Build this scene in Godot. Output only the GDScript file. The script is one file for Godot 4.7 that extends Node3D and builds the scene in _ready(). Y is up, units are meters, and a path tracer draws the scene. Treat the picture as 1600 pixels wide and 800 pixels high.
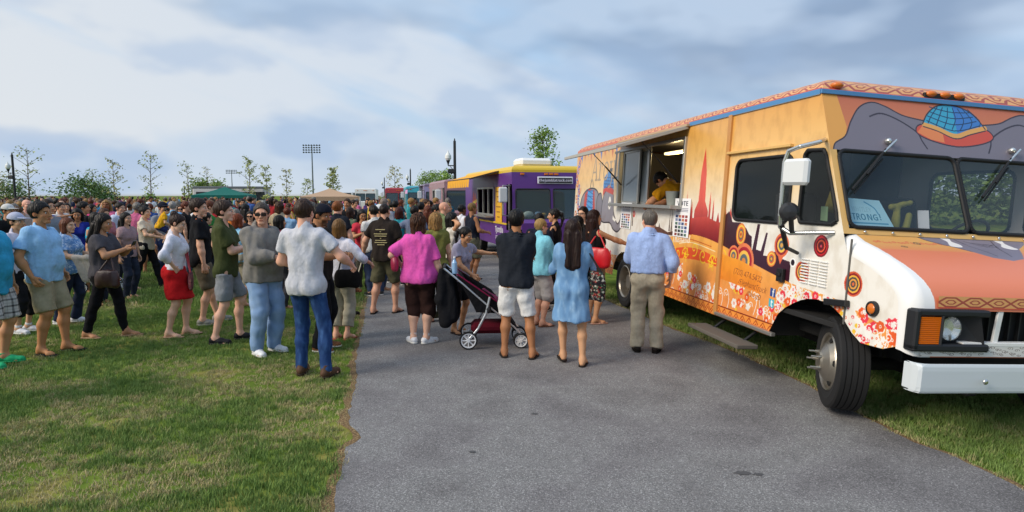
extends Node3D

var rng := RandomNumberGenerator.new()
var materials := {}
var names := {}
var weave: NoiseTexture2D
var heather: NoiseTexture2D
var lock: NoiseTexture2D
var sky_rows: Array = []
var drift: FastNoiseLite
var wisps: FastNoiseLite


# ---------------------------------------------------------------- naming
func numbered(called: String) -> String:
	names[called] = names.get(called, -1) + 1
	return called if names[called] == 0 else "%s_%03d" % [called, names[called]]


func thing(called: String, label: String, category: String, at := Vector3.ZERO, group := "") -> Node3D:
	var o := Node3D.new()
	o.name = numbered(called)
	add_child(o)
	o.position = at
	return tag(o, label, category, group)


func tag(o: Node3D, label: String, category: String, group := "") -> Node3D:
	o.set_meta("label", label)
	o.set_meta("category", category)
	if group:
		o.set_meta("group", group)
	return o


func put(parent: Node3D, called: String, mesh: Mesh, m: Material) -> MeshInstance3D:
	var o := MeshInstance3D.new()
	if parent == self:
		o.name = numbered(called)
	else:
		var n := 0
		while parent.has_node(called if n == 0 else "%s_%03d" % [called, n]):
			n += 1
		o.name = called if n == 0 else "%s_%03d" % [called, n]
	o.mesh = mesh
	o.material_override = m
	parent.add_child(o)
	return o


func struct(called: String, mesh: Mesh, m: Material) -> MeshInstance3D:
	var o := put(self, called, mesh, m)
	o.set_meta("kind", "structure")
	return o


# ---------------------------------------------------------------- materials
func plain(key: String, c: Color, rough: float, metal := 0.0) -> StandardMaterial3D:
	if materials.has(key):
		return materials[key]
	var m := StandardMaterial3D.new()
	m.albedo_color = c
	m.roughness = rough
	m.metallic = metal
	materials[key] = m
	return m


func gloss(hex: String, rough := 0.3, metal := 0.0) -> StandardMaterial3D:
	return plain("g%s%.2f%.1f" % [hex, rough, metal], Color(hex), rough, metal)


func cloth(hex: String, rough := 0.92) -> StandardMaterial3D:
	var key := "c%s%.2f" % [hex, rough]
	if materials.has(key):
		return materials[key]
	var m := plain(key, Color(hex), rough)
	m.normal_enabled = true
	m.normal_texture = weave
	m.normal_scale = 0.8
	m.uv1_triplanar = true
	m.uv1_scale = Vector3(1.9, 1.3, 1.9)
	m.albedo_texture = heather
	m.metallic_specular = 0.3
	return m


func printed(key: String, hex: String, print_texture: Texture2D, scale: float) -> StandardMaterial3D:
	var m: StandardMaterial3D = cloth(hex).duplicate()
	m.albedo_texture = print_texture
	m.uv1_scale = Vector3.ONE * scale
	m.normal_enabled = false
	materials[key] = m
	return m


func hair_material(hex: String) -> StandardMaterial3D:
	if materials.has("h" + hex):
		return materials["h" + hex]
	var c := Color(hex)
	var m := plain("h" + hex, Color(c.r * 1.25, c.g * 1.22, c.b * 1.2), 0.5)
	m.albedo_texture = lock
	m.uv1_triplanar = true
	m.uv1_scale = Vector3(9.0, 0.5, 9.0)
	m.metallic_specular = 0.35
	return m


func glass(hex: String, alpha: float) -> StandardMaterial3D:
	var key := "p%s%.2f" % [hex, alpha]
	if materials.has(key):
		return materials[key]
	var m := plain(key, Color(Color(hex), alpha), 0.03)
	m.transparency = BaseMaterial3D.TRANSPARENCY_ALPHA
	return m


func noise_map(freq: float, size: int, colors: Array, at: Array, type := FastNoiseLite.TYPE_SIMPLEX_SMOOTH, octaves := 4, sd := 1) -> NoiseTexture2D:
	var n := FastNoiseLite.new()
	n.seed = sd
	n.noise_type = type
	n.frequency = freq
	n.fractal_octaves = octaves
	if type == FastNoiseLite.TYPE_CELLULAR:
		n.cellular_return_type = FastNoiseLite.RETURN_CELL_VALUE
		n.fractal_type = FastNoiseLite.FRACTAL_NONE
	var t := NoiseTexture2D.new()
	t.width = size
	t.height = size
	t.seamless = true
	t.noise = n
	if not colors.is_empty():
		var ramp := Gradient.new()
		ramp.offsets = PackedFloat32Array(at)
		var cs := PackedColorArray()
		for c in colors:
			cs.append(Color(c))
		ramp.colors = cs
		t.color_ramp = ramp
	return t


# ---------------------------------------------------------------- shapes
func mb() -> SurfaceTool:
	var st := SurfaceTool.new()
	st.begin(Mesh.PRIMITIVE_TRIANGLES)
	return st


func tri(st: SurfaceTool, a: Vector3, b: Vector3, c: Vector3) -> void:
	var n := (c - a).cross(b - a).normalized()
	for v in [a, b, c]:
		st.set_normal(n)
		st.add_vertex(v)


func quad(st: SurfaceTool, a: Vector3, b: Vector3, c: Vector3, d: Vector3) -> void:
	tri(st, a, b, c)
	tri(st, a, c, d)


func quad_uv(st: SurfaceTool, p: Array, uv: Array) -> void:
	var n: Vector3 = (p[2] - p[0]).cross(p[1] - p[0]).normalized()
	for i in [0, 1, 2, 0, 2, 3]:
		st.set_normal(n)
		st.set_uv(uv[i])
		st.add_vertex(p[i])


# a box whose long edges are chamfered, so that they catch light
func box(st: SurfaceTool, c: Vector3, size: Vector3, turn := Basis(), bevel := -1.0) -> void:
	var h := size * 0.5
	var e := bevel if bevel >= 0.0 else minf(minf(size.x, size.y), size.z) * 0.12
	var corner := func(sx: float, sy: float, sz: float, axis: int) -> Vector3:
		var v := Vector3(h.x if axis == 0 else h.x - e, h.y if axis == 1 else h.y - e, h.z if axis == 2 else h.z - e) * Vector3(sx, sy, sz)
		return c + turn * v
	var face := func(pts: Array) -> void:
		var n: Vector3 = (pts[2] - pts[0]).cross(pts[1] - pts[0])
		var mid := Vector3.ZERO
		for p in pts:
			mid += p / pts.size()
		if n.dot(mid - c) < 0.0:
			pts.reverse()
		if pts.size() == 4:
			quad(st, pts[0], pts[1], pts[2], pts[3])
		else:
			tri(st, pts[0], pts[1], pts[2])
	for s in [-1.0, 1.0]:
		face.call([corner.call(s, -1, -1, 0), corner.call(s, 1, -1, 0), corner.call(s, 1, 1, 0), corner.call(s, -1, 1, 0)])
		face.call([corner.call(-1, s, -1, 1), corner.call(1, s, -1, 1), corner.call(1, s, 1, 1), corner.call(-1, s, 1, 1)])
		face.call([corner.call(-1, -1, s, 2), corner.call(1, -1, s, 2), corner.call(1, 1, s, 2), corner.call(-1, 1, s, 2)])
	if e <= 0.0:
		return
	for s in [-1.0, 1.0]:
		for t in [-1.0, 1.0]:
			face.call([corner.call(s, t, -1, 0), corner.call(s, t, 1, 0), corner.call(s, t, 1, 1), corner.call(s, t, -1, 1)])
			face.call([corner.call(s, -1, t, 0), corner.call(s, 1, t, 0), corner.call(s, 1, t, 2), corner.call(s, -1, t, 2)])
			face.call([corner.call(-1, s, t, 1), corner.call(1, s, t, 1), corner.call(1, s, t, 2), corner.call(-1, s, t, 2)])
			for u in [-1.0, 1.0]:
				face.call([corner.call(s, t, u, 0), corner.call(s, t, u, 1), corner.call(s, t, u, 2)])


func bar(st: SurfaceTool, p: Vector3, q: Vector3, rp: float, rq := -1.0, sides := 8, caps := true) -> void:
	if rq < 0.0:
		rq = rp
	var d := (q - p).normalized()
	var u := d.cross(Vector3.UP if absf(d.y) < 0.9 else Vector3.RIGHT).normalized()
	var v := d.cross(u)
	for i in sides:
		var a0 := TAU * i / sides
		var a1 := TAU * (i + 1) / sides
		var n0 := u * cos(a0) + v * sin(a0)
		var n1 := u * cos(a1) + v * sin(a1)
		for w in [[p + n0 * rp, n0], [q + n0 * rq, n0], [q + n1 * rq, n1], [p + n0 * rp, n0], [q + n1 * rq, n1], [p + n1 * rp, n1]]:
			st.set_normal(w[1])
			st.add_vertex(w[0])
		if caps:
			tri(st, p, p + n0 * rp, p + n1 * rp)
			tri(st, q, q + n1 * rq, q + n0 * rq)


func tube(st: SurfaceTool, pts: Array, r: float, sides := 7) -> void:
	for i in pts.size() - 1:
		bar(st, pts[i], pts[i + 1], r, r, sides, i == 0 or i == pts.size() - 2)
		if i > 0:
			ball(st, pts[i], Vector3.ONE * r, 4, sides)


func ball(st: SurfaceTool, c: Vector3, r: Vector3, rows := 8, cols := 12, turn := Basis()) -> void:
	for i in rows:
		for j in cols:
			for k in [[0, 0], [1, 0], [1, 1], [0, 0], [1, 1], [0, 1]]:
				var t: float = PI * (i + k[0]) / rows
				var p: float = TAU * (j + k[1]) / cols
				var v := Vector3(sin(t) * cos(p), cos(t), sin(t) * sin(p))
				st.set_normal((turn * (v / r)).normalized())
				st.add_vertex(c + turn * (v * r))


# a profile [radius, along] turned round an axis
func lathe(st: SurfaceTool, c: Vector3, axis: Vector3, prof: Array, sides := 24) -> void:
	var u := axis.cross(Vector3.UP if absf(axis.y) < 0.9 else Vector3.RIGHT).normalized()
	var v := axis.cross(u)
	for k in prof.size() - 1:
		var p0: Vector2 = prof[k]
		var p1: Vector2 = prof[k + 1]
		var sl := Vector2(p1.y - p0.y, p0.x - p1.x).normalized()
		for i in sides:
			var e0 := u * cos(TAU * i / sides) + v * sin(TAU * i / sides)
			var e1 := u * cos(TAU * (i + 1) / sides) + v * sin(TAU * (i + 1) / sides)
			for w in [[p0, e0], [p1, e0], [p1, e1], [p0, e0], [p1, e1], [p0, e1]]:
				st.set_normal(w[1] * sl.x + axis * sl.y)
				st.add_vertex(c + w[1] * w[0].x + axis * w[0].y)


# a flat outline (x, y) with openings, as a sheet at depth z; uv = (x - u0) / su, (v1 - y) / sv
func sheet(st: SurfaceTool, outline: PackedVector2Array, holes: Array, z: float, uv := Rect2(0, 0, 1, 1)) -> void:
	var parts: Array = [outline]
	var cuts := []
	for h in holes:
		var lo := 1e9
		var hi := -1e9
		for p in h:
			lo = minf(lo, p.x)
			hi = maxf(hi, p.x)
		cuts.append((lo + hi) * 0.5)
	cuts.sort()
	var slabs := []
	var from := -1e3
	for c in cuts + [1e3]:
		if c - from > 1e-4:
			slabs.append([from, c])
		from = c
	for s in slabs:
		var rect := PackedVector2Array([Vector2(s[0], -1e3), Vector2(s[1], -1e3), Vector2(s[1], 1e3), Vector2(s[0], 1e3)])
		var left: Array = Geometry2D.intersect_polygons(outline, rect)
		for h in holes:
			var next := []
			for p in left:
				for q in Geometry2D.clip_polygons(p, h):
					if not Geometry2D.is_polygon_clockwise(q):
						next.append(q)
			left = next
		for p in left:
			var t := Geometry2D.triangulate_polygon(p)
			for i in t.size():
				var v: Vector2 = p[t[i]]
				st.set_normal(Vector3(0, 0, -1))
				st.set_uv(Vector2((v.x - uv.position.x) / uv.size.x, 1.0 - (v.y - uv.position.y) / uv.size.y))
				st.add_vertex(Vector3(v.x, v.y, z))


func rounded(x0: float, y0: float, x1: float, y1: float, r: float, n := 5) -> PackedVector2Array:
	var out := PackedVector2Array()
	for c in [[x1 - r, y1 - r, 0.0], [x0 + r, y1 - r, 0.25], [x0 + r, y0 + r, 0.5], [x1 - r, y0 + r, 0.75]]:
		for i in n + 1:
			var a: float = TAU * (c[2] + 0.25 * i / n)
			out.append(Vector2(c[0] + cos(a) * r, c[1] + sin(a) * r))
	return out


func lettering(text: String, height: float, bold := false, serif := false) -> TextMesh:
	var f := SystemFont.new()
	f.font_names = PackedStringArray(["Droid Serif" if serif else "Droid Sans"])
	f.font_weight = 700 if bold else 400
	var t := TextMesh.new()
	t.font = f
	t.text = text
	t.font_size = 32
	t.pixel_size = height / 32.0
	t.depth = 0.003
	t.curve_step = 2.0
	return t


# ---------------------------------------------------------------- the lie of the land
const LEFT_EDGE := [Vector2(-40, -9.5), Vector2(-28.2, -6.5), Vector2(-19.2, -4.5), Vector2(-13.5, -3.2), Vector2(-9.8, -2.4), Vector2(-7.6, -1.96), Vector2(-6.1, -1.62), Vector2(-5.3, -1.45), Vector2(-4.6, -1.3), Vector2(-3.85, -1.15), Vector2(-3.5, -1.08), Vector2(0, -0.7), Vector2(6, -0.2)]
const RIGHT_EDGE := [Vector2(-40, -4.2), Vector2(-28, -1.3), Vector2(-18, 0.5), Vector2(-11, 1.75), Vector2(-9.0, 2.22), Vector2(-8.1, 2.5), Vector2(-7.1, 2.8), Vector2(-6.3, 2.95), Vector2(-5.3, 3.05), Vector2(-4.7, 3.1), Vector2(-4.3, 3.28), Vector2(-3.8, 3.36), Vector2(0, 3.9), Vector2(6, 4.6)]


func edge(table: Array, z: float) -> float:
	for i in table.size() - 1:
		if z <= table[i + 1].x or i == table.size() - 2:
			return lerpf(table[i].y, table[i + 1].y, (z - table[i].x) / (table[i + 1].x - table[i].x))
	return 0.0


func lift(x: float, z: float) -> float:
	if z > 6.0 or z < -40.0:
		return -0.25 * smoothstep(3.0, 9.0, x) if x > 0.0 else 0.0
	var d := x - edge(RIGHT_EDGE, z)
	return -0.052 * clampf(d, 0.0, 5.0)




func _ready() -> void:
	look_and_light()
	start_noise()
	lay_ground()
	furnish_distance()
	var truck := decorated_truck()
	plant_trees()
	sow_grass()
	cast_near()
	cast_middle()
	odds_and_ends(truck)
	cast_crowd()
	cast_mass()
	run_fields()
	dress_up()
	fill_crowd()


# ---------------------------------------------------------------- camera, sky, sun
func look_and_light() -> void:
	var cam := Camera3D.new()
	cam.name = "camera"
	cam.position = Vector3(0, 1.92, 0)
	cam.rotation_degrees = Vector3(-5.7, 0, 0)
	cam.fov = 45.67
	cam.near = 0.1
	cam.far = 3000.0
	add_child(cam)
	cam.current = true
	var e := Environment.new()
	e.background_mode = Environment.BG_SKY
	var sk := Sky.new()
	var pm := PanoramaSkyMaterial.new()
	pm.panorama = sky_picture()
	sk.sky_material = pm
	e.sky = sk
	e.tonemap_mode = Environment.TONE_MAPPER_LINEAR
	e.tonemap_exposure = 2.05
	e.sdfgi_enabled = true
	e.ssao_enabled = true
	e.ssil_enabled = true
	var we := WorldEnvironment.new()
	we.name = "environment"
	we.environment = e
	add_child(we)
	var sun := DirectionalLight3D.new()
	sun.name = "sun"
	sun.rotation_degrees = Vector3(-34, -62, 0)
	sun.light_color = Color(1.0, 0.95, 0.88)
	sun.light_energy = 0.46
	sun.light_angular_distance = 24.0
	sun.shadow_enabled = true
	add_child(sun)


const SKY_W := 2048
const SKY_H := 1024
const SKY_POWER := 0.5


func sky_picture() -> ImageTexture:
	drift = FastNoiseLite.new()
	drift.seed = 21
	drift.frequency = 0.9
	drift.fractal_octaves = 5
	drift.fractal_gain = 0.48
	wisps = FastNoiseLite.new()
	wisps.seed = 8
	wisps.frequency = 1.4
	wisps.fractal_octaves = 5
	sky_rows.resize(SKY_H)
	WorkerThreadPool.wait_for_group_task_completion(WorkerThreadPool.add_group_task(sky_row, SKY_H, -1, true))
	var all := PackedByteArray()
	for r in sky_rows:
		all.append_array(r)
	sky_rows.clear()
	return ImageTexture.create_from_image(Image.create_from_data(SKY_W, SKY_H, false, Image.FORMAT_RGBF, all))


func sky_row(row: int) -> void:
	var out := PackedFloat32Array()
	out.resize(SKY_W * 3)
	var el := PI * 0.5 - PI * (row + 0.5) / SKY_H
	for col in SKY_W:
		var az := TAU * ((col + 0.5) / SKY_W)      # clockwise from straight ahead
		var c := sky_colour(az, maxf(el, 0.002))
		if el < 0.0:
			c = Color(0.2, 0.2, 0.17)
		out[col * 3] = c.r
		out[col * 3 + 1] = c.g
		out[col * 3 + 2] = c.b
	sky_rows[row] = out.to_byte_array()


func sky_colour(az: float, el: float) -> Color:
	var d := Vector3(sin(az) * cos(el), sin(el), -cos(az) * cos(el))
	var low := exp(-el * 10.0)
	var sunward := pow(clampf(0.5 - 0.5 * sin(az - 0.1), 0.0, 1.0), 1.2)      # 1 towards the veiled sun, 0 away from it
	# clear air: bluer overhead, creamy low down on the sun's side
	var sky := Color(0.36, 0.56, 0.84).lerp(Color(0.47, 0.65, 0.86), exp(-el * 2.5))
	sky = sky.lerp(Color(0.84, 0.83, 0.72).lerp(Color(0.42, 0.58, 0.74), 1.0 - sunward), low * 0.9)
	# long sheets of thin high cloud, tilted across the view
	var t := d.rotated(Vector3(0, 0, 1), 0.34)
	var sheet_n := wisps.get_noise_3d(t.x * 0.9 + 2.0, t.y * 4.6 + 1.3, t.z * 0.9) * 0.5 + 0.5
	var fine := wisps.get_noise_3d(t.x * 2.2 + 9.0, t.y * 15.0, t.z * 2.2) * 0.5 + 0.5
	var veil := smoothstep(0.39, 0.64, sheet_n * 0.64 + fine * 0.36 + 0.2 * sunward)
	var white := Color(0.79, 0.8, 0.8).lerp(Color(0.58, 0.68, 0.84), 1.0 - sunward)
	sky = sky.lerp(white, veil * (0.55 + 0.35 * sunward))
	# lower heaps of grey cloud, denser away from the sun
	var n := drift.get_noise_3d(d.x * 1.7, d.y * 4.2, d.z * 1.7) * 0.5 + 0.5
	var n2 := drift.get_noise_3d(d.x * 1.7 - 0.05, d.y * 4.2 + 0.16, d.z * 1.7) * 0.5 + 0.5
	var away := 1.0 - sunward
	var cover := smoothstep(0.55 - 0.27 * away, 0.66 - 0.12 * away, n)
	var shade := clampf((n - n2) * 7.5 + 0.42, 0.0, 1.0)
	var grey := Color(0.17, 0.26, 0.43).lerp(Color(0.46, 0.57, 0.74), shade)
	grey = grey.lerp(Color(0.5, 0.66, 0.84), 0.75 * sunward)
	sky = sky.lerp(grey, cover * (0.85 - 0.5 * low))
	var n3 := drift.get_noise_3d(d.x * 3.6 + 5.0, d.y * 8.5, d.z * 3.6) * 0.5 + 0.5
	var scrap := smoothstep(0.55, 0.73, n3 + fine * 0.08 - 0.04) * (1.0 - smoothstep(0.1, 0.5, el)) * (0.3 + 0.35 * sunward)
	return sky.lerp(Color(0.36, 0.5, 0.72), scrap) * SKY_POWER * (1.0 + 0.4 * smoothstep(0.3, 1.3, el))      # sky overhead, out of view, made brighter as added fill light


func start_noise() -> void:
	rng.seed = 7
	folds = FastNoiseLite.new()
	folds.noise_type = FastNoiseLite.TYPE_SIMPLEX_SMOOTH
	folds.fractal_type = FastNoiseLite.FRACTAL_FBM
	folds.frequency = 5.2
	folds.fractal_octaves = 2
	folds.fractal_gain = 0.5
	folds.seed = 4
	strands = FastNoiseLite.new()
	strands.frequency = 38.0
	strands.fractal_octaves = 2
	strands.seed = 9
	weave = noise_map(0.011, 512, [], [], FastNoiseLite.TYPE_SIMPLEX_SMOOTH, 3, 3)
	(weave.noise as FastNoiseLite).fractal_type = FastNoiseLite.FRACTAL_RIDGED
	(weave.noise as FastNoiseLite).fractal_gain = 0.35
	weave.as_normal_map = true
	weave.bump_strength = 5.0
	heather = noise_map(0.03, 512, ["dedede", "efefef", "ffffff"], [0.0, 0.5, 1.0], FastNoiseLite.TYPE_SIMPLEX_SMOOTH, 5, 17)
	lock = noise_map(0.05, 256, ["6e6e6e", "b4b4b4", "ffffff"], [0.0, 0.5, 1.0], FastNoiseLite.TYPE_SIMPLEX_SMOOTH, 3, 18)
	skin_m = plain("skin", Color.WHITE, 0.55)
	skin_m.vertex_color_use_as_albedo = true
	skin_m.metallic_specular = 0.35


# ---------------------------------------------------------------- prints: flat artwork drawn into a texture in the surface's own metres
class Paint:
	var im: Image
	var x0: float
	var y1: float
	var s: float

	func _init(left: float, top: float, wide: float, tall: float, scale: float, ground: Color) -> void:
		im = Image.create(int(wide * scale), int(tall * scale), false, Image.FORMAT_RGB8)
		im.fill(ground)
		x0 = left
		y1 = top
		s = scale

	func poly(pts: Array, c: Color, c2 := Color(0, 0, 0, 0), ya := 0.0, yb := 1.0) -> void:      # c at height ya, c2 at yb, when c2 is given
		var q := PackedVector2Array()
		var lo := 1e9
		var hi := -1e9
		for p in pts:
			var v := Vector2((p.x - x0) * s, (y1 - p.y) * s)
			q.append(v)
			lo = minf(lo, v.y)
			hi = maxf(hi, v.y)
		for row in range(maxi(0, int(lo)), mini(im.get_height() - 1, int(hi)) + 1):
			var y := row + 0.5
			var xs := []
			for i in q.size():
				var a := q[i]
				var b := q[(i + 1) % q.size()]
				if (a.y <= y) != (b.y <= y):
					xs.append(a.x + (b.x - a.x) * (y - a.y) / (b.y - a.y))
			xs.sort()
			var col := c
			if c2.a > 0.0:
				col = c.lerp(c2, clampf((y1 - y / s - ya) / (yb - ya), 0.0, 1.0))
			for i in range(0, xs.size() - 1, 2):
				var l := roundi(xs[i])
				var r := roundi(xs[i + 1])
				if r > l:
					im.fill_rect(Rect2i(l, row, r - l, 1), col)

	func disc(c: Vector2, r: float, col: Color, squash := 1.0) -> void:
		var pts := []
		var n := clampi(int(r * s * 1.5), 8, 40)
		for i in n:
			pts.append(c + Vector2(cos(TAU * i / n) * r, sin(TAU * i / n) * r * squash))
		poly(pts, col)

	func rings(c: Vector2, r: float, cols: Array, squash := 1.0) -> void:
		for i in cols.size():
			disc(c, r * (1.0 - float(i) / cols.size()), Color(cols[i]), squash)

	func line(pts: Array, w: float, col: Color) -> void:
		for i in pts.size() - 1:
			var d: Vector2 = (pts[i + 1] - pts[i]).normalized()
			var n := Vector2(-d.y, d.x) * w * 0.5
			poly([pts[i] + n, pts[i + 1] + n, pts[i + 1] - n, pts[i] - n], col)
			disc(pts[i + 1], w * 0.5, col)

	func curve(pts: Array, w: float, col: Color, closed := false) -> void:
		line(smooth(pts, closed), w, col)

	func smooth(pts: Array, closed := false) -> Array:
		var out := []
		var n := pts.size()
		for i in (n if closed else n - 1):
			var p0: Vector2 = pts[(i - 1 + n) % n] if closed or i > 0 else pts[i]
			var p1: Vector2 = pts[i]
			var p2: Vector2 = pts[(i + 1) % n]
			var p3: Vector2 = pts[(i + 2) % n] if closed or i < n - 2 else p2
			for k in 6:
				var t := k / 6.0
				out.append(0.5 * (2.0 * p1 + (p2 - p0) * t + (2.0 * p0 - 5.0 * p1 + 4.0 * p2 - p3) * t * t + (3.0 * p1 - p0 - 3.0 * p2 + p3) * t * t * t))
		out.append(pts[0] if closed else pts[n - 1])
		return out

	func flower(c: Vector2, r: float, n: int, col: Color, heart: Color) -> void:
		for i in n:
			disc(c + Vector2(cos(TAU * i / n), sin(TAU * i / n)) * r * 0.62, r * 0.4, col)
		disc(c, r * 0.6, col)
		disc(c, r * 0.32, heart)
		disc(c, r * 0.16, col)

	func curl(c: Vector2, r: float, w: float, col: Color, turn: float, way := 1.0) -> void:
		var pts := []
		for i in 16:
			var a := turn + way * i * 0.5
			pts.append(c + Vector2(cos(a), sin(a)) * r * (1.0 - i / 18.0))
		line(pts, w, col)

	func write(mesh: TextMesh, at: Vector2, col: Color, slant := 0.0, turn := 0.0) -> void:      # prints the outlines of a text
		var arr := mesh.get_mesh_arrays()
		var vs: PackedVector3Array = arr[0]
		var ns: PackedVector3Array = arr[1]
		var ix: PackedInt32Array = arr[Mesh.ARRAY_INDEX]
		for i in range(0, ix.size(), 3):
			if ns[ix[i]].z < 0.5:
				continue
			var t := []
			for k in 3:
				var v := vs[ix[i + k]]
				t.append(at + Vector2(v.x + v.y * slant, v.y).rotated(turn))
			poly(t, col)

	func texture() -> ImageTexture:
		return ImageTexture.create_from_image(im)


func print_material(key: String, t: Texture2D, rough := 0.35) -> StandardMaterial3D:
	var m := plain(key, Color.WHITE, rough)
	m.albedo_texture = t
	m.heightmap_enabled = false
	m.metallic_specular = 0.5
	return m


func side_livery() -> Texture2D:      # in metres back from the front axle's mark (x) and up (y)
	var p := Paint.new(-7.7, 3.2, 9.6, 2.8, 210.0, Color("ece8e0"))
	var v := func(a: float, b: float) -> Vector2: return Vector2(a, b)
	# sunset ground
	p.poly([Vector2(-7.7, 3.2), Vector2(1.9, 3.2), Vector2(1.9, 2.3), Vector2(-7.7, 2.3)], Color("efc684"), Color("dea04a"), 2.25, 2.85)
	p.poly([Vector2(-7.7, 2.31), Vector2(1.9, 2.31), Vector2(1.9, 1.5), Vector2(-7.7, 1.5)], Color("ebe7dd"), Color("eec079"), 1.62, 2.3)
	# red skyline
	var red := Color("e2543c")
	var deep := Color("7c1620")
	var spire := func(x: float, top: float, w: float, base: float) -> void:
		p.poly([Vector2(x - w, base), Vector2(x - w * 0.9, lerpf(base, top, 0.35)), Vector2(x - w * 0.45, lerpf(base, top, 0.45)), Vector2(x - w * 0.35, lerpf(base, top, 0.75)), Vector2(x, top), Vector2(x + w * 0.35, lerpf(base, top, 0.75)), Vector2(x + w * 0.45, lerpf(base, top, 0.45)), Vector2(x + w * 0.9, lerpf(base, top, 0.35)), Vector2(x + w, base)], deep, red, 1.4, 1.85)
	for q in [[-1.64, 2.52, 0.2], [-2.05, 1.98, 0.05], [-1.42, 1.98, 0.06], [-1.33, 1.9, 0.05], [-1.9, 1.85, 0.08], [-2.16, 1.85, 0.04], [-1.05, 1.86, 0.1], [-0.92, 1.78, 0.12], [-1.2, 1.72, 0.1], [-0.82, 1.6, 0.1]]:
		spire.call(q[0], q[1], q[2], 1.3)
	p.poly([Vector2(-2.3, 1.35), Vector2(-2.2, 1.58), Vector2(-1.95, 1.62), Vector2(-1.5, 1.66), Vector2(-1.2, 1.6), Vector2(-0.8, 1.62), Vector2(-0.7, 1.3)], deep, red, 1.38, 1.75)
	var plum := Color("3a1424")
	p.poly([Vector2(-1.1, 1.2), Vector2(-1.05, 1.68), Vector2(-0.95, 1.74), Vector2(-0.86, 1.62), Vector2(-0.68, 1.62), Vector2(-0.56, 1.56), Vector2(-0.5, 1.5), Vector2(-0.44, 1.48), Vector2(-0.42, 1.3), Vector2(-0.35, 1.62), Vector2(-0.3, 1.62), Vector2(-0.34, 1.35), Vector2(-0.25, 1.34), Vector2(-0.18, 1.54), Vector2(-0.15, 1.54), Vector2(-0.2, 1.3), Vector2(-0.08, 1.3), Vector2(0.0, 1.36), Vector2(0.1, 1.3), Vector2(0.27, 1.28), Vector2(0.27, 1.0), Vector2(-0.4, 0.95)], plum)
	# the hill
	p.poly(p.smooth([Vector2(-3.9, 0.9), Vector2(-3.1, 1.2), Vector2(-2.4, 1.36), Vector2(-1.9, 1.41), Vector2(-1.5, 1.4), Vector2(-1.0, 1.33), Vector2(-0.59, 1.24), Vector2(0.0, 1.13), Vector2(0.4, 1.07), Vector2(0.9, 1.04)]) + [Vector2(1.2, 0.98), Vector2(1.8, 0.85), Vector2(1.8, 0.45), Vector2(-7.7, 0.45), Vector2(-7.7, 0.75)], Color("ec9450"), Color("f0ab50"), 0.7, 1.25)
	p.poly(p.smooth([Vector2(-3.0, 1.02), Vector2(-2.3, 1.2), Vector2(-1.6, 1.24), Vector2(-0.9, 1.12), Vector2(-0.8, 1.05), Vector2(-1.6, 1.1), Vector2(-2.4, 1.05), Vector2(-3.0, 0.95)]), Color("e5582e"))
	var lemon := Color("f4cf2e")
	for i in 9:
		var c := Vector2(-2.7 + i * 0.24, 1.13 + 0.06 * sin(i * 1.9) + 0.05 * sin(i * 0.35 + 0.3))
		p.curl(c, 0.1, 0.016, lemon, i * 1.1, 1.0 if i % 2 == 0 else -1.0)
		if i % 3 == 0:
			for k in 6:
				p.line([c, c + Vector2(cos(k), sin(k)) * 0.1], 0.014, lemon)
	p.curve([Vector2(-2.3, 1.3), Vector2(-1.9, 1.35), Vector2(-1.3, 1.3)], 0.012, Color("c8611e"))
	p.curve([Vector2(-2.2, 1.27), Vector2(-1.8, 1.31), Vector2(-1.2, 1.25)], 0.012, Color("f6e2b0"))
	# white blossom along the skirt
	var white := Color("f0ece6")
	var seeds := RandomNumberGenerator.new()
	seeds.seed = 5
	for i in 330:
		var x := seeds.randf_range(-7.5, 1.6)
		var hot := Color("e8602c") if seeds.randf() < 0.6 else Color("e83c4c")
		var tall := 0.66 + absf(sin(x * 2.1)) * 0.2
		if i % 3 == 0:
			x = seeds.randf_range(0.1, 1.72)
		var c := Vector2(x, seeds.randf_range(0.58, tall + 0.12))
		if x > 0.12:
			c.y = seeds.randf_range(0.74, 1.06 - (x - 0.2) * 0.06)
		match i % 4:
			0:
				p.flower(c, seeds.randf_range(0.03, 0.075), 6, white, hot)
				p.disc(c + Vector2(0.05, -0.06), 0.02, Color("f4c83c"))
			1:
				p.flower(c, seeds.randf_range(0.025, 0.05), 5, white, white)
				p.curl(c + Vector2(0.05, 0.03), 0.04, 0.009, white, i * 0.7)
			2:
				p.curl(c, seeds.randf_range(0.03, 0.065), 0.01, white, seeds.randf() * 6.0, 1.0 if i % 8 < 4 else -1.0)
				p.curve([c + Vector2(0.05, 0), c + Vector2(0.06, -0.1), c + Vector2(0.02, -0.22)], 0.01, white)
			3:
				p.flower(c, 0.045, 7, hot, white)
				p.disc(c + Vector2(0.05, 0.04), 0.014, white)
	# the zigzag border along the bottom
	p.poly([Vector2(-7.7, 0.62), Vector2(0.1, 0.62), Vector2(0.1, 0.45), Vector2(-7.7, 0.45)], Color("ec9440"))
	for k in 60:
		var x := -7.7 + k * 0.13
		for e in [0.0, 0.04]:
			p.line([Vector2(x, 0.5 + e), Vector2(x + 0.065, 0.57 + e), Vector2(x + 0.13, 0.5 + e)], 0.012, Color("a8441c"))
	p.line([Vector2(-7.7, 0.625), Vector2(0.1, 0.625)], 0.014, Color("8a3418"))
	# roundels
	var dull := ["e06a3c", "8c1c24", "f0b848", "4a5a62", "e8a048", "c84830", "8a2a20"]
	p.rings(Vector2(-0.66, 1.49), 0.1, ["e8843c", "f2c84c", "e06030", "6a6a5a", "f0a030", "b04024"], 1.25)
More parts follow.
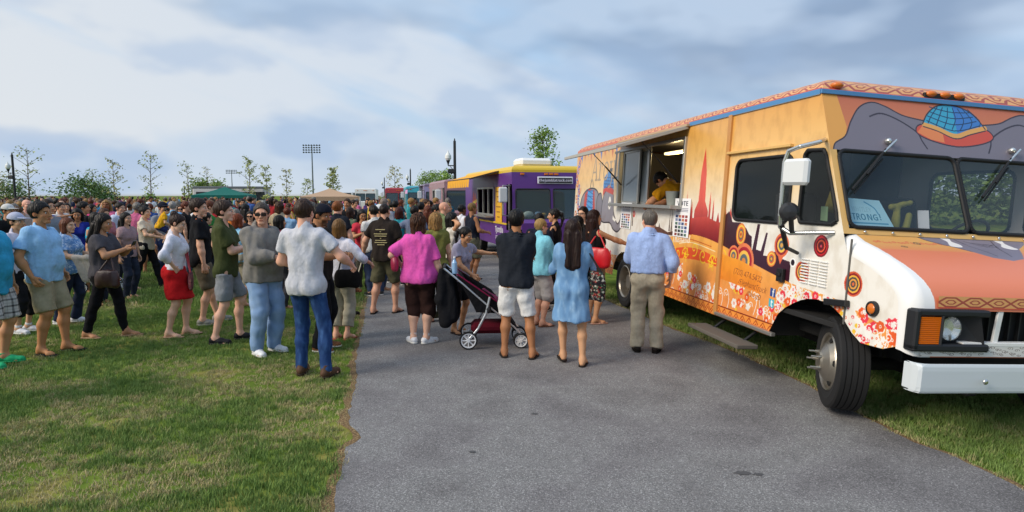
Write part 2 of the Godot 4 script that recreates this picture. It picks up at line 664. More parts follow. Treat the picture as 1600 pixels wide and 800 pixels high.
	for q in [[Vector2(-0.56, 1.2), 0.2], [Vector2(-0.78, 1.24), 0.12]]:
		p.rings(q[0], q[1], ["e88050", "a82030", "f2c050", "5a6a70", "e08a40"])
	p.poly([Vector2(-1.1, 1.24), Vector2(-0.59, 1.2), Vector2(-0.2, 1.12), Vector2(-0.2, 0.9), Vector2(-1.1, 0.95)], Color("ee8a30"), Color("f2a032"), 0.9, 1.25)
	p.poly([Vector2(0.0, 1.42), Vector2(0.1, 1.24), Vector2(0.2, 1.42)], Color("e06a3c"))
	p.rings(Vector2(0.1, 1.43), 0.12, ["e06a3c", "8c1c24", "f0c048", "4a5a62", "d8a048"])
	p.rings(Vector2(-0.05, 1.28), 0.08, ["e8843c", "f2c84c", "e06030", "6a6a5a", "f0a030"])
	p.rings(Vector2(0.45, 1.21), 0.1, dull)
	for k in 5:
		p.poly([Vector2(0.5, 1.14 + k * 0.03), Vector2(0.56, 1.155 + k * 0.03), Vector2(0.5, 1.17 + k * 0.03)], Color("c83828"))
	p.rings(Vector2(0.3, 1.28), 0.045, ["ffffff", "201018", "201018"])
	p.rings(Vector2(0.68, 1.47), 0.1, ["7c1420", "c82830", "5a1018", "e8603c", "7c1420", "5a1418", "d84860"])
	p.rings(Vector2(1.12, 1.19), 0.105, ["d8603c", "8c1c24", "f0b848", "4a4a4a", "e8a048", "4a4a4a", "e06a3c"])
	# elephant at the back, with a blue blanket and a cap
	var grey := Color("8b8790")
	var ink := Color("2e2a30")
	var body := p.smooth([Vector2(-7.15, 1.2), Vector2(-7.2, 1.6), Vector2(-7.0, 1.92), Vector2(-6.5, 2.06), Vector2(-6.0, 2.0), Vector2(-5.8, 1.7), Vector2(-5.75, 1.2)])
	p.poly(body, grey)
	p.line(body, 0.03, ink)
	p.poly([Vector2(-6.95, 1.2), Vector2(-6.85, 1.95), Vector2(-6.6, 2.05), Vector2(-6.2, 2.02), Vector2(-6.0, 1.2)], Color("c8402c"))
	p.poly([Vector2(-6.75, 1.3), Vector2(-6.65, 2.02), Vector2(-6.3, 2.03), Vector2(-6.2, 1.3)], Color("4a9ad8"))
	for k in 7:
		p.line([Vector2(-6.74, 1.35 + k * 0.11), Vector2(-6.22, 1.25 + k * 0.11 + 0.1)], 0.014, Color("1c4a8a"))
		p.line([Vector2(-6.74, 1.45 + k * 0.1), Vector2(-6.22, 1.33 + k * 0.1)], 0.014, Color("1c4a8a"))
	var ear := p.smooth([Vector2(-5.95, 1.4), Vector2(-6.0, 1.85), Vector2(-5.75, 1.95), Vector2(-5.6, 1.6), Vector2(-5.7, 1.35)], true)
	p.poly(ear, Color("7c7882"))
	p.line(ear, 0.026, ink)
	var face := p.smooth([Vector2(-5.65, 1.45), Vector2(-5.6, 1.9), Vector2(-5.3, 2.05), Vector2(-5.05, 1.95), Vector2(-4.98, 1.65), Vector2(-4.85, 1.5), Vector2(-4.72, 1.42), Vector2(-4.6, 1.5), Vector2(-4.58, 1.58), Vector2(-4.5, 1.5), Vector2(-4.55, 1.36), Vector2(-4.72, 1.28), Vector2(-4.95, 1.32), Vector2(-5.15, 1.42)], true)
	p.poly(face, grey)
	p.line(face, 0.026, ink)
	p.poly([Vector2(-5.0, 1.56), Vector2(-4.86, 1.5), Vector2(-4.72, 1.56), Vector2(-4.86, 1.45), Vector2(-5.0, 1.49)], Color("f4f0e8"))
	p.disc(Vector2(-5.22, 1.78), 0.075, Color("f4f0e8"), 1.6)
	p.disc(Vector2(-5.2, 1.76), 0.035, ink, 1.5)
	p.poly([Vector2(-5.66, 1.9), Vector2(-5.5, 2.0), Vector2(-5.05, 1.93), Vector2(-5.02, 2.02), Vector2(-5.3, 2.12), Vector2(-5.64, 2.05)], Color("c8402c"))
	p.poly(p.smooth([Vector2(-5.62, 2.05), Vector2(-5.6, 2.25), Vector2(-5.35, 2.36), Vector2(-5.1, 2.22), Vector2(-5.05, 2.03), Vector2(-5.3, 2.11)], true), Color("3f86c8"))
	for k in 4:
		p.line([Vector2(-5.6, 2.08 + k * 0.06), Vector2(-5.08, 2.06 + k * 0.06)], 0.014, Color("1c3a7a"))
		p.line([Vector2(-5.52 + k * 0.12, 2.08), Vector2(-5.45 + k * 0.1, 2.33)], 0.014, Color("1c3a7a"))
	p.curve([Vector2(-6.5, 2.05), Vector2(-6.44, 2.2), Vector2(-6.36, 2.22), Vector2(-6.3, 2.1)], 0.03, ink)
	# scrolls in blue and rust at the very back and under the eaves
	for i in 26:
		var c := Vector2(-7.55 + seeds.randf() * 0.3, 0.75 + i * 0.085)
		p.curl(c, 0.1, 0.035, Color("3c5cc0") if i % 2 == 0 else Color("d8702c"), i * 1.3, 1.0 if i % 3 else -1.0)
	for i in 12:
		p.poly([Vector2(-7.3 + i * 0.22, 2.82), Vector2(-7.15 + i * 0.22, 2.82), Vector2(-7.2 + i * 0.22, 2.6 + (i % 3) * 0.06)], Color("4a6ab8") if i % 2 == 0 else Color("cc6a30"))
	# writing
	p.write(lettering("Aroy", 0.62, false, true), Vector2(-5.75, 2.42), Color("a89070"), 0.1)
	p.write(lettering("-D", 0.66, true, true), Vector2(-5.0, 2.44), Color("4a4238"), 0.1)
	p.write(lettering("(720) 474.5432", 0.085), Vector2(-0.46, 1.06), Color("8a4a2c"), 0.15, -0.06)
	p.write(lettering("/ElephantTruck", 0.08), Vector2(-0.36, 0.955), Color("8a4a2c"), 0.3, -0.06)
	p.write(lettering("@aroyD", 0.075), Vector2(-0.31, 0.86), Color("8a4a2c"), 0.3, -0.06)
	p.write(lettering("Thailand", 0.13, true), Vector2(-2.15, 1.33), Color("f4ead8"), 0.2, 0.05)
	p.poly([Vector2(-0.02, 0.99), Vector2(0.07, 0.985), Vector2(0.07, 0.9), Vector2(-0.02, 0.905)], Color("2c4c94"))
	p.write(lettering("f", 0.1, true), Vector2(0.03, 0.94), Color("f4f4f4"))
	p.poly([Vector2(-0.03, 0.88), Vector2(0.06, 0.875), Vector2(0.06, 0.79), Vector2(-0.03, 0.795)], Color("4cb4c8"))
	p.write(lettering("t", 0.1, true), Vector2(0.02, 0.835), Color("f4f4f4"))
	# the little market under the counter
	for q in [[-4.0, 0.5, 0.02], [-3.2, 0.16, 0.05], [-3.05, 0.12, 0.03], [-2.9, 0.1, 0.04], [-2.55, 0.3, 0.02], [-2.48, 0.36, 0.02]]:
		p.poly([Vector2(q[0] - q[2], 1.42), Vector2(q[0], 1.42 + q[1]), Vector2(q[0] + q[2], 1.42)], Color("4a2c20"))
	p.poly([Vector2(-3.4, 1.36), Vector2(-3.2, 1.45), Vector2(-2.9, 1.46), Vector2(-2.6, 1.4), Vector2(-2.3, 1.44), Vector2(-2.25, 1.36)], Color("5a3424"))
	p.flower(Vector2(-3.95, 1.62), 0.06, 6, Color("d84c3c"), Color("f0e8d8"))
	return p.texture()


func header_livery() -> Texture2D:      # the panel over the windscreen: across (x) and up (y)
	var p := Paint.new(0.0, 2.9, 2.54, 0.64, 330.0, Color("cf7d52"))
	p.poly([Vector2(0, 2.9), Vector2(2.54, 2.9), Vector2(2.54, 2.2), Vector2(0, 2.2)], Color("d68a52"), Color("c06c50"), 2.3, 2.85)
	p.poly([Vector2(0, 2.9), Vector2(0.14, 2.9), Vector2(0.2, 2.55), Vector2(0.1, 2.2), Vector2(0, 2.2)], Color("dfa050"))
	var grey := Color("76717e")
	var ink := Color("37323e")
	for m in [1.0, -1.0]:
		var x := func(a: float) -> float: return a if m > 0.0 else 2.66 - a
		var ear := p.smooth([Vector2(x.call(0.02), 2.26), Vector2(x.call(0.05), 2.38), Vector2(x.call(0.17), 2.46), Vector2(x.call(0.25), 2.6), Vector2(x.call(0.36), 2.74), Vector2(x.call(0.5), 2.8), Vector2(x.call(0.64), 2.77), Vector2(x.call(0.8), 2.7), Vector2(x.call(0.98), 2.67), Vector2(x.call(1.1), 2.66)])
		p.poly(ear + [Vector2(x.call(1.34), 2.66), Vector2(x.call(1.34), 2.2), Vector2(x.call(0.02), 2.2)], grey)
		p.line(ear, 0.012, ink)
		p.curve([Vector2(x.call(0.45), 2.66), Vector2(x.call(0.58), 2.7), Vector2(x.call(0.75), 2.65), Vector2(x.call(0.92), 2.55), Vector2(x.call(0.96), 2.47), Vector2(x.call(1.0), 2.4)], 0.014, ink)
	var brim := p.smooth([Vector2(0.92, 2.55), Vector2(1.0, 2.63), Vector2(1.33, 2.58), Vector2(1.66, 2.63), Vector2(1.75, 2.55), Vector2(1.6, 2.48), Vector2(1.33, 2.44), Vector2(1.06, 2.48)], true)
	p.poly(brim, Color("c9503f"))
	p.poly([Vector2(0.93, 2.55), Vector2(1.0, 2.62), Vector2(1.2, 2.58), Vector2(1.2, 2.47), Vector2(1.06, 2.49)], Color("dc8350"))
	p.line(brim, 0.012, ink)
	var dome := p.smooth([Vector2(1.0, 2.63), Vector2(1.08, 2.74), Vector2(1.2, 2.82), Vector2(1.36, 2.84), Vector2(1.52, 2.8), Vector2(1.62, 2.72), Vector2(1.68, 2.63)])
	p.poly(dome + [Vector2(1.33, 2.54)], Color("3a9dc0"))
	p.poly([Vector2(1.36, 2.84), Vector2(1.52, 2.8), Vector2(1.62, 2.72), Vector2(1.68, 2.63), Vector2(1.36, 2.55)], Color("3d78c0"))
	for k in 7:
		p.curve([Vector2(1.04 + k * 0.09, 2.6), Vector2(1.1 + k * 0.09, 2.7), Vector2(1.2 + k * 0.055, 2.81)], 0.009, Color("1d3a5c"))
	for k in 4:
		p.curve([Vector2(1.05 + k * 0.02, 2.67 + k * 0.045), Vector2(1.33, 2.59 + k * 0.06), Vector2(1.63 - k * 0.03, 2.66 + k * 0.04)], 0.009, Color("1d3a5c"))
	p.curve([Vector2(1.0, 2.63), Vector2(1.15, 2.6), Vector2(1.33, 2.54), Vector2(1.5, 2.59), Vector2(1.68, 2.64)], 0.045, Color("d9a058"))
	p.curve([Vector2(1.0, 2.61), Vector2(1.15, 2.575), Vector2(1.33, 2.515), Vector2(1.5, 2.565), Vector2(1.68, 2.615)], 0.01, ink)
	p.line(dome, 0.012, ink)
	return p.texture()


func hood_livery() -> Texture2D:      # across (x) and down along the bonnet (y, from 1 to 0)
	var p := Paint.new(0.0, 1.0, 2.54, 1.0, 256.0, Color("e0805c"))
	p.poly([Vector2(0, 1), Vector2(2.54, 1), Vector2(2.54, 0.68), Vector2(0, 0.68)], Color("e0905a"), Color("dca45c"), 0.68, 0.85)
	for k in 16:
		p.curl(Vector2(0.22 + k * 0.045, 0.86 + 0.01 * sin(k * 2.0)), 0.022, 0.01, Color("d4694a"), k)
	p.rings(Vector2(0.62, 0.86), 0.035, ["5a4038", "d8a058", "5a4038"], 0.8)
	p.rings(Vector2(0.42, 0.76), 0.03, ["5a4038", "d8a058", "5a4038"], 0.8)
	var grey := Color("7b7686")
	var ink := Color("3a3542")
	p.poly([Vector2(0.72, 1), Vector2(0.76, 0.94), Vector2(0.92, 0.83), Vector2(1.02, 0.7), Vector2(1.12, 0.58), Vector2(1.27, 0.53), Vector2(1.42, 0.58), Vector2(1.52, 0.7), Vector2(1.62, 0.83), Vector2(1.78, 0.94), Vector2(1.82, 1)], grey)
	p.line([Vector2(0.72, 1), Vector2(0.76, 0.94), Vector2(0.92, 0.83), Vector2(1.02, 0.7)], 0.012, ink)
	for m in [1.0, -1.0]:
		var x := func(a: float) -> float: return a if m > 0.0 else 2.54 - a
		p.poly(p.smooth([Vector2(x.call(0.95), 1.0), Vector2(x.call(0.97), 0.93), Vector2(x.call(0.93), 0.83), Vector2(x.call(1.02), 0.81), Vector2(x.call(1.06), 0.87), Vector2(x.call(1.02), 0.93), Vector2(x.call(1.04), 1.0)], true), Color("e8e4e2"))
		p.curve([Vector2(x.call(1.08), 0.98), Vector2(x.call(1.15), 0.8), Vector2(x.call(1.2), 0.62)], 0.01, ink)
	for k in 5:
		p.curve([Vector2(1.15 + k * 0.05, 0.95 - k * 0.02), Vector2(1.22 + k * 0.05, 0.9), Vector2(1.3 + k * 0.03, 0.84)], 0.008, ink)
	# white wings at both sides
	for m in [1.0, -1.0]:
		var x := func(a: float) -> float: return a if m > 0.0 else 2.54 - a
		p.poly([Vector2(x.call(-0.01), 1), Vector2(x.call(0.12), 1), Vector2(x.call(0.12), 0.8), Vector2(x.call(0.13), 0.5), Vector2(x.call(0.16), 0.3), Vector2(x.call(0.2), 0.0), Vector2(x.call(-0.01), 0.0)], Color("e9e8e6"))
	return p.texture()


func band_print() -> Texture2D:      # one repeat of the woven border under the roof
	var p := Paint.new(0.0, 1.0, 2.0, 1.0, 96.0, Color("d9a064"))
	var dark := Color("a04a3c")
	for k in [0.0, 1.0]:
		p.line([Vector2(k, 0.5), Vector2(k + 0.3, 0.86), Vector2(k + 0.7, 0.86), Vector2(k + 1.0, 0.5), Vector2(k + 0.7, 0.16), Vector2(k + 0.3, 0.16), Vector2(k, 0.5)], 0.11, dark)
		p.line([Vector2(k + 0.3, 0.5), Vector2(k + 0.42, 0.66), Vector2(k + 0.6, 0.66), Vector2(k + 0.7, 0.5), Vector2(k + 0.6, 0.36), Vector2(k + 0.42, 0.36), Vector2(k + 0.3, 0.5)], 0.07, dark)
	p.poly([Vector2(0, 0.1), Vector2(2, 0.1), Vector2(2, 0.0), Vector2(0, 0.0)], Color("c8503c"))
	return p.texture()


func swirl_print() -> Texture2D:
	var p := Paint.new(0.0, 0.2, 1.2, 0.2, 320.0, Color("e2dfda"))
	for k in 60:
		p.curl(Vector2(fmod(k * 0.317, 1.2), 0.02 + fmod(k * 0.071, 0.16)), 0.018 + fmod(k * 0.013, 0.014), 0.005, Color("6a5a58"), k * 1.7, 1.0 if k % 2 else -1.0)
	return p.texture()


func poster_print() -> Texture2D:
	var p := Paint.new(0.0, 1.0, 0.6, 1.0, 220.0, Color("f2f2f4"))
	p.write(lettering("VOTE", 0.17, true), Vector2(0.3, 0.87), Color("20243c"))
	for k in 3:
		p.line([Vector2(0.08, 0.74 - k * 0.04), Vector2(0.52, 0.74 - k * 0.04)], 0.014, Color("6a6c88"))
	var cols := ["3a4a7a", "8a3c34", "4a6a5a", "c07a5a", "5a4a3a", "7a86a8", "a83c3c", "30343c"]
	for j in 6:
		for i in 4:
			p.poly([Vector2(0.07 + i * 0.12, 0.57 - j * 0.095), Vector2(0.165 + i * 0.12, 0.57 - j * 0.095), Vector2(0.165 + i * 0.12, 0.5 - j * 0.095), Vector2(0.07 + i * 0.12, 0.5 - j * 0.095)], Color(cols[(i * 3 + j * 5) % 8]))
	return p.texture()


# ---------------------------------------------------------------- smooth bodies: joined tapered capsules meshed as surface nets
class Field:
	var a := PackedVector3Array()
	var ba := PackedVector3Array()
	var inv := PackedFloat32Array()
	var r := PackedFloat32Array()
	var dr := PackedFloat32Array()
	var fl := PackedVector3Array()
	var fk := PackedFloat32Array()
	var cn := PackedVector3Array()
	var cd := PackedFloat32Array()
	var eb: Array[Basis] = []
	var oval := PackedInt32Array()
	var pn := PackedVector3Array()
	var pd := PackedFloat32Array()
	var hc := PackedVector3Array()
	var hr := PackedFloat32Array()
	var cell := 0.02
	var k := 0.03
	var noise: FastNoiseLite
	var amp := 0.0
	var squeeze := Vector3.ONE
	var where := Vector3.ZERO
	var skin := Color(0, 0, 0, 0)
	var brow := Color.BLACK
	var beard := 0.0
	var face := false
	var places := Transform3D()

	func bone(p: Vector3, q: Vector3, rp: float, rq: float, flat := Vector3.ZERO, by := 1.0) -> void:
		a.append(p)
		ba.append(q - p)
		inv.append(1.0 / maxf((q - p).length_squared(), 1e-9))
		r.append(rp)
		dr.append(rq - rp)
		fl.append(flat)
		fk.append(by - 1.0)
		cn.append(Vector3.ZERO)
		cd.append(0.0)
		eb.append(Basis())
		oval.append(0)

	func clip(n: Vector3, at: Vector3) -> void:      # cuts the last bone off beyond a plane
		cn[cn.size() - 1] = n
		cd[cd.size() - 1] = n.dot(at)

	func egg(c: Vector3, radii: Vector3, turn := Basis()) -> void:
		bone(c, c, minf(radii.x, minf(radii.y, radii.z)), 0.0)
		dr[dr.size() - 1] = maxf(radii.x, maxf(radii.y, radii.z))
		eb[eb.size() - 1] = Basis.from_scale(Vector3.ONE / radii) * turn.inverse()
		oval[oval.size() - 1] = 1

	func cut(n: Vector3, at: Vector3) -> void:
		pn.append(n)
		pd.append(n.dot(at))

	func hole(c: Vector3, rad: float) -> void:
		hc.append(c)
		hr.append(rad)

	func complexion(p: Vector3) -> Color:      # lips, eyebrows, lashes, stubble and the redder nose, cheeks and ears of a face
		var c := skin
		var x := absf(p.x)
		var red := clampf(1.0 - (Vector3(x, p.y, p.z) - Vector3(0.045, -0.03, -0.07)).length() / 0.035, 0.0, 1.0) + clampf((x - 0.068) / 0.015, 0.0, 1.0)
		c = c.lerp(Color(skin.r * 1.12, skin.g * 0.82, skin.b * 0.78), clampf(red, 0.0, 1.0) * 0.6)
		if p.z > -0.04:
			return c
		if beard > 0.0 and p.y < -0.035:
			c = c.lerp(brow, beard * clampf((-0.035 - p.y) / 0.02, 0.0, 1.0) * (0.2 if absf(p.y + 0.066) < 0.007 and x < 0.02 else 1.0))
		if absf(p.y + 0.0665) < 0.008 and x < 0.024:
			c = c.lerp(Color(skin.r * 0.75, skin.g * 0.42, skin.b * 0.42), 0.8)
		if absf(p.y - 0.021 + x * 0.1) < 0.0055 and x > 0.013 and x < 0.05:
			c = c.lerp(brow, 0.85)
		return c

	func one(i: int, p: Vector3) -> float:
		var q := p - a[i]
		if oval[i] == 1:
			return ((eb[i] * q).length() - 1.0) * r[i]
		if fk[i] != 0.0:
			q += fl[i] * (q.dot(fl[i]) * fk[i])
		var t := clampf(q.dot(ba[i]) * inv[i], 0.0, 1.0)
		var d := (q - ba[i] * t).length() - r[i] - dr[i] * t
		if cd[i] != 0.0:
			d = maxf(d, p.dot(cn[i]) - cd[i])
		return d

	func nets() -> Array:
		var lo := Vector3.ONE * 1e9
		var hi := -lo
		for i in a.size():
			var m := maxf(r[i], r[i] + dr[i])
			var e := a[i] + ba[i]
			var v := Vector3.ONE * m
			lo = lo.min(a[i] - v).min(e - v)
			hi = hi.max(a[i] + v).max(e + v)
		var h := cell
		lo -= Vector3.ONE * h * 1.5
		hi += Vector3.ONE * h * 1.5
		var bs := 5
		var bx := int(ceil((hi.x - lo.x) / (h * bs)))
		var by := int(ceil((hi.y - lo.y) / (h * bs)))
		var bz := int(ceil((hi.z - lo.z) / (h * bs)))
		var nx := bx * bs + 1
		var ny := by * bs + 1
		var nz := bz * bs + 1
		var sy := nx
		var sz := nx * ny
		var g := PackedFloat32Array()
		g.resize(nx * ny * nz)
		g.fill(1.0)
		var live := PackedInt32Array()
		var rad := h * bs * 0.87
		var np := pn.size()
		var nh := hc.size()
		for kz in bz:
			for ky in by:
				for kx in bx:
					var c := lo + Vector3(kx + 0.5, ky + 0.5, kz + 0.5) * (h * bs)
					var ids := PackedInt32Array()
					for i in a.size():
						if one(i, c) < rad * (1.0 + maxf(fk[i], 0.0)) + k:
							ids.append(i)
					if ids.is_empty():
						continue
					live.append(kx * bs + sy * ky * bs + sz * kz * bs)
					var base := kx * bs + sy * ky * bs + sz * kz * bs
					for z in bs + 1:
						for y in bs + 1:
							var at := base + z * sz + y * sy
							var p := lo + Vector3(kx * bs, ky * bs + y, kz * bs + z) * h
							for x in bs + 1:
								var d := 1.0
								for i in ids:
									var q := p - a[i]
									var e: float
									if oval[i] == 1:
										e = ((eb[i] * q).length() - 1.0) * r[i]
									else:
										if fk[i] != 0.0:
											q += fl[i] * (q.dot(fl[i]) * fk[i])
										var t := clampf(q.dot(ba[i]) * inv[i], 0.0, 1.0)
										e = (q - ba[i] * t).length() - r[i] - dr[i] * t
										if cd[i] != 0.0:
											e = maxf(e, p.dot(cn[i]) - cd[i])
									var w := k - absf(d - e)
									d = minf(d, e)
									if w > 0.0:
										d -= w * w / (4.0 * k)
								for i in np:
									d = maxf(d, p.dot(pn[i]) - pd[i])
								for i in nh:
									d = maxf(d, hr[i] - (p - hc[i]).length())
								g[at + x] = d
								p.x += h
		var id := PackedInt32Array()
		id.resize(g.size())
		id.fill(-1)
		var vs := PackedVector3Array()
		var ns := PackedVector3Array()
		var cells := PackedInt32Array()
		for base in live:
			for z in bs:
				for y in bs:
					var o := base + z * sz + y * sy
					for x in bs:
						var i0 := o + x
						var d0 := g[i0]
						var d1 := g[i0 + 1]
						var d2 := g[i0 + sy]
						var d3 := g[i0 + sy + 1]
						var d4 := g[i0 + sz]
						var d5 := g[i0 + sz + 1]
						var d6 := g[i0 + sz + sy]
						var d7 := g[i0 + sz + sy + 1]
						var most := maxf(maxf(maxf(d0, d1), maxf(d2, d3)), maxf(maxf(d4, d5), maxf(d6, d7)))
						if most < 0.0:
							continue
						var least := minf(minf(minf(d0, d1), minf(d2, d3)), minf(minf(d4, d5), minf(d6, d7)))
						if least >= 0.0:
							continue
						var s := Vector3.ZERO
						var n := 0
						if (d0 < 0.0) != (d1 < 0.0):
							s += Vector3(d0 / (d0 - d1), 0, 0)
							n += 1
						if (d2 < 0.0) != (d3 < 0.0):
							s += Vector3(d2 / (d2 - d3), 1, 0)
							n += 1
						if (d4 < 0.0) != (d5 < 0.0):
							s += Vector3(d4 / (d4 - d5), 0, 1)
							n += 1
						if (d6 < 0.0) != (d7 < 0.0):
							s += Vector3(d6 / (d6 - d7), 1, 1)
							n += 1
						if (d0 < 0.0) != (d2 < 0.0):
							s += Vector3(0, d0 / (d0 - d2), 0)
							n += 1
						if (d1 < 0.0) != (d3 < 0.0):
							s += Vector3(1, d1 / (d1 - d3), 0)
							n += 1
						if (d4 < 0.0) != (d6 < 0.0):
							s += Vector3(0, d4 / (d4 - d6), 1)
							n += 1
						if (d5 < 0.0) != (d7 < 0.0):
							s += Vector3(1, d5 / (d5 - d7), 1)
							n += 1
						if (d0 < 0.0) != (d4 < 0.0):
							s += Vector3(0, 0, d0 / (d0 - d4))
							n += 1
						if (d1 < 0.0) != (d5 < 0.0):
							s += Vector3(1, 0, d1 / (d1 - d5))
							n += 1
						if (d2 < 0.0) != (d6 < 0.0):
							s += Vector3(0, 1, d2 / (d2 - d6))
							n += 1
						if (d3 < 0.0) != (d7 < 0.0):
							s += Vector3(1, 1, d3 / (d3 - d7))
							n += 1
						var cx := i0 % nx
						var cy := (i0 / nx) % ny
						var cz := i0 / sz
						id[i0] = vs.size()
						cells.append(i0)
						vs.append(lo + (Vector3(cx, cy, cz) + s / n) * h)
						ns.append(Vector3(d1 + d3 + d5 + d7 - d0 - d2 - d4 - d6, d2 + d3 + d6 + d7 - d0 - d1 - d4 - d5, d4 + d5 + d6 + d7 - d0 - d1 - d2 - d3).normalized())
		var ix := PackedInt32Array()
		for i0 in cells:
			var inside := g[i0] < 0.0
			for axis in 3:
				var step: int = 1 if axis == 0 else sy if axis == 1 else sz
				if inside == (g[i0 + step] < 0.0):
					continue
				var u: int = sy if axis == 0 else sz if axis == 1 else 1
				var w: int = sz if axis == 0 else 1 if axis == 1 else sy
				var v0 := id[i0]
				var v1 := id[i0 - u]
				var v2 := id[i0 - u - w]
				var v3 := id[i0 - w]
				if v1 < 0 or v2 < 0 or v3 < 0:
					continue
				if inside:
					ix.append_array([v0, v2, v1, v0, v3, v2])
				else:
					ix.append_array([v0, v1, v2, v0, v2, v3])
		if amp > 0.0:
			var e := 0.004
			for i in vs.size():
				var p := vs[i] * squeeze + where
				var n := ns[i]
				var v := noise.get_noise_3dv(p)
				var grad := Vector3(noise.get_noise_3dv(p + Vector3(e, 0, 0) * squeeze) - v, noise.get_noise_3dv(p + Vector3(0, e, 0) * squeeze) - v, noise.get_noise_3dv(p + Vector3(0, 0, e) * squeeze) - v) / e
				grad -= n * n.dot(grad)
				vs[i] += n * (v * amp)
				ns[i] = (n - grad * amp).normalized()
		var cs := PackedColorArray()
		if skin.a > 0.0:
			cs.resize(vs.size())
			cs.fill(skin)
			if face:
				for i in vs.size():
					cs[i] = complexion(vs[i])
		for i in vs.size():
			vs[i] = places * vs[i]
			ns[i] = places.basis * ns[i]
		return [vs, ns, ix, cs]


func net_mesh(nets: Array) -> ArrayMesh:
	var vs := PackedVector3Array()
	var ns := PackedVector3Array()
	var ix := PackedInt32Array()
	var cs := PackedColorArray()
	var tinted := false
	for n in nets:
		tinted = tinted or n[3].size() > 0
	for n in nets:
		var first := vs.size()
		vs.append_array(n[0])
		ns.append_array(n[1])
		for i in n[2]:
			ix.append(first + i)
		if tinted:
			var c: PackedColorArray = n[3]
			if c.is_empty():
				c.resize(n[0].size())
				c.fill(Color.WHITE)
			cs.append_array(c)
	var m := ArrayMesh.new()
	if vs.is_empty():
		return m
	var arrays := []
	arrays.resize(Mesh.ARRAY_MAX)
	arrays[Mesh.ARRAY_VERTEX] = vs
	arrays[Mesh.ARRAY_NORMAL] = ns
	arrays[Mesh.ARRAY_INDEX] = ix
	if tinted:
		arrays[Mesh.ARRAY_COLOR] = cs
	m.add_surface_from_arrays(Mesh.PRIMITIVE_TRIANGLES, arrays)
	return m


# ---------------------------------------------------------------- ground, path, verge, grass
func sheet_between(xa: Callable, xb: Callable, zs: Array, n: int, high: float, uvs := false) -> Mesh:
	var st := mb()
	for k in zs.size() - 1:
		for i in n:
			var p := []
			for w in [[k, i], [k + 1, i], [k + 1, i + 1], [k, i + 1]]:
				var z: float = zs[w[0]]
				var a: float = xa.call(z)
				var b: float = xb.call(z)
				var t: float = float(w[1]) / n
				var x := lerpf(a, b, t)
				p.append(Vector3(x, lift(x, z) + high, z))
			quad(st, p[3], p[2], p[1], p[0])
	return st.commit()


var ragged: FastNoiseLite


func left_edge(z: float) -> float:
	var x := edge(LEFT_EDGE, z) + ragged.get_noise_2d(z * 9.0, 3.0) * 0.04 + ragged.get_noise_2d(z * 2.0, 9.0) * 0.05
	if z > -4.95 and z < -4.5:      # a bite out of the asphalt
		x += 0.13 * sin(PI * (z + 4.95) / 0.45)
	return x


func right_edge(z: float) -> float:
	return edge(RIGHT_EDGE, z) + ragged.get_noise_2d(z * 9.0, 33.0) * 0.025 + ragged.get_noise_2d(z * 2.0, 39.0) * 0.05


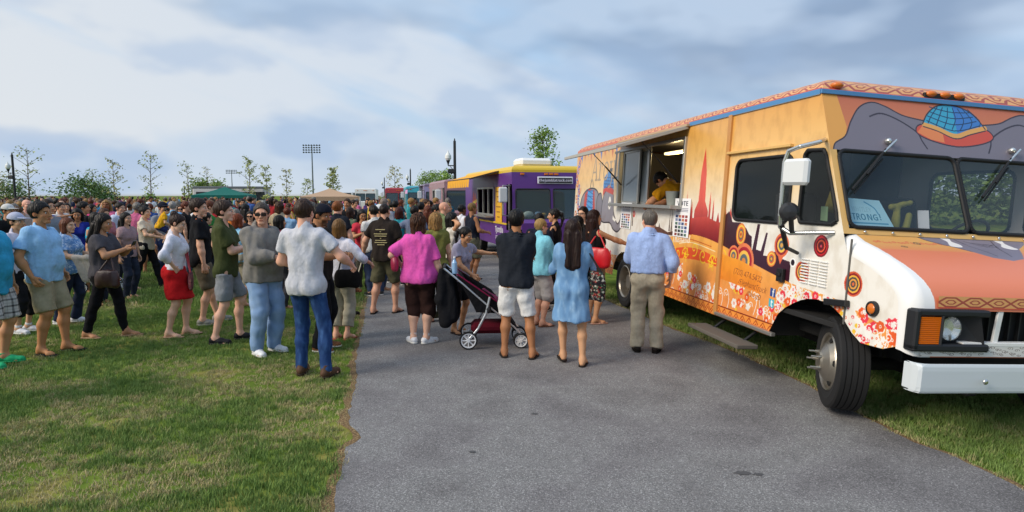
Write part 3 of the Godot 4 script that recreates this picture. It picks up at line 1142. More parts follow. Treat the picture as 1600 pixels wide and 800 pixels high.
func lay_ground() -> void:
	ragged = FastNoiseLite.new()
	ragged.seed = 3
	ragged.frequency = 0.6
	var zs := []
	var z := 30.0
	while z > -36.0:
		zs.append(z)
		z -= 0.09 if z < -3.0 and z > -14.0 else 0.5
	for q in [-40.0, -60.0, -100.0, -200.0, -500.0, -1500.0]:
		zs.append(q)
	var lawn := StandardMaterial3D.new()
	lawn.albedo_texture = noise_map(0.012, 1024, ["4c5d22", "5d722e", "6d7e34", "857f45", "a08f60"], [0.0, 0.35, 0.58, 0.78, 1.0], FastNoiseLite.TYPE_SIMPLEX_SMOOTH, 6, 12)
	lawn.uv1_triplanar = true
	lawn.uv1_world_triplanar = true
	lawn.uv1_scale = Vector3.ONE * 0.073
	lawn.roughness = 1.0
	lawn.metallic_specular = 0.1
	lawn.heightmap_enabled = true
	lawn.heightmap_texture = noise_map(0.05, 512, [], [], FastNoiseLite.TYPE_SIMPLEX, 5, 14)
	lawn.heightmap_scale = 5.0
	struct("lawn", sheet_between(func(_z: float) -> float: return -2000.0, func(q: float) -> float: return left_edge(q) + 0.01, zs, 1, -0.012), lawn)
	var far := func(q: float) -> float: return right_edge(q) + 12.0
	struct("verge", sheet_between(func(q: float) -> float: return right_edge(q) - 0.01, far, zs, 12, -0.012), lawn)
	struct("field", sheet_between(far, func(_z: float) -> float: return 2000.0, zs, 1, -0.012), lawn)
	# asphalt
	var tar := StandardMaterial3D.new()
	tar.albedo_texture = noise_map(0.11, 1024, ["646362", "6f6e6d", "797877", "838180", "908e8d", "abaaa8"], [0.0, 0.25, 0.5, 0.7, 0.9, 1.0], FastNoiseLite.TYPE_CELLULAR, 1, 5)
	tar.uv1_triplanar = true
	tar.uv1_world_triplanar = true
	tar.uv1_scale = Vector3.ONE * 1.3
	tar.roughness = 0.93
	tar.metallic_specular = 0.35
	tar.heightmap_enabled = true
	tar.heightmap_texture = tar.albedo_texture
	tar.heightmap_scale = 0.5
	tar.detail_enabled = true
	tar.detail_blend_mode = BaseMaterial3D.BLEND_MODE_MUL
	tar.detail_albedo = noise_map(0.006, 1024, ["c9c7c9", "eeecee", "ffffff", "dcdadb"], [0.0, 0.4, 0.6, 1.0], FastNoiseLite.TYPE_SIMPLEX_SMOOTH, 6, 6)
	tar.detail_uv_layer = BaseMaterial3D.DETAIL_UV_2
	tar.uv2_triplanar = true
	tar.uv2_world_triplanar = true
	tar.uv2_scale = Vector3.ONE * 0.11
	var near := zs.filter(func(q: float) -> bool: return q > -41.0)
	struct("path", sheet_between(left_edge, right_edge, near, 6, 0.0), tar)
	# bare, dry soil along both edges
	var soil := StandardMaterial3D.new()
	soil.albedo_texture = noise_map(0.06, 512, ["4a3a26", "6d5638", "8f7650", "a68c62"], [0.0, 0.4, 0.7, 1.0], FastNoiseLite.TYPE_SIMPLEX, 5, 15)
	soil.uv1_triplanar = true
	soil.uv1_world_triplanar = true
	soil.uv1_scale = Vector3.ONE * 1.3
	soil.roughness = 1.0
	soil.heightmap_enabled = true
	soil.heightmap_texture = soil.albedo_texture
	soil.heightmap_scale = 2.0
	for q in [[1.6, -4.05, 0.055, 0.03], [1.7, -4.03, 0.035, 0.02], [1.55, -3.5, 0.03, 0.015], [0.2, -5.2, 0.03, 0.02], [-0.3, -4.4, 0.025, 0.02]]:
		var sp := mb()
		var pts := []
		for k in 12:
			pts.append(Vector3(q[0] + cos(TAU * k / 12.0) * q[2] * (1.0 + 0.35 * sin(k * 2.3)), 0.004, q[1] + sin(TAU * k / 12.0) * q[3] * (1.0 + 0.35 * cos(k * 3.1))))
		for k in 12:
			tri(sp, Vector3(q[0], 0.004, q[1]), pts[(k + 1) % 12], pts[k])
		struct("path_stain", sp.commit(), gloss("4c4b4c", 0.85))
	near = near.filter(func(q: float) -> bool: return q > -22.0)
	struct("soil_edge", sheet_between(func(q: float) -> float: return left_edge(q) - 0.075 - 0.06 * ragged.get_noise_2d(q * 5.0, 70.0), left_edge, near, 1, -0.005), soil)
	struct("soil_edge", sheet_between(right_edge, func(q: float) -> float: return right_edge(q) + 0.06 + 0.05 * ragged.get_noise_2d(q * 5.0, 90.0), near, 1, -0.005), soil)


func blade_tuft(n: int, sd: int) -> ArrayMesh:
	rng.seed = sd
	var st := mb()
	for i in n:
		var a := rng.randf() * TAU
		var p := Vector3(cos(a), 0, sin(a)) * rng.randf() * 0.045
		var lean := Vector3(rng.randf_range(-1, 1), 0, rng.randf_range(-1, 1)) * 0.5
		var h := rng.randf_range(0.022, 0.05)
		var w := Vector3(cos(a * 3.0), 0, sin(a * 3.0)) * rng.randf_range(0.0016, 0.0028)
		var mid := p + Vector3(0, h * 0.6, 0) + lean * h * 0.35
		var tip := p + Vector3(0, h, 0) + lean * h
		quad(st, p - w, p + w, mid + w * 0.8, mid - w * 0.8)
		tri(st, mid - w * 0.8, mid + w * 0.8, tip)
	return st.commit()


func dryness(x: float, z: float) -> float:
	var d := drift.get_noise_2d(x * 0.55 + 30.0, z * 0.85) * 0.9 + wisps.get_noise_2d(x * 1.9, z * 2.6) * 0.45 + ragged.get_noise_2d(x * 9.0, z * 9.0) * 0.25
	var worn := exp(-pow((x + 2.9) / 1.6, 2.0) - pow((z + 5.0) / 2.0, 2.0)) * 0.5
	return d + worn - 0.1


func sow_grass() -> void:
	var m := plain("blades", Color.WHITE, 0.75)
	m.vertex_color_use_as_albedo = true
	m.metallic_specular = 0.25
	m.backlight_enabled = true
	m.backlight = Color(0.3, 0.3, 0.3)
	var spots := []
	for v in 4:
		spots.append([])
	rng.seed = 99
	# [from x, to x, from z, to z, tufts per square metre]
	for patch in [[-7.8, -0.6, -6.2, -2.4, 740.0], [-13.0, -1.2, -10.5, -6.2, 410.0], [-20.0, -2.0, -17.0, -10.5, 130.0], [2.2, 7.0, -6.4, -2.8, 640.0], [1.2, 6.0, -13.0, -6.4, 330.0]]:
		var count := int((patch[1] - patch[0]) * (patch[3] - patch[2]) * patch[4])
		for i in count:
			var x := rng.randf_range(patch[0], patch[1])
			var z := rng.randf_range(patch[2], patch[3])
			var gap := edge(LEFT_EDGE, z) - x if x < 0.5 else x - edge(RIGHT_EDGE, z)
			if gap < -0.03 + rng.randf() * 0.14:
				continue
			if absf(x / z) > 1.3 and x < 0.0:
				continue
			var dry := dryness(x, z) if x < 0.5 else 0.02 + 0.3 * ragged.get_noise_2d(x * 4.0, z * 4.0)
			dry += 0.5 * clampf(1.0 - gap / 0.14, 0.0, 1.0)
			if dry > 0.42 and rng.randf() < 0.45:
				continue
			spots[i % 4].append([x, z, dry, patch[4]])
	for v in 4:
		var mm := MultiMesh.new()
		mm.transform_format = MultiMesh.TRANSFORM_3D
		mm.use_colors = true
		mm.mesh = blade_tuft(15, 40 + v)
		mm.instance_count = spots[v].size()
		for i in spots[v].size():
			var s: Array = spots[v][i]
			var size := rng.randf_range(0.75, 1.35) * (1.0 if s[3] > 400.0 else 1.5 if s[3] > 200.0 else 2.2)
			var high := clampf(0.95 - s[2] * 0.7, 0.45, 1.05)
			var b := Basis(Vector3.UP, rng.randf() * TAU).scaled(Vector3(size, size * high, size))
			mm.set_instance_transform(i, Transform3D(b, Vector3(s[0], lift(s[0], s[1]) - 0.012, s[1])))
			var green := Color(0.135, 0.22, 0.05).lerp(Color(0.205, 0.295, 0.085), rng.randf())
			var straw := Color(0.5, 0.41, 0.23).lerp(Color(0.36, 0.32, 0.15), rng.randf())
			var c := green.lerp(straw, smoothstep(0.0, 0.5, s[2] + rng.randf_range(-0.22, 0.22)))
			mm.set_instance_color(i, c)
		var g := MultiMeshInstance3D.new()
		g.name = numbered("grass")
		g.multimesh = mm
		g.material_override = m
		g.set_meta("kind", "stuff")
		g.set_meta("label", "short lawn grass, green with straw coloured dry patches")
		add_child(g)


# ---------------------------------------------------------------- trees and shrubs
func leaf_material(hex: String) -> StandardMaterial3D:
	var key := "leaf" + hex
	if materials.has(key):
		return materials[key]
	var m := plain(key, Color(hex), 0.6)
	m.vertex_color_use_as_albedo = true
	m.metallic_specular = 0.3
	m.backlight_enabled = true
	m.backlight = Color(0.45, 0.45, 0.35)
	return m


func leaf(st: SurfaceTool, c: Vector3, size: float, tone: float) -> void:
	var u := Vector3(rng.randf_range(-1, 1), rng.randf_range(-0.6, 0.6), rng.randf_range(-1, 1)).normalized()
	var v := u.cross(Vector3(rng.randf_range(-1, 1), rng.randf_range(-1, 1), rng.randf_range(-1, 1))).normalized()
	var n := u.cross(v)
	for w in [[-0.5, 0.0], [0.0, 0.32], [0.5, 0.0], [-0.5, 0.0], [0.5, 0.0], [0.0, -0.32]]:
		st.set_color(Color(tone, tone, tone))
		st.set_normal(n)
		st.add_vertex(c + (u * w[0] + v * w[1]) * size)


# trunk with limbs and a crown of leaves in clumps along the limbs; shape: how wide the crown is at each height
func tree(called: String, label: String, group: String, at: Vector3, tall: float, wide: float, from: float, limbs: int, leaves: int, leaf_size: float, hex: String, sd: int, lean := 0.0, round := false) -> Node3D:
	var t := thing(called, label, "shrub" if round else "tree", at, group)
	rng.seed = sd
	var wood := mb()
	var crown := mb()
	var top := Vector3(lean, tall, 0)
	var bend := Vector3(rng.randf_range(-0.1, 0.1), 0, 0) * tall * 0.3
	var along := func(f: float) -> Vector3: return top * f + bend * sin(f * PI)
	for k in 6:
		bar(wood, along.call(k / 6.0), along.call((k + 1) / 6.0), tall * 0.0125 * (1.0 - k / 7.0), tall * 0.0125 * (1.0 - (k + 1) / 7.0), 6, false)
	for i in limbs:
		var f := lerpf(from, 0.97, (i + rng.randf()) / limbs)
		var a := i * 2.4 + rng.randf()
		var grow: float = sin(PI * clampf(lerpf(0.12, 0.96, (f - from) / (1.0 - from)), 0.0, 1.0)) if round else pow(sin(PI * lerpf(0.22, 0.93, (f - from) / (1.0 - from))), 0.8)
		var long := wide * 0.5 * grow * rng.randf_range(0.55, 1.15)
		var p: Vector3 = along.call(f)
		var q := p + Vector3(cos(a) * long, long * (0.25 if round else 0.75), sin(a) * long)
		bar(wood, p, q, tall * 0.004, tall * 0.0012, 4, false)
		var clumps := 3 if round else 2
		for c in clumps:
			var o := p.lerp(q, lerpf(0.45, 1.08, (c + rng.randf() * 0.5) / clumps))
			var spread := wide * (0.13 if round else 0.085) * rng.randf_range(0.6, 1.4)
			var tone := rng.randf_range(0.55, 1.0)
			for k in int(leaves * rng.randf_range(0.5, 1.5)):
				var d := Vector3(rng.randfn(), rng.randfn() * 0.75, rng.randfn()) * spread
				leaf(crown, o + d, leaf_size * rng.randf_range(0.6, 1.3), tone * rng.randf_range(0.75, 1.1))
	put(t, "trunk", wood.commit(), gloss("5a4c40", 0.9))
	put(t, "crown", crown.commit(), leaf_material(hex))
	return t


func from_pixel(px: float, dist: float) -> Vector3:      # a spot on the ground, dist metres ahead, on the bearing of that column of the picture
	return Vector3((px - 800.0) / 950.0 * dist, 0.0, -dist)


func plant_trees() -> void:
	# saplings: [bearing, distance, height, width, density, what tells it apart]
	var saplings := [
		[2, 58, 4.2, 2.2, 10, "thin sapling behind the dark shrub at the far edge of the field"], [49, 54, 6.1, 2.7, 7, "tallest sparse sapling, next to the black lamp post"], [152, 62, 4.4, 1.9, 6, "small sapling rising out of the wide dark shrub"],
		[183, 56, 5.2, 1.9, 9, "lone slender sapling beside the wide dark shrub"], [239, 55, 5.6, 2.4, 8, "broad airy sapling with a little round bush at its foot"], [297, 60, 5.0, 1.6, 9, "narrow sapling over the black bollard lamp"],
		[329, 63, 4.9, 1.7, 4, "nearly bare sapling between two round bushes"], [390, 58, 5.5, 1.7, 15, "leafy sapling behind the green canopy"], [418, 55, 4.5, 1.6, 15, "dense short sapling right of the green canopy"],
		[452, 60, 4.5, 1.5, 8, "thin sapling between green canopy and tall floodlight"], [482, 85, 4.1, 1.7, 14, "very small sapling at the foot of the tall floodlight"], [522, 56, 4.4, 1.5, 26, "bright leafy sapling behind the beige canopy"],
		[620, 62, 4.7, 1.9, 11, "airy sapling between two lamp posts"]]
	for i in saplings.size():
		var s: Array = saplings[i]
		tree("sapling", s[5], "saplings along the field", from_pixel(s[0], s[1]), s[2], s[3], 0.3, 15, s[4], 0.19, "b4bd78" if i % 3 else "c6c488", 300 + i, 0.15 * sin(i * 2.0))
	var shrubs := [[20, 60, 3.2, 5.2, 26, "dark spreading shrub at the far left of the field"], [133, 62, 3.7, 5.6, 34, "wide dark shrub with a sapling growing out of it"], [162, 64, 2.9, 3.2, 20, "lower dark shrub at the end of the wide one"],
		[237, 66, 2.1, 1.7, 16, "little round bush under the broad airy sapling"], [318, 64, 3.6, 3.1, 30, "round green bush beside the long coach"], [342, 66, 3.5, 3.0, 30, "second round green bush, behind the green canopy"]]
	for i in shrubs.size():
		var s: Array = shrubs[i]
		tree("shrub", s[5], "shrubs along the field", from_pixel(s[0], s[1]), s[2] * 0.94, s[3] * 0.8, 0.12, 34, int(s[4] * 0.85), 0.24, "7c9a62" if i < 3 else "94b060", 400 + i, 0.0, true)
	tree("maple_tree", "bushy green tree behind the purple truck", "", from_pixel(846, 38), 5.9, 2.2, 0.2, 34, 34, 0.17, "8fb050", 501)
	for q in [[665, 75, 4.3, 3.4, "round tree behind the turquoise truck"], [683, 78, 4.6, 3.0, "small round tree behind the lavender truck"], [697, 70, 4.6, 2.2, "narrow tree top beside the near lamp post"]]:
		tree("maple_tree", q[4], "", from_pixel(q[0], q[1]), q[2], q[3], 0.2, 30, 30, 0.2, "9ab862", 510 + int(q[0]))
	for i in 9:
		tree("hedge_tree", "%s tree from the left in the dense row behind the orange truck" % ["first", "second", "third", "fourth", "fifth", "sixth", "seventh", "eighth", "ninth"][i], "trees in the row behind the orange truck", Vector3(24 + i * 6.5, -0.3, -50 + i * 3.3 + 2.0 * sin(i * 2.1)), 5.6 + sin(i * 1.7), 8.5, 0.1, 34, 34, 0.4, "7c9658", 520 + i, 0.0, true)


# ---------------------------------------------------------------- lamps, floodlights, canopies, coach
func lamp_post(label: String, at: Vector3, tall: float, side: float) -> void:
	var t := thing("lamp_post", label, "lamp post", at, "")
	var black := gloss("17191b", 0.5)
	var st := mb()
	lathe(st, Vector3.ZERO, Vector3.UP, [Vector2(0.16, 0), Vector2(0.16, 0.4), Vector2(0.1, 0.5), Vector2(0.085, tall * 0.97), Vector2(0.05, tall * 0.975), Vector2(0.03, tall)], 12)
	put(t, "pole", st.commit(), black)
	st = mb()
	var y := tall * 0.69
	bar(st, Vector3(0, y, 0), Vector3(side * 0.42, y, 0), 0.035)
	bar(st, Vector3(0, y - 0.35, 0), Vector3(side * 0.3, y - 0.05, 0), 0.02)
	put(t, "arm", st.commit(), black)
	st = mb()
	lathe(st, Vector3(side * 0.42, y, 0), Vector3.UP, [Vector2(0.03, 0), Vector2(0.05, 0.12), Vector2(0.12, 0.3), Vector2(0.13, 0.34)], 12)
	put(t, "lamp_holder", st.commit(), black)
	st = mb()
	lathe(st, Vector3(side * 0.42, y + 0.34, 0), Vector3.UP, [Vector2(0.13, 0), Vector2(0.2, 0.12), Vector2(0.19, 0.3), Vector2(0.1, 0.44), Vector2(0.05, 0.5), Vector2(0.015, 0.6), Vector2(0, 0.66)], 14)
	put(t, "lamp_globe", st.commit(), gloss("dfe0da", 0.3))
	st = mb()
	box(st, Vector3(side * 0.2, y - 0.35, 0), Vector3(0.5, 0.3, 0.3), Basis(), 0.06)
	put(t, "speaker_box", st.commit(), black)


func floodlight(label: String, at: Vector3, tall: float, scale: float, rows: int) -> void:
	var t := thing("floodlight_mast", label, "floodlight", at, "")
	var grey := gloss("6d7478", 0.5, 0.4)
	var st := mb()
	bar(st, Vector3.ZERO, Vector3(0, tall, 0), 0.3 * scale, 0.16 * scale, 10)
	put(t, "mast", st.commit(), grey)
	for r in rows:
		st = mb()
		var y := tall - r * 0.78 * scale
		bar(st, Vector3(-2.9 * scale, y, 0), Vector3(2.9 * scale, y, 0), 0.06 * scale, -1.0, 6)
		put(t, "cross_arm", st.commit(), grey)
		for k in 7:
			st = mb()
			var x := (-2.7 + k * 0.9) * scale
			lathe(st, Vector3(x, y + 0.12 * scale, 0.1), Vector3(0, -0.4, 1).normalized(), [Vector2(0.08 * scale, -0.25 * scale), Vector2(0.2 * scale, -0.1 * scale), Vector2(0.3 * scale, 0.15 * scale), Vector2(0, 0.12 * scale)], 10)
			put(t, "lamp", st.commit(), gloss("4a5056", 0.4))


func canopy(label: String, at: Vector3, wide: float, eave: float, apex: float, hex: String, turn: float) -> void:
	var t := thing("canopy_tent", label, "canopy", at, "")
	t.rotation.y = turn
	var h := wide * 0.5
	var c := [Vector3(-h, eave, -h), Vector3(h, eave, -h), Vector3(h, eave, h), Vector3(-h, eave, h)]
	for i in 4:
		var st := mb()
		var a: Vector3 = c[i]
		var b: Vector3 = c[(i + 1) % 4]
		var top := Vector3(0, apex, 0)
		var prev: Array = [a, b]
		for k in 5:
			var f := (k + 1) / 5.0
			var sag := -0.1 * sin(PI * f) * (apex - eave)
			var p := a.lerp(top, f) + Vector3(0, sag, 0)
			var q := b.lerp(top, f) + Vector3(0, sag, 0)
			quad(st, prev[0], prev[1], q, p)
			prev = [p, q]
		quad(st, a - Vector3(0, 0.2, 0), b - Vector3(0, 0.2, 0), b, a)
		put(t, "roof_panel", st.commit(), cloth(hex, 0.8))
		st = mb()
		bar(st, Vector3(a.x, 0, a.z) * 0.985, a * 0.985, 0.03)
		put(t, "post", st.commit(), gloss("c9c9c6", 0.4))


func coach(label: String, at: Vector3, turn: float, long: float, tall: float, low: String, high: String) -> void:
	var t := thing("coach", label, "bus", at)
	t.rotation.y = turn
	var st := mb()
	box(st, Vector3(0, tall * 0.5 + 0.25, 0), Vector3(long, tall - 0.5, 2.5), Basis(), 0.12)
	put(t, "body", st.commit(), gloss(low, 0.4))
	st = mb()
	box(st, Vector3(0, tall - 0.12, 0), Vector3(long + 0.02, 0.3, 2.54), Basis(), 0.1)
	put(t, "roof", st.commit(), gloss(high, 0.45))
	for k in int(long / 1.3):
		st = mb()
		box(st, Vector3(-long / 2 + 0.9 + k * 1.3, tall * 0.68, 1.26), Vector3(1.1, tall * 0.28, 0.03))
		put(t, "window", st.commit(), gloss("22282c", 0.12))
	for x in [-long * 0.35, long * 0.32]:
		st = mb()
		lathe(st, Vector3(x, 0.48, 1.1), Vector3(0, 0, 1), [Vector2(0.48, -0.1), Vector2(0.48, 0.14), Vector2(0.3, 0.16), Vector2(0, 0.12)], 20)
		put(t, "wheel", st.commit(), gloss("18181a", 0.8))


func furnish_distance() -> void:
	lamp_post("near black lamp post with white globe, above the pink truck", from_pixel(711.5, 39), 5.5, -1.0)
	lamp_post("middle black lamp post with white globe, above the turquoise truck", from_pixel(642.5, 82), 5.5, -1.0)
	lamp_post("far black lamp post, above the white trucks", from_pixel(602, 118), 5.4, -1.0)
	lamp_post("black lamp post at the field's edge, next to the tallest sapling", from_pixel(27.5, 52), 5.5, -1.0)
	lamp_post("small far black lamp post beside the narrow sapling", from_pixel(291, 110), 3.7, -1.0)
	floodlight("tall floodlight mast rising left of the beige canopy", from_pixel(491, 190), 17.2, 0.92, 4)
	floodlight("smaller distant floodlight mast above the green canopy", from_pixel(365.5, 260), 12.4, 0.78, 3)
	canopy("dark green pop-up canopy over the crowd", from_pixel(354, 42), 3.5, 1.93, 2.5, "1f6a60", 0.25)
	canopy("beige pop-up canopy over the crowd", from_pixel(517, 30), 2.75, 1.86, 2.26, "c0a184", 0.3)
	coach("long white coach with striped windows behind the green canopy", from_pixel(366, 60), 0.12, 6.6, 2.75, "c6c2c4", "4f5358")
	coach("dark coach parked behind the beige canopy", from_pixel(549, 75), 0.1, 4.5, 2.2, "35373c", "26282c")
	dress_purple_truck(step_van("purple food truck with yellow roof edge and yellow awning", Vector3(0.05, -0.02, -16.7), 90 + 16, {"color": "5c3080", "trim": "d8b52e", "awning": "e3a41c", "vent": true, "tall": 2.78}))
	step_van("dusty pink food truck parked behind the purple one", Vector3(-2.85, 0, -26.0), 90 + 14, {"color": "9a7478", "tall": 2.62, "long": 6.0})
	step_van("lavender food truck with pink awning", Vector3(-5.0, 0, -35.0), 90 + 12, {"color": "8f86a8", "trim": "6a5a70", "awning": "d9a0d0", "tall": 2.62, "long": 5.5})
	step_van("turquoise food truck beyond the lavender one", Vector3(-7.6, 0, -44.0), 90 + 12, {"color": "3f9fae", "tall": 2.6, "long": 6.0})
	step_van("red food truck beyond the turquoise one", Vector3(-11.2, 0, -54.0), 90 + 12, {"color": "9c3038", "tall": 2.6, "long": 6.5})
	step_van("white food truck at the far end of the row", Vector3(-17.5, 0, -68.0), 90 + 10, {"color": "d5d5d2", "tall": 2.7, "long": 6.5})


# ---------------------------------------------------------------- the decorated food truck (lengths ahead of its front axle mark, up, and in from its near side)
func ahead(x: float, y: float, z: float) -> Vector3:
	return Vector3(-x, y, z)


func wheel(parent: Node3D, at: Vector3, r: float, wide: float, dual: bool, rim_m: Material, steer := 0.0) -> void:      # axle along z, outer face towards -z
	var rubber := gloss("161617", 0.75)
	var st := mb()
	var w := wide
	var pr := [Vector2(r * 0.6, -w * 0.42), Vector2(r * 0.8, -w * 0.5), Vector2(r * 0.94, -w * 0.46), Vector2(r * 0.985, -w * 0.4)]
	for k in 5:
		var c := lerpf(-0.36, 0.36, k / 4.0) * w
		pr += [Vector2(r, c - w * 0.065), Vector2(r, c + w * 0.065), Vector2(r * 0.972, c + w * 0.072), Vector2(r * 0.972, c + w * 0.1)]
	pr += [Vector2(r * 0.94, w * 0.46), Vector2(r * 0.8, w * 0.5), Vector2(r * 0.55, w * 0.4), Vector2(0, w * 0.4)]
	lathe(st, Vector3.ZERO, Vector3(0, 0, 1), pr, 40)
	var wh := Node3D.new()
	wh.rotation.y = steer
	var n := 0
	while parent.has_node("wheel" if n == 0 else "wheel_%03d" % n):
		n += 1
	wh.name = "wheel" if n == 0 else "wheel_%03d" % n
	parent.add_child(wh)
	wh.position = at
	put(wh, "tyre", st.commit(), rubber)
	st = mb()
	var f := -w * 0.42
	if dual:
		lathe(st, Vector3.ZERO, Vector3(0, 0, 1), [Vector2(r * 0.66, f), Vector2(r * 0.62, f - 0.012), Vector2(r * 0.58, f + 0.01), Vector2(r * 0.54, f + 0.13), Vector2(r * 0.3, f + 0.15), Vector2(r * 0.28, f + 0.06), Vector2(0, f + 0.05)], 36)
	else:
		lathe(st, Vector3.ZERO, Vector3(0, 0, 1), [Vector2(r * 0.64, f), Vector2(r * 0.62, f - 0.014), Vector2(r * 0.58, f - 0.004), Vector2(r * 0.56, f + 0.02), Vector2(r * 0.5, f + 0.015), Vector2(r * 0.4, f - 0.03), Vector2(r * 0.26, f - 0.065), Vector2(r * 0.24, f - 0.07), Vector2(r * 0.2, f - 0.085), Vector2(0, f - 0.085)], 36)
	put(wh, "rim", st.commit(), rim_m)
	var dark := gloss("0c0c0c", 0.8)
	for k in 5:
		var a := TAU * k / 5.0 + 0.5
		st = mb()
		lathe(st, Vector3(cos(a) * r * 0.48, sin(a) * r * 0.48, f + (0.136 if dual else 0.0) - 0.004), Vector3(0.25 * cos(a), 0.25 * sin(a), -0.97).normalized(), [Vector2(0, 0.005), Vector2(r * 0.062, 0.004), Vector2(r * 0.068, -0.004)], 12)
		put(wh, "vent_hole", st.commit(), dark)
	for k in (5 if r > 0.3 else 4):
		var a := TAU * k / 5.0
		st = mb()
		var c := Vector3(cos(a), sin(a), 0) * r * (0.2 if not dual else 0.4)
		var z := f - 0.075 if not dual else f + 0.13
		bar(st, c + Vector3(0, 0, z), c + Vector3(0, 0, z - 0.03), 0.017, 0.017, 6)
		bar(st, c + Vector3(0, 0, z - 0.02), c + Vector3(0, 0, z - 0.085), 0.01, 0.009, 8)
		put(wh, "wheel_stud", st.commit(), gloss("b9b4a8", 0.35, 0.9))


func roof_cap(st: SurfaceTool, x0: float, x1: float, z1: float, rings: Array, band: SurfaceTool) -> void:      # stacked outlines that lean in to the roof
	for k in rings.size() - 1:
		var a: Vector2 = rings[k]
		var b: Vector2 = rings[k + 1]
		var loop := func(e: float, y: float) -> Array: return [Vector3(x1 - e, y, e), Vector3(x0 + e, y, e), Vector3(x0 + e, y, z1 - e), Vector3(x1 - e, y, z1 - e)]
		var p: Array = loop.call(a.x, a.y)
		var q: Array = loop.call(b.x, b.y)
		for i in 4:
			var j := (i + 1) % 4
			var run: float = (p[i] - p[j] as Vector3).length() / 0.52
			var into := band if k in [1, 2] and band else st
			var v0: float = 1.0 - (k - 1) * 0.5
			quad_uv(into, [p[i], p[j], q[j], q[i]], [Vector2(0, v0), Vector2(run, v0), Vector2(run, v0 - 0.5), Vector2(0, v0 - 0.5)])
	var e: Vector2 = rings[rings.size() - 1]
	quad_uv(st, [Vector3(x1 - e.x, e.y, e.x), Vector3(x0 + e.x, e.y, e.x), Vector3(x0 + e.x, e.y, z1 - e.x), Vector3(x1 - e.x, e.y, z1 - e.x)], [Vector2.ZERO, Vector2.RIGHT, Vector2.ONE, Vector2.DOWN])


func frame_of(outline: PackedVector2Array, z: float, r: float) -> Mesh:      # a rubber seal round a window
	var st := mb()
	for i in outline.size():
		var a := outline[i]
		var b := outline[(i + 1) % outline.size()]
		bar(st, Vector3(a.x, a.y, z), Vector3(b.x, b.y, z), r, r, 6, false)
	return st.commit()


func pane_of(outline: PackedVector2Array, z: float) -> Mesh:
	var st := mb()
	sheet(st, outline, [], z)
	return st.commit()


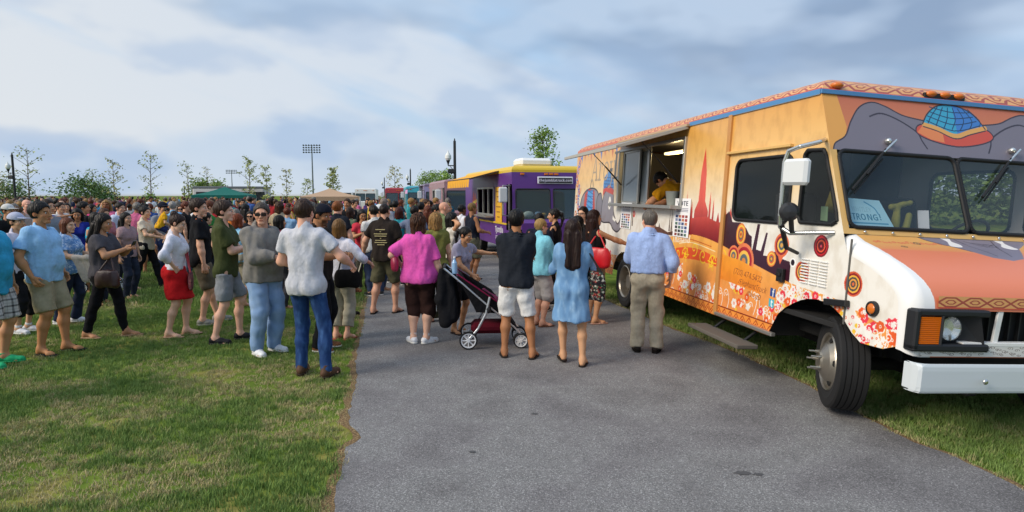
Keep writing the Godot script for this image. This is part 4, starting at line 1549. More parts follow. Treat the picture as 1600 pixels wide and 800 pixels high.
func decorated_truck() -> Node3D:
	var yaw := deg_to_rad(9.6)
	var roll := deg_to_rad(3.0)
	var fwd := Vector3(sin(yaw), 0, cos(yaw))
	var inn := Vector3(cos(yaw), 0, -sin(yaw))
	var up := Vector3.UP * cos(roll) + inn * sin(roll)
	inn = inn * cos(roll) - Vector3.UP * sin(roll)
	var t := thing("food_truck", "orange and white food truck with elephant artwork, red towers and raised serving hatch", "food truck")
	t.transform = Transform3D(Basis(-fwd, up, inn), Vector3(2.5763, 0.0, -6.08))
	var alu := gloss("b4b2ac", 0.38, 0.75)
	var black := gloss("131315", 0.5)
	var rubber := gloss("0e0e10", 0.65)
	var chrome := gloss("cfcfcc", 0.22, 0.9)
	var cream := gloss("d9ad66", 0.4)
	var white := gloss("e4e3e0", 0.35)
	var dark := gloss("1b1a1a", 0.8)
	var liv := print_material("side_print", side_livery(), 0.32)
	liv.clearcoat_enabled = true
	liv.clearcoat = 0.25
	liv.clearcoat_roughness = 0.2
	liv.detail_enabled = true
	liv.detail_blend_mode = BaseMaterial3D.BLEND_MODE_MUL
	liv.detail_albedo = noise_map(0.01, 512, ["eeeae4", "f7f5f2", "ffffff", "ffffff"], [0.0, 0.3, 0.55, 1.0], FastNoiseLite.TYPE_SIMPLEX_SMOOTH, 6, 31)
	liv.detail_uv_layer = BaseMaterial3D.DETAIL_UV_2
	liv.uv2_triplanar = true
	liv.uv2_scale = Vector3(1.1, 0.7, 1.1)
	var W := 2.54
	# near side with its openings
	var nose := hood_profile()
	var out := PackedVector2Array([Vector2(7.6, 0.5), Vector2(7.6, 2.84), Vector2(-0.49, 2.84), Vector2(-0.95, 1.6)])
	for q in nose:
		if q[0].x < -0.99:
			out.append(q[0] - q[1] * 0.12)
	for q in [[1.5, 0.74], [1.27, 0.73], [1.16, 0.79], [1.03, 0.9], [0.93, 0.95], [0.81, 0.985], [0.69, 0.99], [0.57, 0.975], [0.47, 0.945], [0.37, 0.9], [0.25, 0.835], [0.14, 0.75], [0.05, 0.6], [0.0, 0.5]]:
		out.append(Vector2(-q[0], q[1]))
	if not Geometry2D.is_polygon_clockwise(out):
		out.reverse()
	out.reverse()
	var hatch := PackedVector2Array([Vector2(2.22, 1.78), Vector2(4.74, 1.78), Vector2(4.74, 2.68), Vector2(2.22, 2.68)])
	var win := rounded(-0.17, 1.65, 0.86, 2.31, 0.1)
	var quarter := PackedVector2Array()
	for q in [[0.36, 1.67], [0.8, 1.67], [0.86, 1.7], [0.84, 1.78], [0.64, 2.28], [0.6, 2.33], [0.38, 2.34], [0.34, 2.3], [0.33, 1.72]]:
		quarter.append(Vector2(-q[0], q[1]))
	var arch := PackedVector2Array()
	for k in 13:
		arch.append(Vector2(4.29 + 0.52 * cos(PI * k / 12.0), 0.49 + 0.47 * sin(PI * k / 12.0)))
	var side := mb()
	sheet(side, out, [hatch, win, quarter, arch], 0.0, Rect2(7.7, 0.4, -9.6, 2.8))
	put(t, "side_panel", side.commit(), liv)
	var st := mb()
	sheet(st, out, [win, quarter, arch], W)
	put(t, "side_panel", st.commit(), white)
	st = mb()
	quad(st, Vector3(7.6, 0.5, 0), Vector3(7.6, 2.84, 0), Vector3(7.6, 2.84, W), Vector3(7.6, 0.5, W))
	put(t, "rear_panel", st.commit(), cream)
	# roof with its woven border, and the blue and red trim
	st = mb()
	var band := mb()
	roof_cap(st, -0.49, 7.6, W, [Vector2(0, 2.84), Vector2(0.0, 2.88), Vector2(0.06, 2.95), Vector2(0.15, 3.0), Vector2(0.33, 3.05), Vector2(0.8, 3.09)], band)
	put(t, "roof", st.commit(), gloss("c8795c", 0.45))
	var bm := print_material("band_print", band_print(), 0.4)
	put(t, "roof_border", band.commit(), bm)
	st = mb()
	box(st, Vector3(0.83, 2.862, -0.006), Vector3(2.62, 0.05, 0.02))
	box(st, Vector3(-0.498, 2.862, W / 2), Vector3(0.02, 0.04, W + 0.03))
	put(t, "blue_trim", st.commit(), gloss("4d86bb", 0.45))
	st = mb()
	box(st, Vector3(0.83, 2.89, -0.003), Vector3(2.62, 0.014, 0.012))
	put(t, "red_trim", st.commit(), gloss("c85444", 0.45))
	st = mb()
	box(st, Vector3(0.83, 2.838, -0.007), Vector3(2.62, 0.008, 0.016))
	put(t, "trim_moulding", st.commit(), alu)
	# front: panel over the windscreen, posts, seals and panes
	var fx := func(y: float) -> float: return -0.49 - (2.84 - y) * 0.371
	var slab := func(s: SurfaceTool, z0: float, z1: float, y0: float, y1: float) -> void:
		quad_uv(s, [Vector3(fx.call(y0), y0, z0), Vector3(fx.call(y1), y1, z0), Vector3(fx.call(y1), y1, z1), Vector3(fx.call(y0), y0, z1)], [Vector2(z0 / W, (2.9 - y0) / 0.64), Vector2(z0 / W, (2.9 - y1) / 0.64), Vector2(z1 / W, (2.9 - y1) / 0.64), Vector2(z1 / W, (2.9 - y0) / 0.64)])
	st = mb()
	slab.call(st, 0.0, W, 2.33, 2.84)
	put(t, "front_panel", st.commit(), print_material("header_print", header_livery(), 0.42))
	st = mb()
	slab.call(st, 0.0, 0.06, 1.6, 2.33)
	slab.call(st, W - 0.06, W, 1.6, 2.33)
	slab.call(st, 0.06, W - 0.06, 1.6, 1.645)
	put(t, "windscreen_surround", st.commit(), cream)
	var slope := atan(0.371)
	for k in 2:
		var z0 := 0.06 + k * 1.21
		var z1 := z0 + 1.21
		var holder := Node3D.new()
		holder.name = "windscreen" if k == 0 else "windscreen_001"
		t.add_child(holder)
		holder.transform = Transform3D(Basis(Vector3.UP, -PI / 2) * Basis(Vector3.RIGHT, -slope), Vector3(fx.call(1.645) + 0.0, 1.645, 0))
		var o := rounded(z0 + 0.012, 0.012, z1 - 0.012, 0.725, 0.07)
		put(holder, "seal", frame_of(o, 0.0, 0.02), rubber)
		put(holder, "pane", pane_of(o, 0.0), glass("46585f", 0.22))
	for k in 9:
		st = mb()
		ball(st, Vector3(fx.call(1.625) - 0.01, 1.622, 0.2 + k * 0.27), Vector3.ONE * 0.013, 5, 8)
		put(t, "clip", st.commit(), chrome)
	# wipers hang from the panel above
	for z in [0.58, 1.9]:
		st = mb()
		var a := Vector3(fx.call(2.44) - 0.02, 2.44, z)
		ball(st, a, Vector3(0.04, 0.03, 0.03), 6, 10)
		bar(st, a + Vector3(-0.03, 0.01, 0.06), Vector3(fx.call(2.33) - 0.05, 2.33, z - 0.09), 0.011)
		put(t, "wiper_arm", st.commit(), chrome)
		st = mb()
		bar(st, Vector3(fx.call(2.3) - 0.045, 2.31, z - 0.11), Vector3(fx.call(1.98) - 0.04, 1.98, z - 0.46), 0.013)
		bar(st, Vector3(fx.call(2.27) - 0.035, 2.27, z - 0.1), Vector3(fx.call(1.95) - 0.03, 1.95, z - 0.44), 0.008)
		bar(st, Vector3(fx.call(2.36) - 0.05, 2.36, z - 0.06), Vector3(fx.call(2.12) - 0.055, 2.12, z - 0.3), 0.01)
		put(t, "wiper_blade", st.commit(), rubber)
	# marker lamps along the roof
	var amber := gloss("cf6f24", 0.2)
	for z in [0.16, 1.14, 1.29, 1.44, 2.3]:
		st = mb()
		ball(st, Vector3(-0.47, 2.93, z), Vector3(0.05, 0.032, 0.058), 7, 14)
		put(t, "marker_lamp", st.commit(), amber)
	st = mb()
	box(st, Vector3(-0.468, 2.915, 1.29), Vector3(0.03, 0.05, 0.44))
	put(t, "lamp_plate", st.commit(), black)
	# bonnet and wings
	st = mb()
	var zs := [0.0, 0.008, 0.03, 0.065, 0.12, 0.2, 0.5, 0.9, 1.27]
	var cols := []
	for z in zs:
		cols.append(z)
	for i in range(zs.size() - 2, -1, -1):
		cols.append(W - zs[i])
	var at := func(q: Array, z: float) -> Vector3:
		var d := minf(z, W - z)
		var e: float = 0.12 - sqrt(maxf(0.0144 - pow(maxf(0.12 - d, 0.0), 2.0), 0.0)) if d < 0.12 else 0.0
		var v: Vector2 = q[0] - q[1] * e
		return Vector3(v.x, v.y, z)
	var normal_at := func(q: Array, z: float) -> Vector3:
		var d := minf(z, W - z)
		var s := clampf((0.12 - d) / 0.12, 0.0, 1.0)
		return (Vector3(q[1].x, q[1].y, 0) * sqrt(1.0 - s * s) + Vector3(0, 0, -1 if z < W / 2 else 1) * s).normalized()
	var total: float = nose[nose.size() - 1][2]
	var bezel := mb()
	for i in nose.size() - 1:
		for j in cols.size() - 1:
			if nose[i][0].y < 1.1 and nose[i + 1][0].y > 0.82 and cols[j] > 0.15 and cols[j + 1] < W - 0.15:
				continue
			for w in [[i, j], [i + 1, j + 1], [i + 1, j], [i, j], [i, j + 1], [i + 1, j + 1]]:
				st.set_normal(normal_at.call(nose[w[0]], cols[w[1]]))
				st.set_uv(Vector2(cols[w[1]] / W, minf(nose[w[0]][2] / 0.93, 0.99)))
				st.add_vertex(at.call(nose[w[0]], cols[w[1]]))
	put(t, "bonnet", st.commit(), print_material("hood_print", hood_livery(), 0.34))
	st = mb()
	for k in 10:
		var z0 := 0.22 + k * 0.21
		quad_uv(st, [Vector3(-1.733, 1.105, z0), Vector3(-1.728, 1.195, z0), Vector3(-1.728, 1.195, z0 + 0.21), Vector3(-1.733, 1.105, z0 + 0.21)], [Vector2(0, 1), Vector2(0, 0.02), Vector2(0.5, 0.02), Vector2(0.5, 1)])
	put(t, "nose_border", st.commit(), bm)
	# grille opening, struts, lower strip
	st = mb()
	box(st, Vector3(-1.5, 0.95, W / 2), Vector3(0.1, 0.36, W - 0.3))
	put(t, "radiator", st.commit(), gloss("0f0f10", 0.7))
	for k in 12:
		st = mb()
		box(st, Vector3(-1.57, 0.95, 0.75 + k * 0.095), Vector3(0.03, 0.3, 0.012))
		put(t, "radiator_fin", st.commit(), gloss("242322", 0.6))
	for z in [0.77, 1.77]:
		st = mb()
		box(st, Vector3(-1.715, 0.96, z), Vector3(0.02, 0.29, 0.045), Basis(Vector3.RIGHT, 0.1))
		put(t, "grille_strut", st.commit(), white)
	st = mb()
	for k in 2:
		quad_uv(st, [Vector3(-1.742, 0.745, 0.1 + k * 1.17), Vector3(-1.748, 0.83, 0.1 + k * 1.17), Vector3(-1.748, 0.83, 1.27 + k * 1.17), Vector3(-1.742, 0.745, 1.27 + k * 1.17)], [Vector2(0, 1), Vector2(0, 0), Vector2(1, 0), Vector2(1, 1)])
	put(t, "swirl_strip", st.commit(), print_material("swirl_print", swirl_print(), 0.4))
	st = mb()
	box(st, Vector3(-1.72, 0.84, W / 2), Vector3(0.06, 0.03, W - 0.9))
	put(t, "grille_sill", st.commit(), white)
	# lamp housings, left and right
	for m in [1.0, -1.0]:
		var z := func(a: float) -> float: return a if m > 0.0 else W - a
		st = mb()
		for q in [[0.33, 1.075, 0.62, 0.05], [0.33, 0.815, 0.66, 0.055], [0.025, 0.945, 0.05, 0.3], [0.235, 0.945, 0.03, 0.24]]:
			box(st, Vector3(-1.73, q[1], z.call(q[0])), Vector3(0.1, q[3], q[2]), Basis(), 0.012)
		quad(st, Vector3(-1.76, 0.8, z.call(0.64)), Vector3(-1.76, 1.09, z.call(0.56)), Vector3(-1.66, 1.07, z.call(0.44)), Vector3(-1.66, 0.83, z.call(0.44)))
		quad(st, Vector3(-1.66, 0.82, z.call(0.2)), Vector3(-1.66, 1.08, z.call(0.2)), Vector3(-1.66, 1.08, z.call(0.62)), Vector3(-1.66, 0.82, z.call(0.64)))
		put(t, "lamp_housing", st.commit(), gloss("17181c", 0.6))
		st = mb()
		for k in 14:
			box(st, Vector3(-1.758, 0.85 + k * 0.0145, z.call(0.135)), Vector3(0.03, 0.0125, 0.17), Basis(), 0.002)
		put(t, "turn_signal", st.commit(), gloss("d8660f", 0.15))
		var hl := Node3D.new()
		hl.name = "headlight" if m > 0.0 else "headlight_001"
		t.add_child(hl)
		st = mb()
		lathe(st, Vector3(-1.69, 0.955, z.call(0.345)), Vector3(-1, 0, 0), [Vector2(0.0, 0.0), Vector2(0.06, 0.012), Vector2(0.088, 0.045)], 22)
		put(hl, "reflector", st.commit(), gloss("d8d8d4", 0.12, 1.0))
		st = mb()
		ball(st, Vector3(-1.735, 0.955, z.call(0.345)), Vector3(0.035, 0.092, 0.092), 8, 20)
		put(hl, "lens", st.commit(), glass("f4f6f6", 0.12))
	# bumper with bolts
	st = mb()
	var bc := [[0.0, 0.11], [0.006, 0.06], [0.025, 0.025], [0.06, 0.006], [0.1, 0.0], [W - 0.1, 0.0], [W - 0.06, 0.006], [W - 0.025, 0.025], [W - 0.006, 0.06], [W, 0.11]]
	var bp := [[0.0, 0.505], [-0.03, 0.5], [-0.05, 0.515], [-0.058, 0.545], [-0.06, 0.665], [-0.052, 0.695], [-0.03, 0.712], [0.0, 0.715]]
	for i in bc.size() - 1:
		for k in bp.size() - 1:
			var p := func(c: Array, b: Array) -> Vector3: return Vector3(-1.84 + maxf(b[0] + c[1], b[0] * 0.3), b[1], c[0])
			quad(st, p.call(bc[i], bp[k]), p.call(bc[i], bp[k + 1]), p.call(bc[i + 1], bp[k + 1]), p.call(bc[i + 1], bp[k]))
	for z in [0.012, W - 0.012]:
		box(st, Vector3(-1.76, 0.608, z), Vector3(0.1, 0.19, 0.02), Basis(), 0.004)
	put(t, "bumper", st.commit(), gloss("c9d0d4", 0.45))
	for z in [0.52, 1.3, 2.1]:
		st = mb()
		ball(st, Vector3(-1.9, 0.6, z), Vector3(0.012, 0.022, 0.022), 6, 10)
		put(t, "bumper_bolt", st.commit(), chrome)
	# details of the near side
	st = mb()
	box(st, Vector3(1.06, 1.68, -0.012), Vector3(0.07, 2.33, 0.03))
	put(t, "door_post", st.commit(), gloss("c48a4a", 0.4))
	st = mb()
	box(st, Vector3(0.45, 2.405, -0.02), Vector3(1.2, 0.03, 0.045))
	put(t, "drip_rail", st.commit(), cream)
	for q in [[-1.06, 1.2, 0.016, 0.72], [1.1, 1.7, 0.012, 2.3]]:
		st = mb()
		box(st, Vector3(q[0], q[1], -0.004), Vector3(q[2], q[3], 0.012))
		put(t, "seam", st.commit(), gloss("5c5a56", 0.5))
	st = mb()
	box(st, Vector3(0.45, 0.535, -0.02), Vector3(1.15, 0.035, 0.05))
	put(t, "door_sill", st.commit(), alu)
	for c in 3:
		for k in 9:
			st = mb()
			box(st, Vector3(-0.5 - c * 0.125, 1.115 + k * 0.027, -0.008), Vector3(0.105, 0.012, 0.02), Basis(Vector3.RIGHT, 0.4))
			put(t, "vent_louvre", st.commit(), white)
	st = mb()
	box(st, Vector3(-0.16, 1.14, -0.02), Vector3(0.1, 0.13, 0.04))
	box(st, Vector3(-0.16, 1.15, -0.045), Vector3(0.06, 0.03, 0.03))
	put(t, "door_handle", st.commit(), black)
	st = mb()
	box(st, Vector3(-0.98, 1.01, -0.03), Vector3(0.27, 0.055, 0.05), Basis(Vector3(0, 0, 1), -0.1))
	put(t, "bonnet_latch", st.commit(), black)
	st = mb()
	lathe(st, ahead(1.37, 1.03, 0.0), Vector3(0, 0, -1), [Vector2(0.062, 0.0), Vector2(0.06, 0.025), Vector2(0.045, 0.03)], 20)
	put(t, "lamp_ring", st.commit(), black)
	st = mb()
	ball(st, ahead(1.37, 1.03, -0.02), Vector3(0.044, 0.044, 0.02), 6, 16)
	put(t, "side_marker", st.commit(), amber)
	var glass_m := glass("20282a", 0.4)
	glass_m.metallic_specular = 0.32
	for q in [[win, "door_window"], [quarter, "quarter_window"]]:
		var h := Node3D.new()
		h.name = q[1]
		t.add_child(h)
		put(h, "seal", frame_of(q[0], -0.004, 0.02), rubber)
		put(h, "pane", pane_of(q[0], 0.004), glass_m)
		var h2 := Node3D.new()
		h2.name = q[1] + "_001"
		t.add_child(h2)
		put(h2, "seal", frame_of(q[0], W + 0.004, 0.02), rubber)
		put(h2, "pane", pane_of(q[0], W - 0.004), glass_m)
	# mirrors on their tubular arm
	st = mb()
	tube(st, [ahead(0.6, 2.42, 0.0), ahead(0.72, 2.38, -0.14), ahead(0.66, 2.335, -0.28), ahead(0.54, 2.3, -0.31), ahead(0.51, 2.2, -0.32), ahead(0.5, 1.72, -0.31), ahead(0.5, 1.62, -0.3), ahead(0.58, 1.57, -0.25), ahead(0.84, 1.6, 0.0)], 0.02, 8)
	put(t, "mirror_arm", st.commit(), chrome)
	st = mb()
	box(st, ahead(0.68, 2.11, -0.31), Vector3(0.26, 0.23, 0.08), Basis(Vector3.UP, 0.25), 0.025)
	put(t, "mirror", st.commit(), gloss("d5d8da", 0.4))
	st = mb()
	lathe(st, ahead(0.63, 1.76, -0.31), Vector3(-0.9, 0, -0.42).normalized(), [Vector2(0, 0.04), Vector2(0.06, 0.03), Vector2(0.085, 0.0), Vector2(0.083, -0.02), Vector2(0, -0.02)], 22)
	put(t, "round_mirror", st.commit(), gloss("2a2a2d", 0.3))
	st = mb()
	bar(st, ahead(0.52, 1.64, -0.3), ahead(0.48, 1.42, -0.2), 0.025, 0.02)
	bar(st, ahead(0.48, 1.43, -0.2), ahead(0.4, 1.38, -0.03), 0.018)
	bar(st, ahead(0.66, 1.72, -0.31), ahead(0.62, 1.58, -0.26), 0.022)
	put(t, "mirror_bracket", st.commit(), black)
	# step plank and its hangers
	st = mb()
	box(st, ahead(-0.62, 0.36, -0.17), Vector3(1.12, 0.045, 0.24), Basis(), 0.008)
	put(t, "step", st.commit(), gloss("5d5750", 0.85))
	for x in [-0.3, -0.95]:
		st = mb()
		bar(st, ahead(x, 0.5, 0.1), ahead(x, 0.35, -0.1), 0.018)
		put(t, "step_hanger", st.commit(), black)
	# underside and running gear
	st = mb()
	box(st, Vector3(3.2, 0.62, W / 2), Vector3(8.6, 0.12, W - 0.7))
	for z in [0.75, 1.8]:
		box(st, Vector3(2.9, 0.48, z), Vector3(9.0, 0.18, 0.1))
	bar(st, Vector3(-0.86, 0.45, 0.2), Vector3(-0.86, 0.45, W - 0.2), 0.06)
	bar(st, Vector3(4.29, 0.45, 0.2), Vector3(4.29, 0.45, W - 0.2), 0.08)
	box(st, Vector3(-0.75, 0.7, W / 2), Vector3(1.6, 0.3, 1.4))
	put(t, "chassis", st.commit(), gloss("151414", 0.85))
	for z in [0.42, W - 0.42]:
		st = mb()
		box(st, Vector3(-0.6, 0.82, z), Vector3(1.3, 0.5, 0.02))
		put(t, "wheel_housing", st.commit(), gloss("1b1a19", 0.8))
	st = mb()
	box(st, Vector3(0.02, 0.72, 0.22), Vector3(0.02, 0.44, 0.42))
	put(t, "mud_flap", st.commit(), gloss("1b1a19", 0.8))
	var steel := gloss("a19a8e", 0.36, 0.85)
	wheel(t, ahead(0.86, 0.455, 0.175), 0.405, 0.25, false, steel, -0.4)
	wheel(t, ahead(-4.29, 0.455, 0.15), 0.43, 0.24, true, steel)
	wheel(t, ahead(0.86, 0.455, W - 0.17), 0.43, 0.25, false, steel, PI - 0.4)
	wheel(t, ahead(-4.29, 0.455, W - 0.17), 0.43, 0.25, true, steel, PI)
	# cab: floor, dash, seats, bulkhead
	st = mb()
	box(st, Vector3(0.1, 0.8, W / 2), Vector3(2.2, 0.05, W - 0.04))
	put(t, "cab_floor", st.commit(), dark)
	st = mb()
	box(st, Vector3(0.35, 2.82, W / 2), Vector3(1.4, 0.02, W - 0.06))
	put(t, "cab_ceiling", st.commit(), dark)
	st = mb()
	box(st, Vector3(1.32, 1.8, 0.6), Vector3(0.04, 2.0, 1.1))
	box(st, Vector3(1.32, 1.8, 2.15), Vector3(0.04, 2.0, 0.72))
	put(t, "bulkhead", st.commit(), gloss("3c3935", 0.7))
	st = mb()
	box(st, Vector3(-0.72, 1.4, W / 2), Vector3(0.42, 0.28, W - 0.1), Basis(), 0.05)
	put(t, "dashboard", st.commit(), gloss("1d1d20", 0.8))
	for z in [0.62, 1.9]:
		st = mb()
		box(st, Vector3(0.35, 1.25, z), Vector3(0.5, 0.14, 0.5), Basis(), 0.05)
		box(st, Vector3(0.6, 1.62, z), Vector3(0.14, 0.75, 0.48), Basis(Vector3(0, 0, 1), -0.12), 0.05)
		box(st, Vector3(0.35, 1.0, z), Vector3(0.3, 0.4, 0.3))
		put(t, "seat", st.commit(), gloss("2c2c31", 0.85))
	st = mb()
	for k in 20:
		var a := TAU * k / 20.0
		var b := TAU * (k + 1) / 20.0
		var c := Vector3(-0.28, 1.6, 1.9)
		var q := Basis(Vector3(0, 0, 1), -0.9)
		bar(st, c + q * Vector3(cos(a) * 0.22, 0, sin(a) * 0.22), c + q * Vector3(cos(b) * 0.22, 0, sin(b) * 0.22), 0.016, 0.016, 6, false)
	bar(st, Vector3(-0.28, 1.6, 1.9), Vector3(-0.6, 1.35, 1.9), 0.03)
	put(t, "steering_wheel", st.commit(), black)
	# kitchen behind the hatch
	st = mb()
	box(st, Vector3(3.6, 1.7, 2.45), Vector3(4.4, 2.2, 0.04))
	box(st, Vector3(5.9, 1.7, 1.3), Vector3(0.04, 2.2, 2.3))
	box(st, Vector3(3.6, 2.84, 1.28), Vector3(4.6, 0.03, 2.4))
	box(st, Vector3(3.6, 0.76, 1.28), Vector3(4.6, 0.04, 2.4))
	box(st, Vector3(1.4, 1.7, 1.28), Vector3(0.03, 2.1, 2.2))
	put(t, "kitchen_lining", st.commit(), gloss("4e4944", 0.5))
	st = mb()
	box(st, Vector3(3.7, 1.3, 2.15), Vector3(3.6, 0.95, 0.5))
	box(st, Vector3(4.5, 2.3, 2.25), Vector3(1.4, 0.5, 0.34))
	put(t, "cooker", st.commit(), gloss("8d8a84", 0.35, 0.7))
	st = mb()
	for k in 9:
		bar(st, Vector3(3.95 + k * 0.05, 1.95, 1.98), Vector3(3.95 + k * 0.05, 2.5, 1.98), 0.006)
		bar(st, Vector3(3.95, 1.97 + k * 0.065, 1.985), Vector3(4.36, 1.97 + k * 0.065, 1.985), 0.006)
	put(t, "wire_rack", st.commit(), gloss("9a8a62", 0.4, 0.5))
	st = mb()
	box(st, Vector3(4.1, 2.68, 0.75), Vector3(0.9, 0.04, 0.09))
	var lm := plain("lamp_on", Color("ffe9b0"), 0.5)
	lm.emission_enabled = true
	lm.emission = Color("ffe2a0")
	lm.emission_energy_multiplier = 1.4
	put(t, "kitchen_lamp", st.commit(), lm)
	var glow := OmniLight3D.new()
	glow.name = "kitchen_lamp_light"
	glow.light_color = Color("ffe2a8")
	glow.light_energy = 0.3
	glow.light_size = 0.1
	glow.omni_range = 5.0
	glow.omni_attenuation = 2.0
	glow.shadow_enabled = true
	glow.position = Vector3(4.1, 2.6, 0.75)
	t.add_child(glow)
	# hatch frame, sliding panes, counter
	st = mb()
	for q in [[3.48, 2.69, 2.6, 0.04], [2.2, 2.23, 0.05, 0.95], [4.76, 2.23, 0.05, 0.95]]:
		box(st, Vector3(q[0], q[1], 0.0), Vector3(q[2], q[3], 0.07))
	put(t, "hatch_frame", st.commit(), alu)
	for q in [[4.28, 0.03], [4.0, 0.08]]:
		var h := Node3D.new()
		h.name = "sliding_window" if q[0] > 4.1 else "sliding_window_001"
		t.add_child(h)
		st = mb()
		for x in [-0.36, 0.36]:
			box(st, Vector3(q[0] + x, 2.23, q[1]), Vector3(0.05, 0.88, 0.035))
		for y in [-0.43, 0.43]:
			box(st, Vector3(q[0], 2.23 + y, q[1]), Vector3(0.72, 0.05, 0.035))
		put(h, "frame", st.commit(), alu)
		st = mb()
		box(st, Vector3(q[0], 2.23, q[1]), Vector3(0.68, 0.82, 0.006), Basis(), 0.0)
		put(h, "pane", st.commit(), gloss("8b949a", 0.12))
	st = mb()
	box(st, Vector3(3.48, 1.755, -0.03), Vector3(2.6, 0.05, 0.3))
	put(t, "counter", st.commit(), gloss("a5a49e", 0.4, 0.6))
	# raised awning, its rail and gas struts
	st = mb()
	quad(st, Vector3(2.15, 2.81, -0.03), Vector3(4.78, 2.81, -0.03), Vector3(4.78, 2.49, -1.0), Vector3(2.15, 2.49, -1.0))
	quad(st, Vector3(2.15, 2.84, -0.03), Vector3(4.78, 2.84, -0.03), Vector3(4.78, 2.52, -1.0), Vector3(2.15, 2.52, -1.0))
	put(t, "awning", st.commit(), gloss("8d8880", 0.55))
	for q in [[3.46, 2.503, -1.0, 2.67, 0.045, 0.03], [2.15, 2.665, -0.515, 0.03, 0.045, 1.04], [4.78, 2.665, -0.515, 0.03, 0.045, 1.04]]:
		st = mb()
		box(st, Vector3(q[0], q[1], q[2]), Vector3(q[3], q[4], q[5]), Basis(Vector3.RIGHT, 0.0 if q[3] > 1.0 else -0.318))
		put(t, "awning_edge", st.commit(), gloss("a9a59c", 0.5))
	st = mb()
	box(st, Vector3(3.46, 2.85, -0.03), Vector3(2.7, 0.035, 0.06))
	put(t, "awning_hinge", st.commit(), gloss("b89a78", 0.5))
	for x in [2.35, 4.6]:
		st = mb()
		bar(st, Vector3(x, 2.1, -0.02), Vector3(x, 2.4, -0.33), 0.013)
		bar(st, Vector3(x, 2.38, -0.31), Vector3(x, 2.62, -0.58), 0.007)
		put(t, "gas_strut", st.commit(), black)
	return t


func hood_profile() -> Array:      # [point, outward normal, length so far] from the windscreen down to the valance
	var pts := [Vector2(-0.94, 1.6), Vector2(-1.06, 1.545), Vector2(-1.2, 1.505), Vector2(-1.34, 1.455), Vector2(-1.46, 1.4), Vector2(-1.55, 1.35), Vector2(-1.625, 1.298), Vector2(-1.68, 1.24), Vector2(-1.715, 1.17), Vector2(-1.73, 1.09), Vector2(-1.737, 0.95), Vector2(-1.742, 0.84), Vector2(-1.742, 0.76), Vector2(-1.73, 0.735)]
	var out := []
	var run := 0.0
	for i in pts.size():
		var d: Vector2 = (pts[mini(i + 1, pts.size() - 1)] - pts[maxi(i - 1, 0)]).normalized()
		if i > 0:
			run += (pts[i] - pts[i - 1]).length()
		out.append([pts[i], Vector2(d.y, -d.x), run])
	return out


func on_truck(t: Node3D, p: Vector3) -> Vector3:
	return t.transform * p


